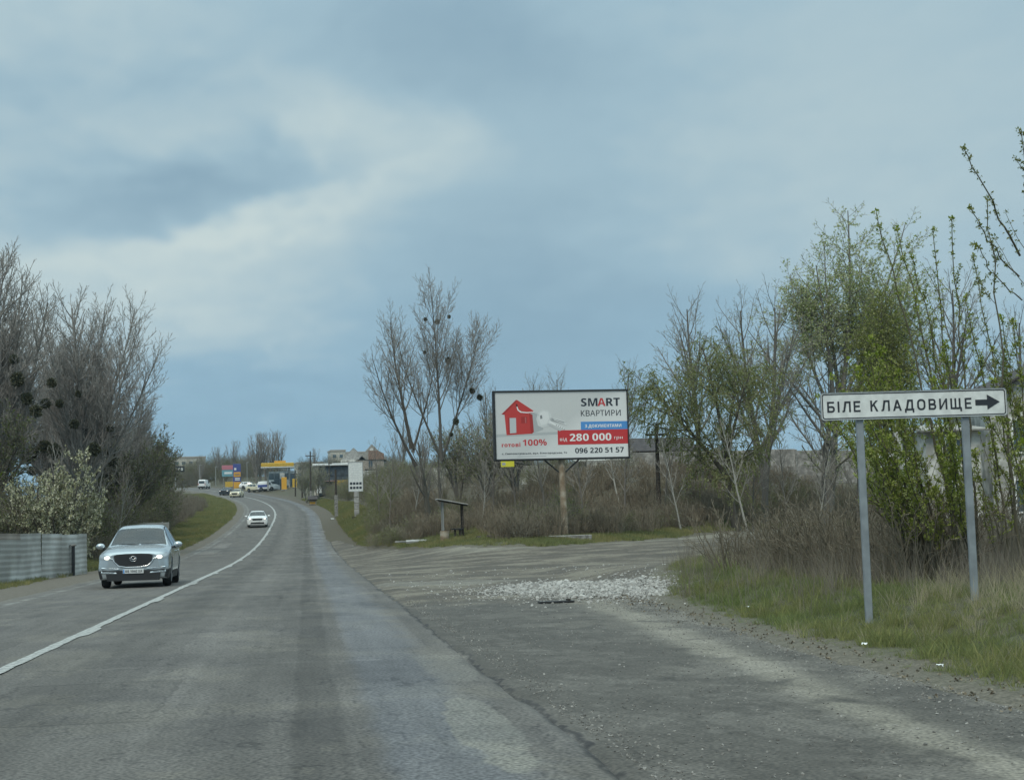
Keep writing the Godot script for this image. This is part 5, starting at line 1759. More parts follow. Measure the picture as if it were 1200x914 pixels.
func make_trees() -> void:
	mat("leaf_dark", Color(1, 1, 1), 0.8)
	M.leaf_dark.vertex_color_use_as_albedo = true
	# --- the pair with mistletoe balls in the middle
	var T := bare(13.2, 0.35, 1.2, 0.007)
	for lv in T.levels: lv["rr"] = lv.get("rr", 1.0) * 0.8
	T.levels[1].start = 0.28
	T.levels[1].ang = 34.0
	T.bark = Color(0.085, 0.080, 0.070)
	var a := tree_parts("bare_tree", T, [[Vector3.ZERO, Vector3(0.02, 1, 0), 4.2, 0.18], [Vector3(0.05, 3.9, 0), Vector3(-0.03, 1, 0.05), 9.7, 0.115], [Vector3(0.05, 3.9, 0), Vector3(0.46, 1, -0.1), 8.4, 0.09], [Vector3(0.05, 4.0, 0), Vector3(-0.45, 1, 0.1), 7.4, 0.09]], 101, "tall bare tree with mistletoe balls, right one of the pair left of the billboard", "tree")
	a.position = land3(7.5, 85)
	a.scale = Vector3(0.86, 0.95, 0.86)
	for q in [[0.55, 9.9, 0.0, 0.34], [-0.1, 12.0, 0.1, 0.30], [-0.75, 12.3, 0.0, 0.2], [2.0, 8.1, 0.1, 0.33], [2.8, 7.5, -0.1, 0.34], [2.3, 5.4, 0.0, 0.36], [0.9, 5.3, 0.0, 0.22], [-0.9, 10.2, 0.1, 0.2], [1.0, 12.2, 0, 0.2]]: mistletoe(a, Vector3(q[0], q[1], q[2]), q[3])
	T = bare(12.0, 0.36, 1.15, 0.007)
	for lv in T.levels: lv["rr"] = lv.get("rr", 1.0) * 0.8
	T.bark = Color(0.095, 0.088, 0.076)
	a = tree_parts("bare_tree", T, [[Vector3.ZERO, Vector3(-0.22, 1, 0), 5.0, 0.23], [Vector3(-1.05, 4.6, 0), Vector3(-0.16, 1, 0), 7.6, 0.13], [Vector3(-0.8, 3.6, 0), Vector3(-0.55, 1, 0.15), 6.9, 0.10], [Vector3(-1.0, 4.4, 0), Vector3(0.30, 1, -0.1), 6.0, 0.085]], 102, "leaning bare tree with spreading boughs, left one of the pair left of the billboard", "tree")
	a.position = land3(7.0, 87)
	a.scale = Vector3(0.9, 0.97, 0.9)
	# --- tall bare poplars on the left, heavy with mistletoe
	T = bare(16.0, 0.24, 1.15)
	T.levels[1].dens = 3.5
	T.bark = Color(0.21, 0.205, 0.19)
	T.twig_col = Color(0.30, 0.29, 0.27)
	var pa := tree_parts("poplar_tree", T, [[Vector3.ZERO, Vector3(0.03, 1, 0.02), 14.2, 0.26], [Vector3(0.1, 3.6, 0), Vector3(0.34, 1, 0.1), 10.9, 0.11], [Vector3(0.08, 3.0, 0), Vector3(0.60, 1, -0.1), 9.8, 0.10], [Vector3(0.1, 5.0, 0), Vector3(0.16, 1, -0.2), 9.8, 0.10], [Vector3(0.05, 3.2, 0), Vector3(-0.34, 1, -0.15), 10.3, 0.10], [Vector3(0.05, 4.4, 0), Vector3(-0.16, 1, 0.2), 10.2, 0.10], [Vector3(0.1, 3.4, 0), Vector3(0.48, 1, 0.3), 10.2, 0.09], [Vector3(0.1, 4.6, 0), Vector3(0.28, 1, -0.4), 9.6, 0.09]], 111, "tall grey poplar with a fan of bare twigs above the blossoming bush", "tree", "bare poplars on the left")
	pa.position = land3(-12.5, 88)
	T = bare(16.0, 0.24, 1.15)
	T.levels[1].dens = 3.4
	T.bark = Color(0.18, 0.175, 0.16)
	T.twig_col = Color(0.28, 0.27, 0.25)
	var pb := tree_parts("poplar_tree", T, [[Vector3.ZERO, Vector3(-0.03, 1, 0.02), 14.6, 0.28], [Vector3(0, 5.0, 0), Vector3(-0.33, 1, 0.1), 9.6, 0.15], [Vector3(0, 3.6, 0), Vector3(0.38, 1, 0.12), 9.0, 0.14], [Vector3(0, 5.6, 0), Vector3(0.2, 1, -0.14), 8.6, 0.13], [Vector3(0, 4.4, 0), Vector3(-0.55, 1, -0.1), 8.0, 0.12]], 112, "tallest bare poplar at the left rim, dark mistletoe in its crown", "tree", "bare poplars on the left")
	pb.position = land3(-15.2, 80)
	pb.scale = Vector3.ONE * 1.08
	for q in [[0.9, 8.6, 0.6, 0.5], [1.6, 7.8, 0.2, 0.42], [0.2, 7.2, 0.8, 0.6], [2.3, 6.6, 0.5, 0.45], [-0.4, 8.3, 0.4, 0.55], [1.2, 5.6, 0.7, 0.6], [-0.9, 6.4, 0.5, 0.6], [0.6, 9.6, 0.2, 0.35], [2.8, 8.4, 0.0, 0.36], [0.0, 4.8, 0.9, 0.55]]: mistletoe(pb, Vector3(q[0], q[1], q[2] + 1.1), q[3] * 1.1)
	for q in [[-1.6, 8.0, 0.4, 0.45], [-0.8, 8.6, 0.2, 0.36], [0.5, 7.4, 0.6, 0.42], [-2.0, 6.8, 0.5, 0.55], [-1.0, 5.9, 0.8, 0.62], [1.1, 6.2, 0.4, 0.55], [0.2, 9.2, 0.1, 0.3], [1.9, 7.2, 0.0, 0.33]]: mistletoe(pa, Vector3(q[0], q[1], q[2] + 1.5), q[3] * 1.1)
	for q in [[pb, -13.6, 99.0, 1.9, 0.90, "bare poplar standing behind the tall grey poplar on the left"], [pa, -17.4, 90.0, 2.6, 1.0, "bare poplar cut by the left rim, behind the tallest one"], [pa, -16.2, 105.0, 4.0, 0.92, "bare poplar deep in the wood on the left"], [pb, -12.3, 112.0, 5.0, 0.72, "shorter bare poplar where the left wood slopes down"], [pa, -18.5, 118.0, 1.0, 0.95, "bare poplar far back in the left wood"]]:
		copy(q[0], q[5], land3(q[1], q[2]), q[3], q[4])
	# --- dark rounded trees that close the wood to the bend
	T = bare(10.5, 0.46, 1.25, 0.012)
	T.bark = Color(0.085, 0.078, 0.066)
	T.twig_col = Color(0.12, 0.11, 0.088)
	T.levels[4]["leaves"] = 3.2
	T.levels[3]["leaves"] = 1.5
	T.leaf_a = Color(0.085, 0.10, 0.045)
	T.leaf_b = Color(0.14, 0.15, 0.07)
	T.leaf_size = 0.13
	var da := tree_parts("dark_tree", T, [[Vector3.ZERO, Vector3(0.05, 1, 0), 7.0, 0.2], [Vector3(0, 1.0, 0), Vector3(0.5, 1, 0.2), 6.5, 0.14], [Vector3(0, 0.9, 0), Vector3(-0.5, 1, -0.2), 6.5, 0.14], [Vector3(0, 0.6, 0), Vector3(0.1, 1, 0.6), 6.0, 0.12]], 121, "dark round tree, nearest of those behind the poplars on the left", "tree", "dark trees along the left side")
	da.position = land3(-14.3, 126)
	da.scale = Vector3.ONE * 1.12
	for q in [[-16.5, 122.0, 0.5, 1.2, "dark tree in the wood behind the tallest poplar"], [-15.6, 143.0, 1.7, 1.2, "dark twiggy tree midway along the left wood"], [-18.0, 150.0, 2.9, 1.3, "dark tree behind the middle of the left wood"], [-17.6, 166.0, 4.1, 1.15, "dark tree nearer the end of the left wood"], [-20.0, 178.0, 5.2, 1.3, "dark tree at the back near the end of the left wood"], [-19.2, 192.0, 0.9, 1.1, "last dark tree of the left wood before the crest"], [-22.0, 206.0, 2.0, 1.15, "dark tree half hidden at the end of the left wood"], [-12.2, 104.0, 3.0, 0.85, "low dark tree right behind the blossoming bush"], [-16.0, 74.0, 3.5, 0.95, "dark tree behind the sheet fence at the left rim"]]:
		copy(da, q[4], land3(q[0], q[1]), q[2], q[3])
	# --- right-hand group
	T = bare(13.3, 0.34, 0.70, 0.0075)
	T.bark = Color(0.10, 0.095, 0.085)
	T.levels[4]["leaves"] = 3.5
	T.leaf_a = Color(0.30, 0.305, 0.19)
	T.leaf_b = Color(0.40, 0.395, 0.27)
	T.leaf_size = 0.075
	var ta := tree_parts("budding_tree", T, [[Vector3.ZERO, Vector3(0.02, 1, 0), 13.0, 0.22], [Vector3(0.05, 4.5, 0), Vector3(0.4, 1, 0.1), 7.5, 0.13]], 131, "slender budding tree with a straight trunk right of the willow", "tree", "budding trees on the right bank")
	ta.position = land3(26.8, 88)
	T = bare(18.7, 0.40, 1.15, 0.007)
	T.bark = Color(0.16, 0.15, 0.135)
	T.twig_col = Color(0.26, 0.25, 0.20)
	T.levels[1].dens = 2.2
	T.levels[1].ang = 52.0
	T.levels[1].shape = 0
	T.levels[1].up = 0.05
	T.levels[1].wob = 0.13
	T.levels[2].up = 0.04
	T.levels[2].ang = 48.0
	T.levels[3].ang = 46.0
	T.levels[4]["leaves"] = 14.0
	T.levels[3]["leaves"] = 8.0
	for lv in T.levels: lv["rr"] = lv.get("rr", 1.0) * 0.8
	T.leaf_a = Color(0.36, 0.385, 0.21)
	T.leaf_b = Color(0.50, 0.515, 0.33)
	T.leaf_size = 0.105
	var tb := tree_parts("budding_tree", T, [[Vector3.ZERO, Vector3(0.16, 1, 0), 8.0, 0.32], [Vector3(1.15, 7.2, 0), Vector3(0.24, 1, 0), 11.6, 0.14], [Vector3(1.15, 7.3, 0), Vector3(0.5, 1, 0.2), 11.2, 0.12], [Vector3(0.9, 6.0, 0), Vector3(-0.1, 1, 0.1), 9.5, 0.14], [Vector3(1.1, 6.8, 0), Vector3(0.85, 1, -0.1), 9.8, 0.15], [Vector3(1.0, 6.2, 0), Vector3(-0.4, 1, -0.2), 9.5, 0.11], [Vector3(0.9, 5.6, 0), Vector3(-0.85, 0.8, 0.2), 8.0, 0.10], [Vector3(1.1, 7.0, 0), Vector3(0.1, 1, -0.4), 10.5, 0.12], [Vector3(1.2, 7.6, 0), Vector3(1.2, 0.9, 0.2), 8.2, 0.11], [Vector3(0.7, 4.6, 0), Vector3(-0.75, 0.9, 0.2), 5.5, 0.10]], 132, "tallest leafing tree on the right, olive crown leaning over to the right", "tree", "budding trees on the right bank")
	tb.position = land3(31.2, 90)
	tb.scale = Vector3(1.14, 1.05, 1.14)
	mistletoe(tb, Vector3(3.0, 12.6, 0.4), 0.42)
	mistletoe(tb, Vector3(4.6, 11.3, 0.6), 0.3)
	for q in [[ta, 24.4, 93.0, 2.0, 0.88, "bare-topped tree behind the willow's right side"], [ta, 29.4, 96.0, 3.3, 0.98, "slender tree behind the tallest leafing tree"], [ta, 37.5, 93.0, 4.0, 1.12, "thin twiggy tree above the direction sign, left of the maple shoots"], [ta, 41.5, 95.0, 5.1, 1.18, "thin twiggy tree behind the maple shoots"], [ta, 44.6, 92.0, 0.7, 1.0, "thin twiggy tree at the right rim behind the maple"], [ta, 34.2, 99.0, 0.2, 0.95, "budding tree in the gap right of the tallest one"], [ta, 19.0, 128.0, 1.2, 0.66, "small twiggy tree whose top shows over the billboard"], [ta, 22.3, 131.0, 2.2, 0.70, "small twiggy tree over the billboard's right half"], [ta, 26.5, 126.0, 5.5, 0.72, "small twiggy tree behind the utility pole"], [ta, 15.2, 126.0, 4.5, 0.6, "small twiggy tree showing over the billboard's left half"]]:
		copy(q[0], q[5], land3(q[1], q[2]), q[3], q[4])
	# --- the willow: long hanging whips with young leaves
	T = {"bark": Color(0.11, 0.10, 0.085), "twig_col": Color(0.15, 0.15, 0.07), "thin": 0.009, "leaf_a": Color(0.19, 0.21, 0.09), "leaf_b": Color(0.28, 0.295, 0.14), "leaf_size": 0.105, "leaf_wide": 0.22, "leaf_up": -0.5, "levels": [
		{"seg": 8, "wob": 0.08, "up": 0.02, "sides": 8, "tip": 0.3},
		{"seg": 7, "wob": 0.12, "up": 0.02, "sides": 5, "dens": 2.6, "start": 0.35, "ang": 50.0, "ratio": 0.5, "rr": 0.6, "shape": 2},
		{"seg": 5, "wob": 0.12, "up": -0.10, "sides": 4, "dens": 3.0, "start": 0.2, "ang": 45.0, "ratio": 0.5, "rr": 0.6, "shape": 0},
		{"seg": 6, "wob": 0.08, "up": -0.34, "sides": 3, "dens": 8.0, "start": 0.1, "ang": 50.0, "ratio": 1.0, "rr": 0.6, "shape": 0, "leaves": 17.0},
	]}
	a = tree_parts("willow_tree", T, [[Vector3.ZERO, Vector3(-0.12, 1, 0), 5.0, 0.19], [Vector3(-0.3, 2.6, 0), Vector3(-0.75, 1, 0.1), 5.8, 0.12], [Vector3(-0.45, 3.8, 0), Vector3(0.35, 1, -0.1), 4.8, 0.11], [Vector3(-0.5, 4.4, 0), Vector3(-0.25, 1, 0.15), 4.6, 0.10], [Vector3(-0.4, 3.4, 0), Vector3(0.1, 1, 0.5), 4.6, 0.09]], 141, "weeping willow with fresh green whips left of the tall trees", "tree")
	a.position = land3(23.4, 82)
	a.scale = Vector3.ONE * 1.15
	# --- the fresh green weeping tree behind the sign
	T = {"bark": Color(0.17, 0.16, 0.13), "twig_col": Color(0.14, 0.15, 0.06), "thin": 0.007, "leaf_a": Color(0.21, 0.225, 0.065), "leaf_b": Color(0.30, 0.305, 0.11), "leaf_size": 0.085, "leaf_wide": 0.3, "leaf_up": -0.4, "levels": [
		{"seg": 9, "wob": 0.03, "up": 0.05, "sides": 8, "tip": 0.15},
		{"seg": 6, "wob": 0.08, "up": 0.16, "sides": 4, "dens": 6.0, "start": 0.2, "ang": 34.0, "ratio": 0.24, "rr": 0.4, "shape": 1},
		{"seg": 4, "wob": 0.10, "up": 0.02, "sides": 3, "dens": 6.0, "start": 0.15, "ang": 40.0, "ratio": 0.55, "rr": 0.5, "shape": 0, "leaves": 4.0},
		{"seg": 4, "wob": 0.10, "up": -0.25, "sides": 3, "dens": 7.0, "start": 0.2, "ang": 45.0, "ratio": 0.9, "rr": 0.6, "shape": 0, "leaves": 8.0},
	]}
	a = tree_parts("young_willow", T, [[Vector3.ZERO, Vector3(0.01, 1, 0), 8.8, 0.14]], 142, "bright green narrow tree behind the direction sign", "tree")
	a.position = land3(20.9, 53)
	# --- small leafing trees left of and behind the billboard
	T = bare(5.2, 0.5, 1.3)
	T.levels[3]["leaves"] = 3.0
	T.levels[4]["leaves"] = 6.0
	T.leaf_a = Color(0.15, 0.17, 0.06)
	T.leaf_b = Color(0.22, 0.23, 0.10)
	T.leaf_size = 0.10
	var sa := tree_parts("leafing_tree", T, [[Vector3.ZERO, Vector3(0.2, 1, 0), 5.0, 0.10], [Vector3(0.1, 0, 0.1), Vector3(-0.35, 1, 0.1), 4.6, 0.09], [Vector3(-0.1, 0, 0), Vector3(0.1, 1, -0.3), 4.8, 0.09]], 151, "small leafing tree just left of the billboard", "tree", "small leafing trees by the billboard")
	sa.position = land3(11.4, 96)
	for q in [[13.3, 97.0, 1.0, 1.1, "small leafing tree hidden behind the billboard's left half"], [9.8, 99.0, 2.0, 0.95, "small leafing tree between the mistletoe tree and the billboard"], [1.9, 226.0, 1.5, 0.95, "olive bush in front of the long shop's left end"], [0.2, 222.0, 2.5, 0.85, "olive bush by the far concrete-footed pole"], [30.5, 78.0, 5.0, 0.75, "leafing shrub low in front of the slab wall"]]:
		copy(sa, q[4], land3(q[0], q[1]), q[2], q[3])
	# --- thin saplings on the bank
	T = bare(7.0, 0.26, 1.2)
	T.bark = Color(0.135, 0.125, 0.11)
	T.levels.remove_at(4)
	T.levels[0].wob = 0.07
	var s1 := tree_parts("sapling", T, [[Vector3.ZERO, Vector3(0.08, 1, 0), 7.2, 0.07]], 161, "thin dark sapling beside the utility pole", "sapling", "thin saplings on the right bank")
	s1.position = land3(20.6, 87)
	T.bark = Color(0.34, 0.33, 0.30)
	var s2 := tree_parts("sapling", T, [[Vector3.ZERO, Vector3(-0.24, 1, 0), 6.2, 0.065]], 162, "pale leaning birch sapling in front of the willow", "sapling", "thin saplings on the right bank")
	s2.position = land3(22.3, 76)
	var spots := [[s2, 19.3, 78.0, 0.3, 0.8, "short pale sapling right of the billboard's edge"], [s1, 17.2, 82.0, 1.0, 0.9, "dark sapling below the billboard's right corner"], [s1, 14.6, 80.0, 2.0, 0.85, "dark sapling below the middle of the billboard"], [s1, 13.0, 82.5, 3.0, 0.95, "dark sapling left of the billboard post"], [s1, 11.5, 84.0, 4.0, 0.9, "dark sapling under the yellow plate"], [s1, 10.4, 86.0, 5.0, 0.95, "sapling left of the yellow plate"], [s2, 9.3, 82.0, 2.0, 0.6, "pale short sapling right of the little shelter"], [s1, 24.6, 83.0, 0.6, 0.9, "dark sapling at the willow's foot"], [s1, 26.0, 81.0, 1.7, 0.8, "dark sapling right of the leaning birch"], [s2, 28.6, 84.0, 2.7, 0.8, "pale sapling in front of the tallest leafing tree"], [s1, 30.8, 88.0, 3.9, 0.95, "dark sapling left of the direction sign"], [s1, 33.2, 90.0, 4.7, 1.0, "dark sapling behind the direction sign's left end"], [s2, 18.2, 88.0, 5.2, 0.95, "pale sapling left of the utility pole"], [s1, 5.2, 96.0, 0.9, 0.8, "dark sapling behind the leaning bare tree"], [s1, 5.0, 104.0, 1.9, 0.75, "dark sapling left of the leaning bare tree"], [s2, 6.3, 92.0, 2.9, 0.7, "pale sapling between the two mistletoe trees"], [s2, -11.6, 79.0, 1.0, 1.0, "pale sapling behind the blossoming bush"], [s2, -12.4, 92.0, 4.0, 1.1, "pale sapling in the dark wood on the left"], [s1, -11.0, 98.0, 2.0, 0.9, "dark sapling beside the far two-post sign"], [s2, -10.9, 90.0, 3.3, 0.75, "short pale sapling above the silver car"]]
	for q in spots: copy(q[0], q[5], land3(q[1], q[2]), q[3], q[4])
	# --- far bare trees round the filling station
	T = bare(11.5, 0.2, 0.8, 0.016)
	T.bark = Color(0.16, 0.145, 0.125)
	T.twig_col = Color(0.27, 0.25, 0.225)
	T.levels.remove_at(4)
	var pf := tree_parts("bare_tree", T, [[Vector3.ZERO, Vector3(0.03, 1, 0.02), 11.2, 0.24], [Vector3(0.1, 2.4, 0), Vector3(0.3, 1, 0.1), 9.0, 0.15], [Vector3(0, 2.0, 0), Vector3(-0.36, 1, -0.1), 8.6, 0.15], [Vector3(0, 3.0, 0), Vector3(0.14, 1, 0.25), 8.4, 0.12], [Vector3(0, 2.6, 0), Vector3(-0.15, 1, 0.2), 8.8, 0.12], [Vector3(0.1, 2.2, 0), Vector3(0.55, 1, -0.2), 8.0, 0.12]], 165, "big bare tree nearest the gas canopy, at the left of its group", "tree", "bare trees on the hilltop")
	pf.position = land3(-10.4, 337)
	for q in [[pf, -9.6, 338.0, 0.4, 0.99, "big bare tree left of the gas canopy"], [pf, -7.2, 342.0, 1.6, 0.99, "big bare tree rising behind the gas canopy"], [pf, -8.6, 346.0, 4.6, 0.97, "big bare tree in the middle of the far group"], [pf, -5.6, 345.0, 2.8, 0.91, "bare tree at the right of the far group"], [pf, -21.5, 400.0, 3.8, 0.80, "small bare tree behind the teal board"], [pf, -18.6, 405.0, 0.9, 0.86, "small bare tree left of the price totem"], [pf, -27.0, 410.0, 2.9, 0.69, "low bare tree behind the far street lamps"], [pf, -14.5, 408.0, 5.5, 0.62, "low bare tree behind the price totem"], [pf, 2.0, 330.0, 2.2, 0.55, "low bare tree between canopy and long shop"], [pf, 16.5, 262.0, 1.1, 0.76, "bare tree right of the brick house"], [pf, 19.5, 250.0, 3.1, 0.69, "bare tree between the brick house and the mistletoe pair"]]:
		var c := copy(q[0], q[5], land3(q[1], q[2]), q[3], q[4])
		c.set_meta("group", "bare trees on the hilltop")
	# --- the blossoming bush by the fence
	T = {"bark": Color(0.07, 0.06, 0.05), "twig_col": Color(0.09, 0.08, 0.06), "thin": 0.008, "leaf_a": Color(0.50, 0.49, 0.38), "leaf_b": Color(0.26, 0.27, 0.13), "leaf_size": 0.085, "leaf_wide": 0.5, "levels": [
		{"seg": 6, "wob": 0.10, "up": 0.05, "sides": 6, "tip": 0.3},
		{"seg": 5, "wob": 0.12, "up": 0.08, "sides": 4, "dens": 3.4, "start": 0.15, "ang": 48.0, "ratio": 0.5, "rr": 0.6, "shape": 2, "leaves": 8.0},
		{"seg": 4, "wob": 0.14, "up": 0.08, "sides": 3, "dens": 5.0, "start": 0.1, "ang": 45.0, "ratio": 0.5, "rr": 0.6, "shape": 0, "leaves": 22.0},
		{"seg": 2, "wob": 0.15, "up": 0.06, "sides": 3, "dens": 6.0, "start": 0.1, "ang": 45.0, "ratio": 0.5, "rr": 0.7, "shape": 0, "leaves": 34.0},
	]}
	var st := []
	R.seed = 9
	for k in 9:
		var an := TAU * k / 9.0 + R.randf() * 0.5
		var lean := R.randf_range(0.1, 0.75)
		st.append([Vector3(cos(an) * 0.25, 0, sin(an) * 0.25), Vector3(cos(an) * lean, 1, sin(an) * lean), R.randf_range(3.0, 4.2) / (1.0 + 0.25 * lean), 0.055])
	a = tree_parts("blossom_bush", T, st, 171, "round bush in cream-white blossom behind the sheet fence", "bush")
	a.position = land3(-10.3, 66.5)
	a.scale = Vector3(0.85, 1.2, 0.85)
	(a.get_node("foliage") as MeshInstance3D).mesh.surface_set_material(0, M.petal)
	var bb := copy(a, "second blossoming bush, cut off by the left rim", land3(-12.9, 67.5), 2.1, 0.8)
	bb.scale.y = 0.7

# ---------------------------------------------------------------- thickets: nobody could count these
func scatter(called: String, label: String, category: String, m: Mesh, xf: Array, cols: PackedColorArray) -> void:
	var mm := MultiMesh.new()
	mm.transform_format = MultiMesh.TRANSFORM_3D
	mm.use_colors = cols.size() > 0
	mm.mesh = m
	mm.instance_count = xf.size()
	for k in xf.size():
		mm.set_instance_transform(k, xf[k])
		if cols.size(): mm.set_instance_color(k, cols[k])
	var o := MultiMeshInstance3D.new()
	o.multimesh = mm
	o.name = numbered(called)
	add_child(o)
	tag(o, label, category, "", "stuff")

func place(p: Vector3, s: float, sy := 1.0, tilt := 0.12) -> Transform3D:
	var b := Basis(Vector3.UP, R.randf() * TAU).rotated(Vector3(R.randf_range(-1, 1), 0, R.randf_range(-1, 1)).normalized(), R.randf_range(-tilt, tilt))
	return Transform3D(b.scaled_local(Vector3(s, s * sy, s)), p)

func shrub_mesh(sd: int, stems: int, h: float, leaves: float, la: Color, lb: Color) -> ArrayMesh:
	R.seed = sd
	var T := {"bark": Color(0.150, 0.135, 0.102), "twig_col": Color(0.165, 0.148, 0.112), "thin": 0.007, "flare": false, "leaf_a": la, "leaf_b": lb, "leaf_size": 0.09, "wood_levels": 9, "levels": [
		{"seg": 5, "wob": 0.10, "up": 0.04, "sides": 4, "tip": 0.25},
		{"seg": 4, "wob": 0.13, "up": 0.08, "sides": 3, "dens": 3.0, "start": 0.12, "ang": 40.0, "ratio": 0.45, "rr": 0.6, "shape": 2},
		{"seg": 3, "wob": 0.15, "up": 0.06, "sides": 3, "dens": 4.0, "start": 0.15, "ang": 40.0, "ratio": 0.5, "rr": 0.6, "shape": 0},
	]}
	if leaves > 0:
		T.levels[2]["leaves"] = leaves
		T.levels[1]["leaves"] = leaves * 0.4
	T.wood = MB.new(); T.twigs = MB.new(); T.leaf = MB.new()
	for k in stems:
		var an := TAU * k / stems + R.randf()
		var lean := R.randf_range(0.05, 0.6)
		grow(T, Vector3(cos(an), 0, sin(an)) * R.randf_range(0.05, 0.45), Vector3(cos(an) * lean, 1, sin(an) * lean).normalized(), h * R.randf_range(0.7, 1.1), 0.022, 0)
	var m := ArrayMesh.new()
	(T.wood as MB).add_to(m, M.twig)
	(T.leaf as MB).add_to(m, M.leaf)
	return m

func make_thicket() -> void:
	var sh := [shrub_mesh(201, 9, 3.0, 0.0, Color.BLACK, Color.BLACK), shrub_mesh(202, 11, 2.6, 0.0, Color.BLACK, Color.BLACK)]
	var ol := shrub_mesh(203, 9, 2.8, 8.0, Color(0.11, 0.125, 0.05), Color(0.17, 0.18, 0.08))
	var low := shrub_mesh(204, 16, 1.2, 0.0, Color.BLACK, Color.BLACK)
	R.seed = 300
	var X := [[], [], [], []]
	var C := [PackedColorArray(), PackedColorArray(), PackedColorArray(), PackedColorArray()]
	var add := func(kind: int, x: float, d: float, s: float, tone: Color) -> void:
		X[kind].append(place(land3(x, d), s, R.randf_range(0.85, 1.2)))
		C[kind].append(tone)
	# right bank, behind the billboard and the side road
	for k in 900:
		var x := R.randf_range(3.0, 46.0)
		var s := R.randf_range(6.5, 34.0) if R.randf() < 0.75 else R.randf_range(5.0, 10.0)
		var d := 61.0 + maxf(0.0, x - 9.0) * 1.27 + s
		if x < 9.0: d += 14.0
		if d > 111.0 and x > 19.0: continue
		var g := R.randf_range(0.9, 1.5)
		var kind := R.randi() % 2
		if R.randf() < 0.45: kind = 2
		if d < 131.0 and x / d < 0.0405: continue
		if s > 10.0 and x / d > 0.183 and x / d < 0.236: continue
		var cap := 0.6 if x / d > 0.183 and x / d < 0.236 else 1.0
		add.call(kind, x, d, cap * (0.72 if x > 15.0 else 0.85) * R.randf_range(0.5, 1.0) * lerpf(0.85, 0.40, ss(6.5, 14.0, s)) * (1.0 - 0.35 * ss(10.0, 6.0, x)) * R.randf_range(0.6, 1.2), Color(g, g, g * 0.98))
	# right side of the rising road
	for k in 640:
		var d := R.randf_range(104.0, 238.0)
		var u := R.randf_range(8.5, 26.0)
		if d < 135 and u < 10.5: continue
		if d > 190 and u > 11: continue
		if d < 136.0 and (road_x(d) + u) / d < 0.0315: continue
		if d < 152.0 and (road_x(d) + u) / d < 0.023 and u < 8.0: continue
		var g := R.randf_range(0.9, 1.4)
		add.call(2 if R.randf() < 0.6 else R.randi() % 2, road_x(d) + u, d, R.randf_range(0.4, 0.8), Color(g, g, g))
	# left wood floor
	for k in 380:
		var d := R.randf_range(66.0, 200.0)
		var x := R.randf_range(-19.5, -10.2)
		if d > 95: x -= 0.8
		if x > -11.5 and d < 72: continue
		if d > 110.0 and x > -0.088 * d: continue
		var g := R.randf_range(0.6, 1.1)
		var kind := R.randi() % 2
		if R.randf() < 0.62: kind = 2
		add.call(kind, x, d, R.randf_range(0.6, 1.5) * (0.7 if x > -11.5 else 1.0), Color(g, g, g * 0.95))
	# low brush on the slope below the bend
	for k in 900:
		var d := R.randf_range(105.0, 345.0)
		var u := R.randf_range(-26.0, -8.6)
		var g := R.randf_range(0.9, 1.4)
		add.call(3, road_x(d) + u, d, R.randf_range(0.8, 1.5) * (0.7 if u > -10 else 1.0), Color(g, g * 0.97, g * 0.95))
	# brown stalks in front of the trees on the right
	for k in 1100:
		var x := R.randf_range(5.5, 42.0)
		var s := R.randf_range(4.0, 9.0) if k < 300 else R.randf_range(6.0, 33.0)
		var d := 61.0 + maxf(0.0, x - 9.0) * 1.27 + s + (14.0 if x < 8.5 else 0.0)
		var g := R.randf_range(0.9, 1.5)
		if d > 111.0 and x > 19.0: continue
		if d < 131.0 and x / d < 0.0405: continue
		add.call(3, x, d, R.randf_range(0.6, 1.1), Color(g, g * 0.94, g * 0.88))
	# low growth on the bank beside the white pylon
	for k in 150:
		var d := R.randf_range(96.0, 134.0)
		var x := d * R.randf_range(0.042, 0.055)
		var g := R.randf_range(1.0, 1.5)
		add.call(3 if R.randf() < 0.7 else 2, x, d, R.randf_range(0.35, 0.7), Color(g, g, g * 0.95))
	# a hedge of scrub where the road turns out of sight
	for k in 130:
		var d := R.randf_range(412.0, 452.0)
		var x := R.randf_range(-42.0, -12.0)
		if x - road_x(d) < 9.0: continue
		var g := R.randf_range(0.9, 1.3)
		add.call(R.randi() % 3, x, d, R.randf_range(1.2, 2.1), Color(g, g, g * 0.95))
	# far low scrub on the hilltop
	for k in 260:
		var d := R.randf_range(300.0, 430.0)
		var x := R.randf_range(-46.0, 24.0)
		if absf(x - road_x(d)) < 12.0: continue
		if d < 360.0 and x > road_x(d): continue
		add.call(R.randi() % 3, x, d, R.randf_range(0.9, 1.6), Color(0.85, 0.85, 0.82))
	scatter("thicket", "grey tangle of bare bushes along both banks", "thicket", sh[0], X[0], C[0])
	scatter("thicket", "brown-grey tangle of low bare bushes among the trees", "thicket", sh[1], X[1], C[1])
	scatter("thicket", "bushes with the first olive leaves on the banks", "thicket", ol, X[2], C[2])
	scatter("brushwood", "low brown brushwood on the slopes below the road bend", "brushwood", low, X[3], C[3])

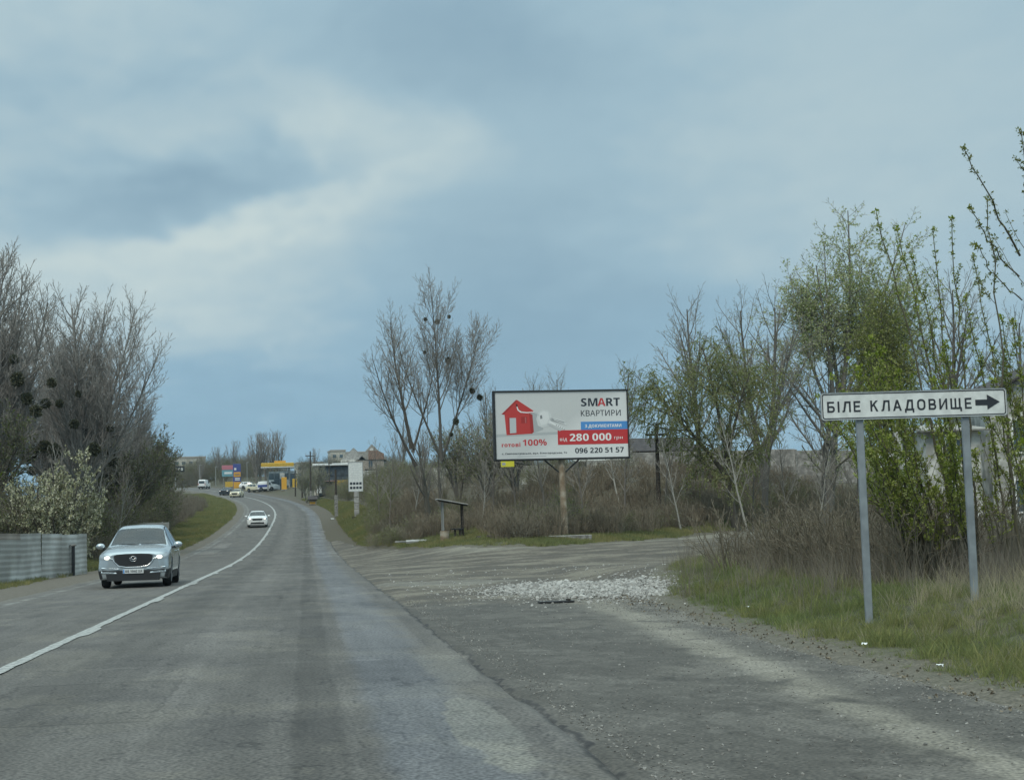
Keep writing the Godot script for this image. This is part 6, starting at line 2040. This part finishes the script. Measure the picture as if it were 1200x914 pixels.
# ---------------------------------------------------------------- the maple scrub behind the sign
func sprig(lf: MB, p: Vector3, d: Vector3, s: float, bright: float) -> void:
	# a bud burst: opposite pairs of small folded leaflets and hanging flowers
	var ca := Color(0.12, 0.125, 0.055).lerp(Color(0.21, 0.25, 0.045), bright)
	var cb := Color(0.19, 0.185, 0.09).lerp(Color(0.31, 0.34, 0.075), bright)
	for k in R.randi_range(3, 11):
		var o := (d * R.randf_range(-0.1, 0.9) + jit(0.9)).normalized()
		leaf(lf, p + jit(0.022), o, s * R.randf_range(0.35, 1.15), R.randf_range(0.2, 0.34), ca.lerp(cb, R.randf()))
	for k in 2:
		leaf(lf, p + jit(0.015), (Vector3.DOWN + jit(0.6)).normalized(), s * R.randf_range(0.5, 0.9), 0.16, cb)

func maple_stem(o: Node3D, lf: MB, base: Vector3, tip: Vector3, bow: Vector3, r: float, shoots: int, from: float, bright: float) -> void:
	var n := 12
	var pts := PackedVector3Array()
	var rad := PackedFloat32Array()
	var c := (base + tip) * 0.5 + bow
	for k in n + 1:
		var t := float(k) / n
		pts.append(base.lerp(c, t).lerp(c.lerp(tip, t), t) + jit(0.035) * (1.0 if k > 0 and k < n else 0.0))
		rad.append(lerpf(r, 0.006, pow(t, 0.8)))
	var mb := MB.new()
	var ca := Color(0.060, 0.056, 0.045).lerp(Color(0.10, 0.09, 0.06), R.randf())
	mb.tube(pts, rad, 6, ca, Color(0.10, 0.095, 0.06))
	var len := base.distance_to(tip)
	# bud bursts along the last part of the stem
	var m := int(len * (1.0 - from) * 9.0)
	for k in m:
		var t := lerpf(from, 1.0, (k + R.randf() * 0.5) / m) * n
		var i := mini(int(t), n - 1)
		var d := (pts[i + 1] - pts[i]).normalized()
		var x := d.cross(Vector3(0.2, 0.3, 0.9)).normalized().rotated(d, (k % 2) * PI / 2 + R.randf() * 0.4)
		for sgn in [-1.0, 1.0]: sprig(lf, pts[i].lerp(pts[i + 1], t - i) + x * sgn * 0.02, (d * 0.6 + x * sgn).normalized(), R.randf_range(0.035, 0.06), bright)
	for k in 3: sprig(lf, tip + jit(0.03), (pts[n] - pts[n - 1]).normalized(), 0.065, minf(bright + 0.2, 1.0))
	# side shoots in opposite pairs
	for k in shoots:
		var t := lerpf(0.22, 0.92, (k + R.randf() * 0.8) / shoots)
		var f := t * n
		var i := mini(int(f), n - 1)
		var d := (pts[i + 1] - pts[i]).normalized()
		var q := pts[i].lerp(pts[i + 1], f - i)
		var x := d.cross(jit(1.0)).normalized()
		var sl := len * R.randf_range(0.12, 0.34) * (1.15 - t)
		var dd := (d * 0.8 + x * R.randf_range(0.4, 0.9) + Vector3.UP * 0.25).normalized()
		var sp := PackedVector3Array([q])
		var sr := PackedFloat32Array([maxf(rad[i] * 0.5, 0.006)])
		for j in 5:
			dd = (dd + jit(0.10) + Vector3.UP * 0.06).normalized()
			q += dd * sl / 5.0
			sp.append(q)
			sr.append(lerpf(sr[0], 0.004, (j + 1) / 5.0))
			for e in 2: sprig(lf, q + jit(0.03), (dd + jit(0.7)).normalized(), R.randf_range(0.03, 0.055), bright)
		mb.tube(sp, sr, 4, ca, Color(0.11, 0.10, 0.06))
	part(o, "stem", mb, M.twig)

func rebase(o: Node3D, p: Vector3) -> void:   # its origin at its foot
	o.position = p
	for c in o.get_children(): c.position -= p

func make_maple() -> void:
	R.seed = 500
	var o := thing("maple_bush", "tall maple scrub with yellow-green bursting buds behind the sign", "bush", Vector3.ZERO)
	var lf := MB.new()
	var b0 := on(9.5, 21.8)
	# [tip, base offset, bow, radius, side shoots, first leaf, brightness]
	for q in [
		[Vector3(8.66, 5.90, -22.0), Vector3(0.2, 0, 0), Vector3(0.05, 0.3, 0), 0.030, 7, 0.75, 0.75],
		[Vector3(9.39, 5.85, -23.0), Vector3(0.3, 0, -0.4), Vector3(0.2, 0.2, 0), 0.032, 8, 0.55, 0.9],
		[Vector3(9.76, 5.75, -22.5), Vector3(0.1, 0, -0.2), Vector3(0.1, 0, 0.1), 0.026, 6, 0.6, 0.7],
		[Vector3(9.86, 5.80, -22.0), Vector3(0.4, 0, 0.1), Vector3(-0.05, 0.1, 0), 0.024, 5, 0.7, 0.7],
		[Vector3(9.62, 5.40, -23.0), Vector3(0.6, 0, -0.5), Vector3(0.1, 0.2, 0), 0.022, 8, 0.4, 0.6],
		[Vector3(7.78, 2.97, -21.3), Vector3(-0.3, 0, 0), Vector3(0.2, 0.8, 0.1), 0.020, 9, 0.35, 0.95],
		[Vector3(7.85, 1.90, -21.2), Vector3(-0.4, 0, 0.1), Vector3(0.2, 0.7, 0), 0.016, 7, 0.35, 0.8],
		[Vector3(8.30, 2.80, -23.6), Vector3(-0.3, 0, -0.6), Vector3(0.1, 0.7, 0), 0.018, 9, 0.3, 0.9],
		[Vector3(8.85, 4.10, -23.0), Vector3(0, 0, -0.3), Vector3(0.05, 0.6, 0), 0.024, 9, 0.35, 0.9],
		[Vector3(8.35, 3.55, -22.2), Vector3(-0.1, 0, 0.1), Vector3(0.25, 0.5, 0), 0.022, 9, 0.35, 0.9],
		[Vector3(9.15, 3.60, -21.0), Vector3(-0.2, 0, 0.4), Vector3(0.1, 0.3, 0), 0.018, 8, 0.35, 0.85],
		[Vector3(8.05, 2.40, -20.4), Vector3(-0.5, 0, 0.6), Vector3(0.1, 0.6, 0), 0.014, 7, 0.3, 0.7],
	]: maple_stem(o, lf, b0 + q[1] + Vector3(0, -0.1, 0), q[0], q[2], q[3], q[4], q[5], q[6])
	for k in 30:
		var an := R.randf() * TAU
		var bs := on(9.4 + cos(an) * 0.5, 21.9 + sin(an) * 0.5)
		var lean := R.randf_range(0.4, 1.7)
		var a2 := R.randf_range(PI * 0.55, PI * 1.35)
		maple_stem(o, lf, bs, bs + Vector3(cos(a2) * lean, R.randf_range(1.2, 3.6), sin(a2) * lean * 0.8), Vector3(0, R.randf_range(0.1, 0.5), 0), R.randf_range(0.010, 0.018), 7, 0.3, R.randf_range(0.5, 0.95))
	part(o, "foliage", lf, M.leaf)
	rebase(o, b0)
	o = thing("maple_bush", "maple scrub at the right rim with two long budding shoots against the sky", "bush", Vector3.ZERO)
	lf = MB.new()
	b0 = on(10.5, 21.3)
	for q in [
		[Vector3(10.56, 6.95, -21.0), Vector3(0.1, 0, 0.1), Vector3(0.05, 0.1, 0), 0.034, 10, 0.5, 0.15],
		[Vector3(9.98, 5.90, -21.0), Vector3(-0.3, 0, 0.2), Vector3(0.0, 0.1, 0), 0.026, 6, 0.75, 0.25],
		[Vector3(10.62, 5.42, -23.0), Vector3(0.1, 0, -0.6), Vector3(0.1, 0.1, 0), 0.020, 6, 0.5, 0.4],
		[Vector3(10.10, 4.60, -22.2), Vector3(-0.2, 0, -0.3), Vector3(0.1, 0.2, 0), 0.020, 8, 0.3, 0.85],
		[Vector3(10.75, 4.20, -22.0), Vector3(0.2, 0, -0.2), Vector3(0, 0.2, 0), 0.020, 8, 0.3, 0.8],
		[Vector3(9.60, 3.20, -20.4), Vector3(-0.2, 0, 0.5), Vector3(0.2, 0.4, 0), 0.018, 9, 0.3, 0.9],
		[Vector3(9.75, 2.30, -19.9), Vector3(-0.1, 0, 0.7), Vector3(0.1, 0.3, 0), 0.016, 8, 0.3, 0.85],
	]: maple_stem(o, lf, b0 + q[1] + Vector3(0, -0.1, 0), q[0], q[2], q[3], q[4], q[5], q[6])
	# the long shoot that forks off low in the sky at the right rim
	maple_stem(o, lf, Vector3(10.42, 5.05, -20.98), Vector3(9.47, 6.55, -20.6), Vector3(-0.03, 0.02, 0), 0.017, 0, 0.02, 0.12)
	maple_stem(o, lf, Vector3(10.40, 4.75, -21.0), Vector3(9.62, 5.72, -20.8), Vector3(-0.1, -0.05, 0), 0.012, 0, 0.2, 0.3)
	maple_stem(o, lf, Vector3(10.42, 4.40, -21.0), Vector3(9.70, 5.20, -20.9), Vector3(-0.1, -0.08, 0), 0.010, 0, 0.2, 0.3)
	for k in 14:
		var an := R.randf() * TAU
		var bs := on(10.7 + cos(an) * 0.7, 21.3 + sin(an) * 0.7)
		var lean := R.randf_range(0.2, 1.3)
		var a2 := R.randf() * TAU
		maple_stem(o, lf, bs, bs + Vector3(cos(a2) * lean, R.randf_range(1.4, 4.2), sin(a2) * lean), Vector3(0, R.randf_range(0.1, 0.4), 0), R.randf_range(0.010, 0.018), 7, 0.3, R.randf_range(0.4, 0.95))
	part(o, "foliage", lf, M.leaf)
	rebase(o, b0)
	# leafless undergrowth round their feet
	var low := shrub_mesh(205, 18, 1.7, 0.0, Color.BLACK, Color.BLACK)
	var xf := []
	var cols := PackedColorArray()
	for k in 30:
		var x := R.randf_range(8.4, 13.5)
		xf.append(place(land3(x, R.randf_range(20.5, 31.0)), R.randf_range(0.5, 0.95)))
		var g := R.randf_range(0.8, 1.2)
		cols.append(Color(g, g * 0.97, g * 0.92))
	scatter("undergrowth", "leafless brown undergrowth round the feet of the maple scrub", "undergrowth", low, xf, cols)

# ---------------------------------------------------------------- grass
func tuft(sd: int, blades: int, h: float, w: float, spread: float, droop: float, ca: Color, cb: Color) -> ArrayMesh:
	R.seed = sd
	var mb := MB.new()
	for k in blades:
		var an := R.randf() * TAU
		var o := Vector3(cos(an), 0, sin(an))
		var p := o.rotated(Vector3.UP, R.randf_range(-1, 1)) * R.randf() * spread
		var lean := R.randf_range(0.05, 0.55)
		var hh := h * R.randf_range(0.55, 1.15)
		var side := o.cross(Vector3.UP).rotated(Vector3.UP, R.randf_range(-0.8, 0.8)) * w
		var c := ca.lerp(cb, R.randf())
		var i := mb.v.size()
		for s in 4:
			var t := s / 3.0
			var q := p + o * (lean * t + droop * t * t) * hh * 0.8 + Vector3.UP * hh * (t - droop * 0.35 * t * t)
			var nn := Vector3.UP.cross(side).normalized()
			if s < 3:
				mb.vert(q - side * (1.0 - t * 0.7), nn, c)
				mb.vert(q + side * (1.0 - t * 0.7), nn, c)
			else: mb.vert(q, nn, c)
		mb.ix.append_array([i, i + 1, i + 3, i, i + 3, i + 2, i + 2, i + 3, i + 5, i + 2, i + 5, i + 4, i + 4, i + 5, i + 6])
	return mb.mesh(M.grass_blade)

func make_grass() -> void:
	var green := tuft(401, 16, 0.22, 0.0055, 0.10, 0.5, Color(0.12, 0.17, 0.055), Color(0.215, 0.26, 0.10))
	var dry := tuft(402, 11, 0.56, 0.0045, 0.10, 0.35, Color(0.27, 0.24, 0.17), Color(0.42, 0.385, 0.29))
	var stalk := tuft(403, 8, 0.95, 0.004, 0.14, 0.1, Color(0.165, 0.145, 0.122), Color(0.26, 0.235, 0.20))
	var wide := tuft(404, 22, 0.26, 0.012, 0.22, 0.5, Color(0.125, 0.155, 0.055), Color(0.215, 0.230, 0.10))
	var X := [[], [], [], []]
	var C := [PackedColorArray(), PackedColorArray(), PackedColorArray(), PackedColorArray()]
	R.seed = 410
	var meshes := [green, dry, stalk, wide]
	# the near verge: green at the rim, dry and tall behind
	for k in 52000:
		var x := R.randf_range(4.8, 15.5)
		var d := R.randf_range(8.5, 50.0)
		if x > 5.0 + d * 0.5: continue
		var sd := apron_sd(x, d)
		var n1 := nz.get_noise_2d(x * 0.5, d * 0.5)
		var n2 := nz.get_noise_2d(x * 2.2, d * 2.2)
		if sd < 0.12 + 0.35 * n2: continue
		var back := ss(1.3, 4.6, sd + 1.8 * n1 + 0.8 * n2)
		var thin := ss(0.0, 0.9, sd + 0.4 * n2)
		if R.randf() > 0.3 + 0.7 * thin: continue
		var p := land3(x, d, 0.02)
		var g := R.randf_range(0.75, 1.2)
		if R.randf() > back * 0.80 + 0.09:
			var yl := clampf(0.5 + n1 + n2 * 0.5 + R.randf_range(-0.2, 0.2), 0, 1)
			X[0].append(place(p, R.randf_range(0.35, 1.1) * lerpf(0.5, 1.0, thin) * (0.8 + 0.9 * maxf(n2, -0.3))))
			C[0].append(Color(g, g, g).lerp(Color(g * 1.9, g * 1.3, g * 1.5), yl * 0.45))
		elif d > 20.5 + 4.0 * n1 and R.randf() < 0.5:
			X[2].append(place(p, R.randf_range(0.4, 0.85), R.randf_range(0.8, 1.2)))
			C[2].append(Color(g, g, g))
		elif R.randf() < 0.42 + 0.9 * n2:
			X[1].append(place(p, R.randf_range(0.3, 0.85) * (0.65 if x < 7.4 else 1.0), R.randf_range(0.8, 1.2)))
			C[1].append(Color(g, g, g * 0.97))
	# strips of turf farther off
	for k in 30000:
		var z := R.randf()
		var x: float
		var d: float
		if z < 0.40:
			x = R.randf_range(4.5, 40.0)
			d = 61.0 + maxf(0.0, x - 9.0) * 1.27 + R.randf_range(0.2, 8.0)
			if x < 9.0: d += R.randf_range(0.0, 16.0)
		elif z < 0.62:
			d = R.randf_range(80.0, 240.0)
			x = road_x(d) + R.randf_range(6.2, 8.3)
		else:
			d = 46.0 + 260.0 * pow(R.randf(), 1.6)
			x = road_x(d) + R.randf_range(-9.5, -4.6)
		var n1 := nz.get_noise_2d(x * 0.4, d * 0.4)
		if x > 1.0 and d < 125 and apron_sd(x, d) < 0.1 + 0.5 * n1: continue
		if x < 0 and d < 80:
			var u := x - road_x(d)
			if u > -5.7 + 0.8 * n1: continue
			if u > -6.8 and R.randf() < 0.5 + n1: continue
		var g := R.randf_range(0.8, 1.2)
		X[3].append(place(land3(x, d, 0.02), R.randf_range(0.45, 1.0) * (1.0 if d < 110 else 1.5)))
		C[3].append(Color(g, g, g).lerp(Color(g * 1.7, g * 1.3, g * 1.4), clampf(0.5 + n1 * 1.2, 0, 1) * 0.6))
	scatter("green_grass", "short green grass on the near verge", "grass", green, X[0], C[0])
	scatter("dry_grass", "tall straw-coloured grass round the sign posts", "grass", dry, X[1], C[1])
	scatter("dead_stalks", "brown dead stalks on the island behind the sign", "weeds", stalk, X[2], C[2])
	scatter("verge_turf", "thin turf on the far verges", "grass", wide, X[3], C[3])

func stone_mesh(sd: int) -> ArrayMesh:
	R.seed = sd
	var mb := MB.new()
	var t := (1.0 + sqrt(5.0)) / 2.0
	var vs := []
	for q in [Vector3(-1, t, 0), Vector3(1, t, 0), Vector3(-1, -t, 0), Vector3(1, -t, 0), Vector3(0, -1, t), Vector3(0, 1, t), Vector3(0, -1, -t), Vector3(0, 1, -t), Vector3(t, 0, -1), Vector3(t, 0, 1), Vector3(-t, 0, -1), Vector3(-t, 0, 1)]:
		vs.append((q.normalized() + jit(0.28)) * Vector3(1, 0.66, 0.85))
	for f in [[0, 11, 5], [0, 5, 1], [0, 1, 7], [0, 7, 10], [0, 10, 11], [1, 5, 9], [5, 11, 4], [11, 10, 2], [10, 7, 6], [7, 1, 8], [3, 9, 4], [3, 4, 2], [3, 2, 6], [3, 6, 8], [3, 8, 9], [4, 9, 5], [2, 4, 11], [6, 2, 10], [8, 6, 7], [9, 8, 1]]:
		mb.tri(vs[f[0]], vs[f[1]], vs[f[2]])
	return mb.mesh(M.stone)

func make_small_things() -> void:
	# gravel
	var a := stone_mesh(601)
	var xf := []
	var cols := PackedColorArray()
	R.seed = 610
	for k in 8000:
		var x := 5.6 + R.randfn(0.0, 1.0)
		var d := 31.2 + R.randfn(0.0, 2.2)
		if R.randf() < 0.06:
			x = R.randf_range(1.9, 9.0)
			d = R.randf_range(27.0, 48.0)
		if x < 1.9: continue
		var e := pow((x - 5.7) / 1.9, 2) + pow((d - 31.5) / 4.8, 2)
		var s := (0.010 + 0.045 * pow(R.randf(), 2.2)) * (1.2 if e < 0.8 else 0.7)
		if R.randf() < 0.015: s *= 1.8
		var heap := 0.06 * maxf(0.0, 1.0 - e) * R.randf()
		xf.append(place(Vector3(x, land(x, d) - 0.015 + heap, -d), s, 1.0, 1.0))
		var g := R.randf_range(0.19, 0.40)
		cols.append(Color(g, g * 0.985, g * 0.93))
	scatter("gravel", "spread heap of pale crushed stone at the end of the old tarmac", "gravel", a, xf, cols)
	xf = []
	cols = PackedColorArray()
	for k in 6400:
		var d := 7.5 + 22.0 * pow(R.randf(), 1.3)
		var x: float
		var z := R.randf()
		if z < 0.14: x = 1.82 + absf(R.randfn(0.0, 0.16))
		elif z < 0.7: x = 4.9 + 0.03 * (d - 8) + R.randfn(0.0, 0.28)
		else: x = R.randf_range(1.8, 5.2)
		if x < 1.78: continue
		xf.append(place(Vector3(x, land(x, d) - 0.018, -d), R.randf_range(0.004, 0.013) * (1.4 if R.randf() < 0.1 else 1.0), 1.0, 1.0))
		var g := R.randf_range(0.10, 0.27)
		cols.append(Color(g, g * 0.97, g * 0.9))
	scatter("grit", "loose grit on the old tarmac and along the verge", "grit", stone_mesh(602), xf, cols)
	# dead leaves blown against the verge
	var mb := MB.new()
	R.seed = 620
	for k in 5: leaf(mb, jit(0.03) * Vector3(1, 0.3, 1), (jit(1.0) * Vector3(1, 0.25, 1)).normalized(), R.randf_range(0.02, 0.035), 0.4, Color(0.10, 0.08, 0.055).lerp(Color(0.20, 0.17, 0.12), R.randf()))
	var lm := mb.mesh(M.leaf_dark)
	xf = []
	for k in 420:
		var d := 8.0 + 20.0 * R.randf()
		var x := 5.05 + 0.035 * (d - 8) + R.randfn(0.0, 0.22)
		xf.append(place(Vector3(x, land(x, d) + 0.0, -d), R.randf_range(0.5, 1.1), 1.0, 0.3))
	scatter("leaf_litter", "dead leaves and bits of twig along the edge of the grass", "litter", lm, xf, PackedColorArray())
	# scraps
	for q in [[5.32, 12.6, "white paper scrap in the grass rim nearest the camera"], [5.55, 15.0, "white paper scrap at the verge below the sign"], [6.4, 22.0, "white paper scrap in the green grass left of the sign"], [-8.6, 116.0, "white scrap on the left verge behind the silver car"], [3.9, 118.0, "white scrap on the verge by the white pylon sign"], [2.6, 152.0, "white scrap farther up the right verge"]]:
		var s := 0.03 if q[1] < 40 else 0.16
		mb = MB.new()
		var pts := PackedVector3Array()
		for i in 5:
			for j in 5: pts.append(Vector3((j - 2) * s * 0.5 + R.randf_range(-0.2, 0.2) * s, s * 0.5 + R.randf_range(-0.35, 0.35) * s, (2 - i) * s * 0.5 + R.randf_range(-0.2, 0.2) * s))
		mb.grid(5, 5, pts, PackedColorArray(), PackedVector2Array())
		var o := put("paper_scrap", mb.mesh(M.sign_white), null, on(q[0], q[1]) + Vector3(0, 0.02 if q[1] > 40 else 0.05, 0))
		o.rotation.y = R.randf() * TAU
		tag(o, q[2], "litter", "scraps of litter")
	# a dark plank on the old tarmac
	var t := thing("plank", "dark flat plank lying where the old tarmac ends", "plank", Vector3(4.3, land(4.3, 26.6) - 0.01, -26.6), 0.08)
	bx(t, "board", Vector3(0.62, 0.035, 0.16), Vector3(0, 0.012, 0), "car_black", 0.006)
	bx(t, "batten", Vector3(0.05, 0.03, 0.15), Vector3(0.22, 0.044, 0), "old_wood", 0.004)
	# a pale broken slab and two lumps on the far turf
	t = thing("broken_slab", "pale broken slab lying on the turf left of the shelter", "slab", on(5.6, 77.5), 0.2)
	mb = MB.new()
	mb.prism(P([-0.7, -0.3, 0.75, -0.25, 0.6, 0.3, -0.2, 0.35, -0.6, 0.2]), 0.0, 0.1, Transform3D(Basis(Vector3.RIGHT, -PI / 2 + 0.12), Vector3(0, 0.02, 0)))
	part(t, "slab", mb, M.pale_concrete)
	bx(t, "fragment", Vector3(0.5, 0.08, 0.3), Vector3(-0.95, 0.08, 0.1), "pale_concrete", 0.01, 0.5)
	for q in [[8.0, 71.5, "dark stone on the turf right of the shelter, left of a pair"], [8.5, 71.6, "dark stone on the turf right of the shelter, right of a pair"]]:
		var o := put("dark_stone", stone_mesh(605), null, on(q[0], q[1]) + Vector3(0, 0.08, 0))
		o.scale = Vector3.ONE * 0.16
		(o.mesh as ArrayMesh).surface_set_material(0, M.old_wood)
		tag(o, q[2], "stone", "two dark stones")
	# the little shelter with its table, and the drum beside it
	t = thing("shelter", "small open shelter with a thin sloping roof on two posts", "shelter", Vector3(7.15, land(7.15, 76), -76), 0.0)
	var h := 2.62 - land(7.15, 76)
	mb = MB.new()
	mb.box(Vector3(1.55, 0.05, 1.3), Transform3D(Basis(Vector3.BACK, -0.20), Vector3(0.05, h - 0.05, 0)), 0.01)
	part(t, "roof", mb, M.pale_concrete)
	mb = MB.new()
	mb.box(Vector3(1.5, 0.07, 0.07), Transform3D(Basis(Vector3.BACK, -0.20), Vector3(0.05, h - 0.11, 0.4)), 0.01)
	part(t, "rafter", mb, M.old_wood)
	for q in [[-0.42, 0.35, 0.03], [0.55, 0.35, -0.15], [-0.42, -0.4, 0.03], [0.55, -0.4, -0.15]]:
		rod(t, "post", Vector3(q[0], -0.2, q[1]), Vector3(q[0], h - 0.07 + q[2], q[1]), 0.04, 0.04, "sign_back" if q[0] < 0 else "old_wood")
	t = thing("table", "small dark table under the shelter", "table", on(7.42, 75.7))
	bx(t, "tabletop", Vector3(0.6, 0.06, 0.5), Vector3(0, 0.42, 0), "car_black", 0.01)
	for s in [-0.12, 0.12]: bx(t, "leg", Vector3(0.07, 0.42, 0.3), Vector3(s, 0.2, 0), "old_wood", 0.01)
	t = thing("drum", "brown-grey drum standing left of the shelter's post", "drum", on(6.7, 74.8))
	mb = MB.new()
	mb.tube(PackedVector3Array([Vector3(0, -0.05, 0), Vector3(0, 0.2, 0), Vector3(0, 0.22, 0), Vector3(0, 0.24, 0), Vector3(0, 0.46, 0), Vector3(0, 0.48, 0)]), PackedFloat32Array([0.22, 0.22, 0.235, 0.22, 0.22, 0.2]), 18, Color(1, 1, 1), Color(1, 1, 1), true)
	part(t, "barrel", mb, M.rusty_post)
	bx(t, "lid", Vector3(0.3, 0.02, 0.3), Vector3(0, 0.49, 0), "old_wood", 0.008)
	# a wayside box with a dark roof by the far pole
	t = thing("wayside_box", "little orange and white box with a dark roof by the far pole", "box", on(1.0, 210))
	bx(t, "box", Vector3(1.05, 0.8, 0.8), Vector3(0, 0.45, 0), "sand_wall", 0.02)
	bx(t, "orange_panel", Vector3(0.75, 0.3, 0.04), Vector3(0, 0.3, 0.41), "orange_paint", 0.01)
	gable_roof(t, 1.3, 1.2, 0.85, 0.35, "dark_roof", 0.0)
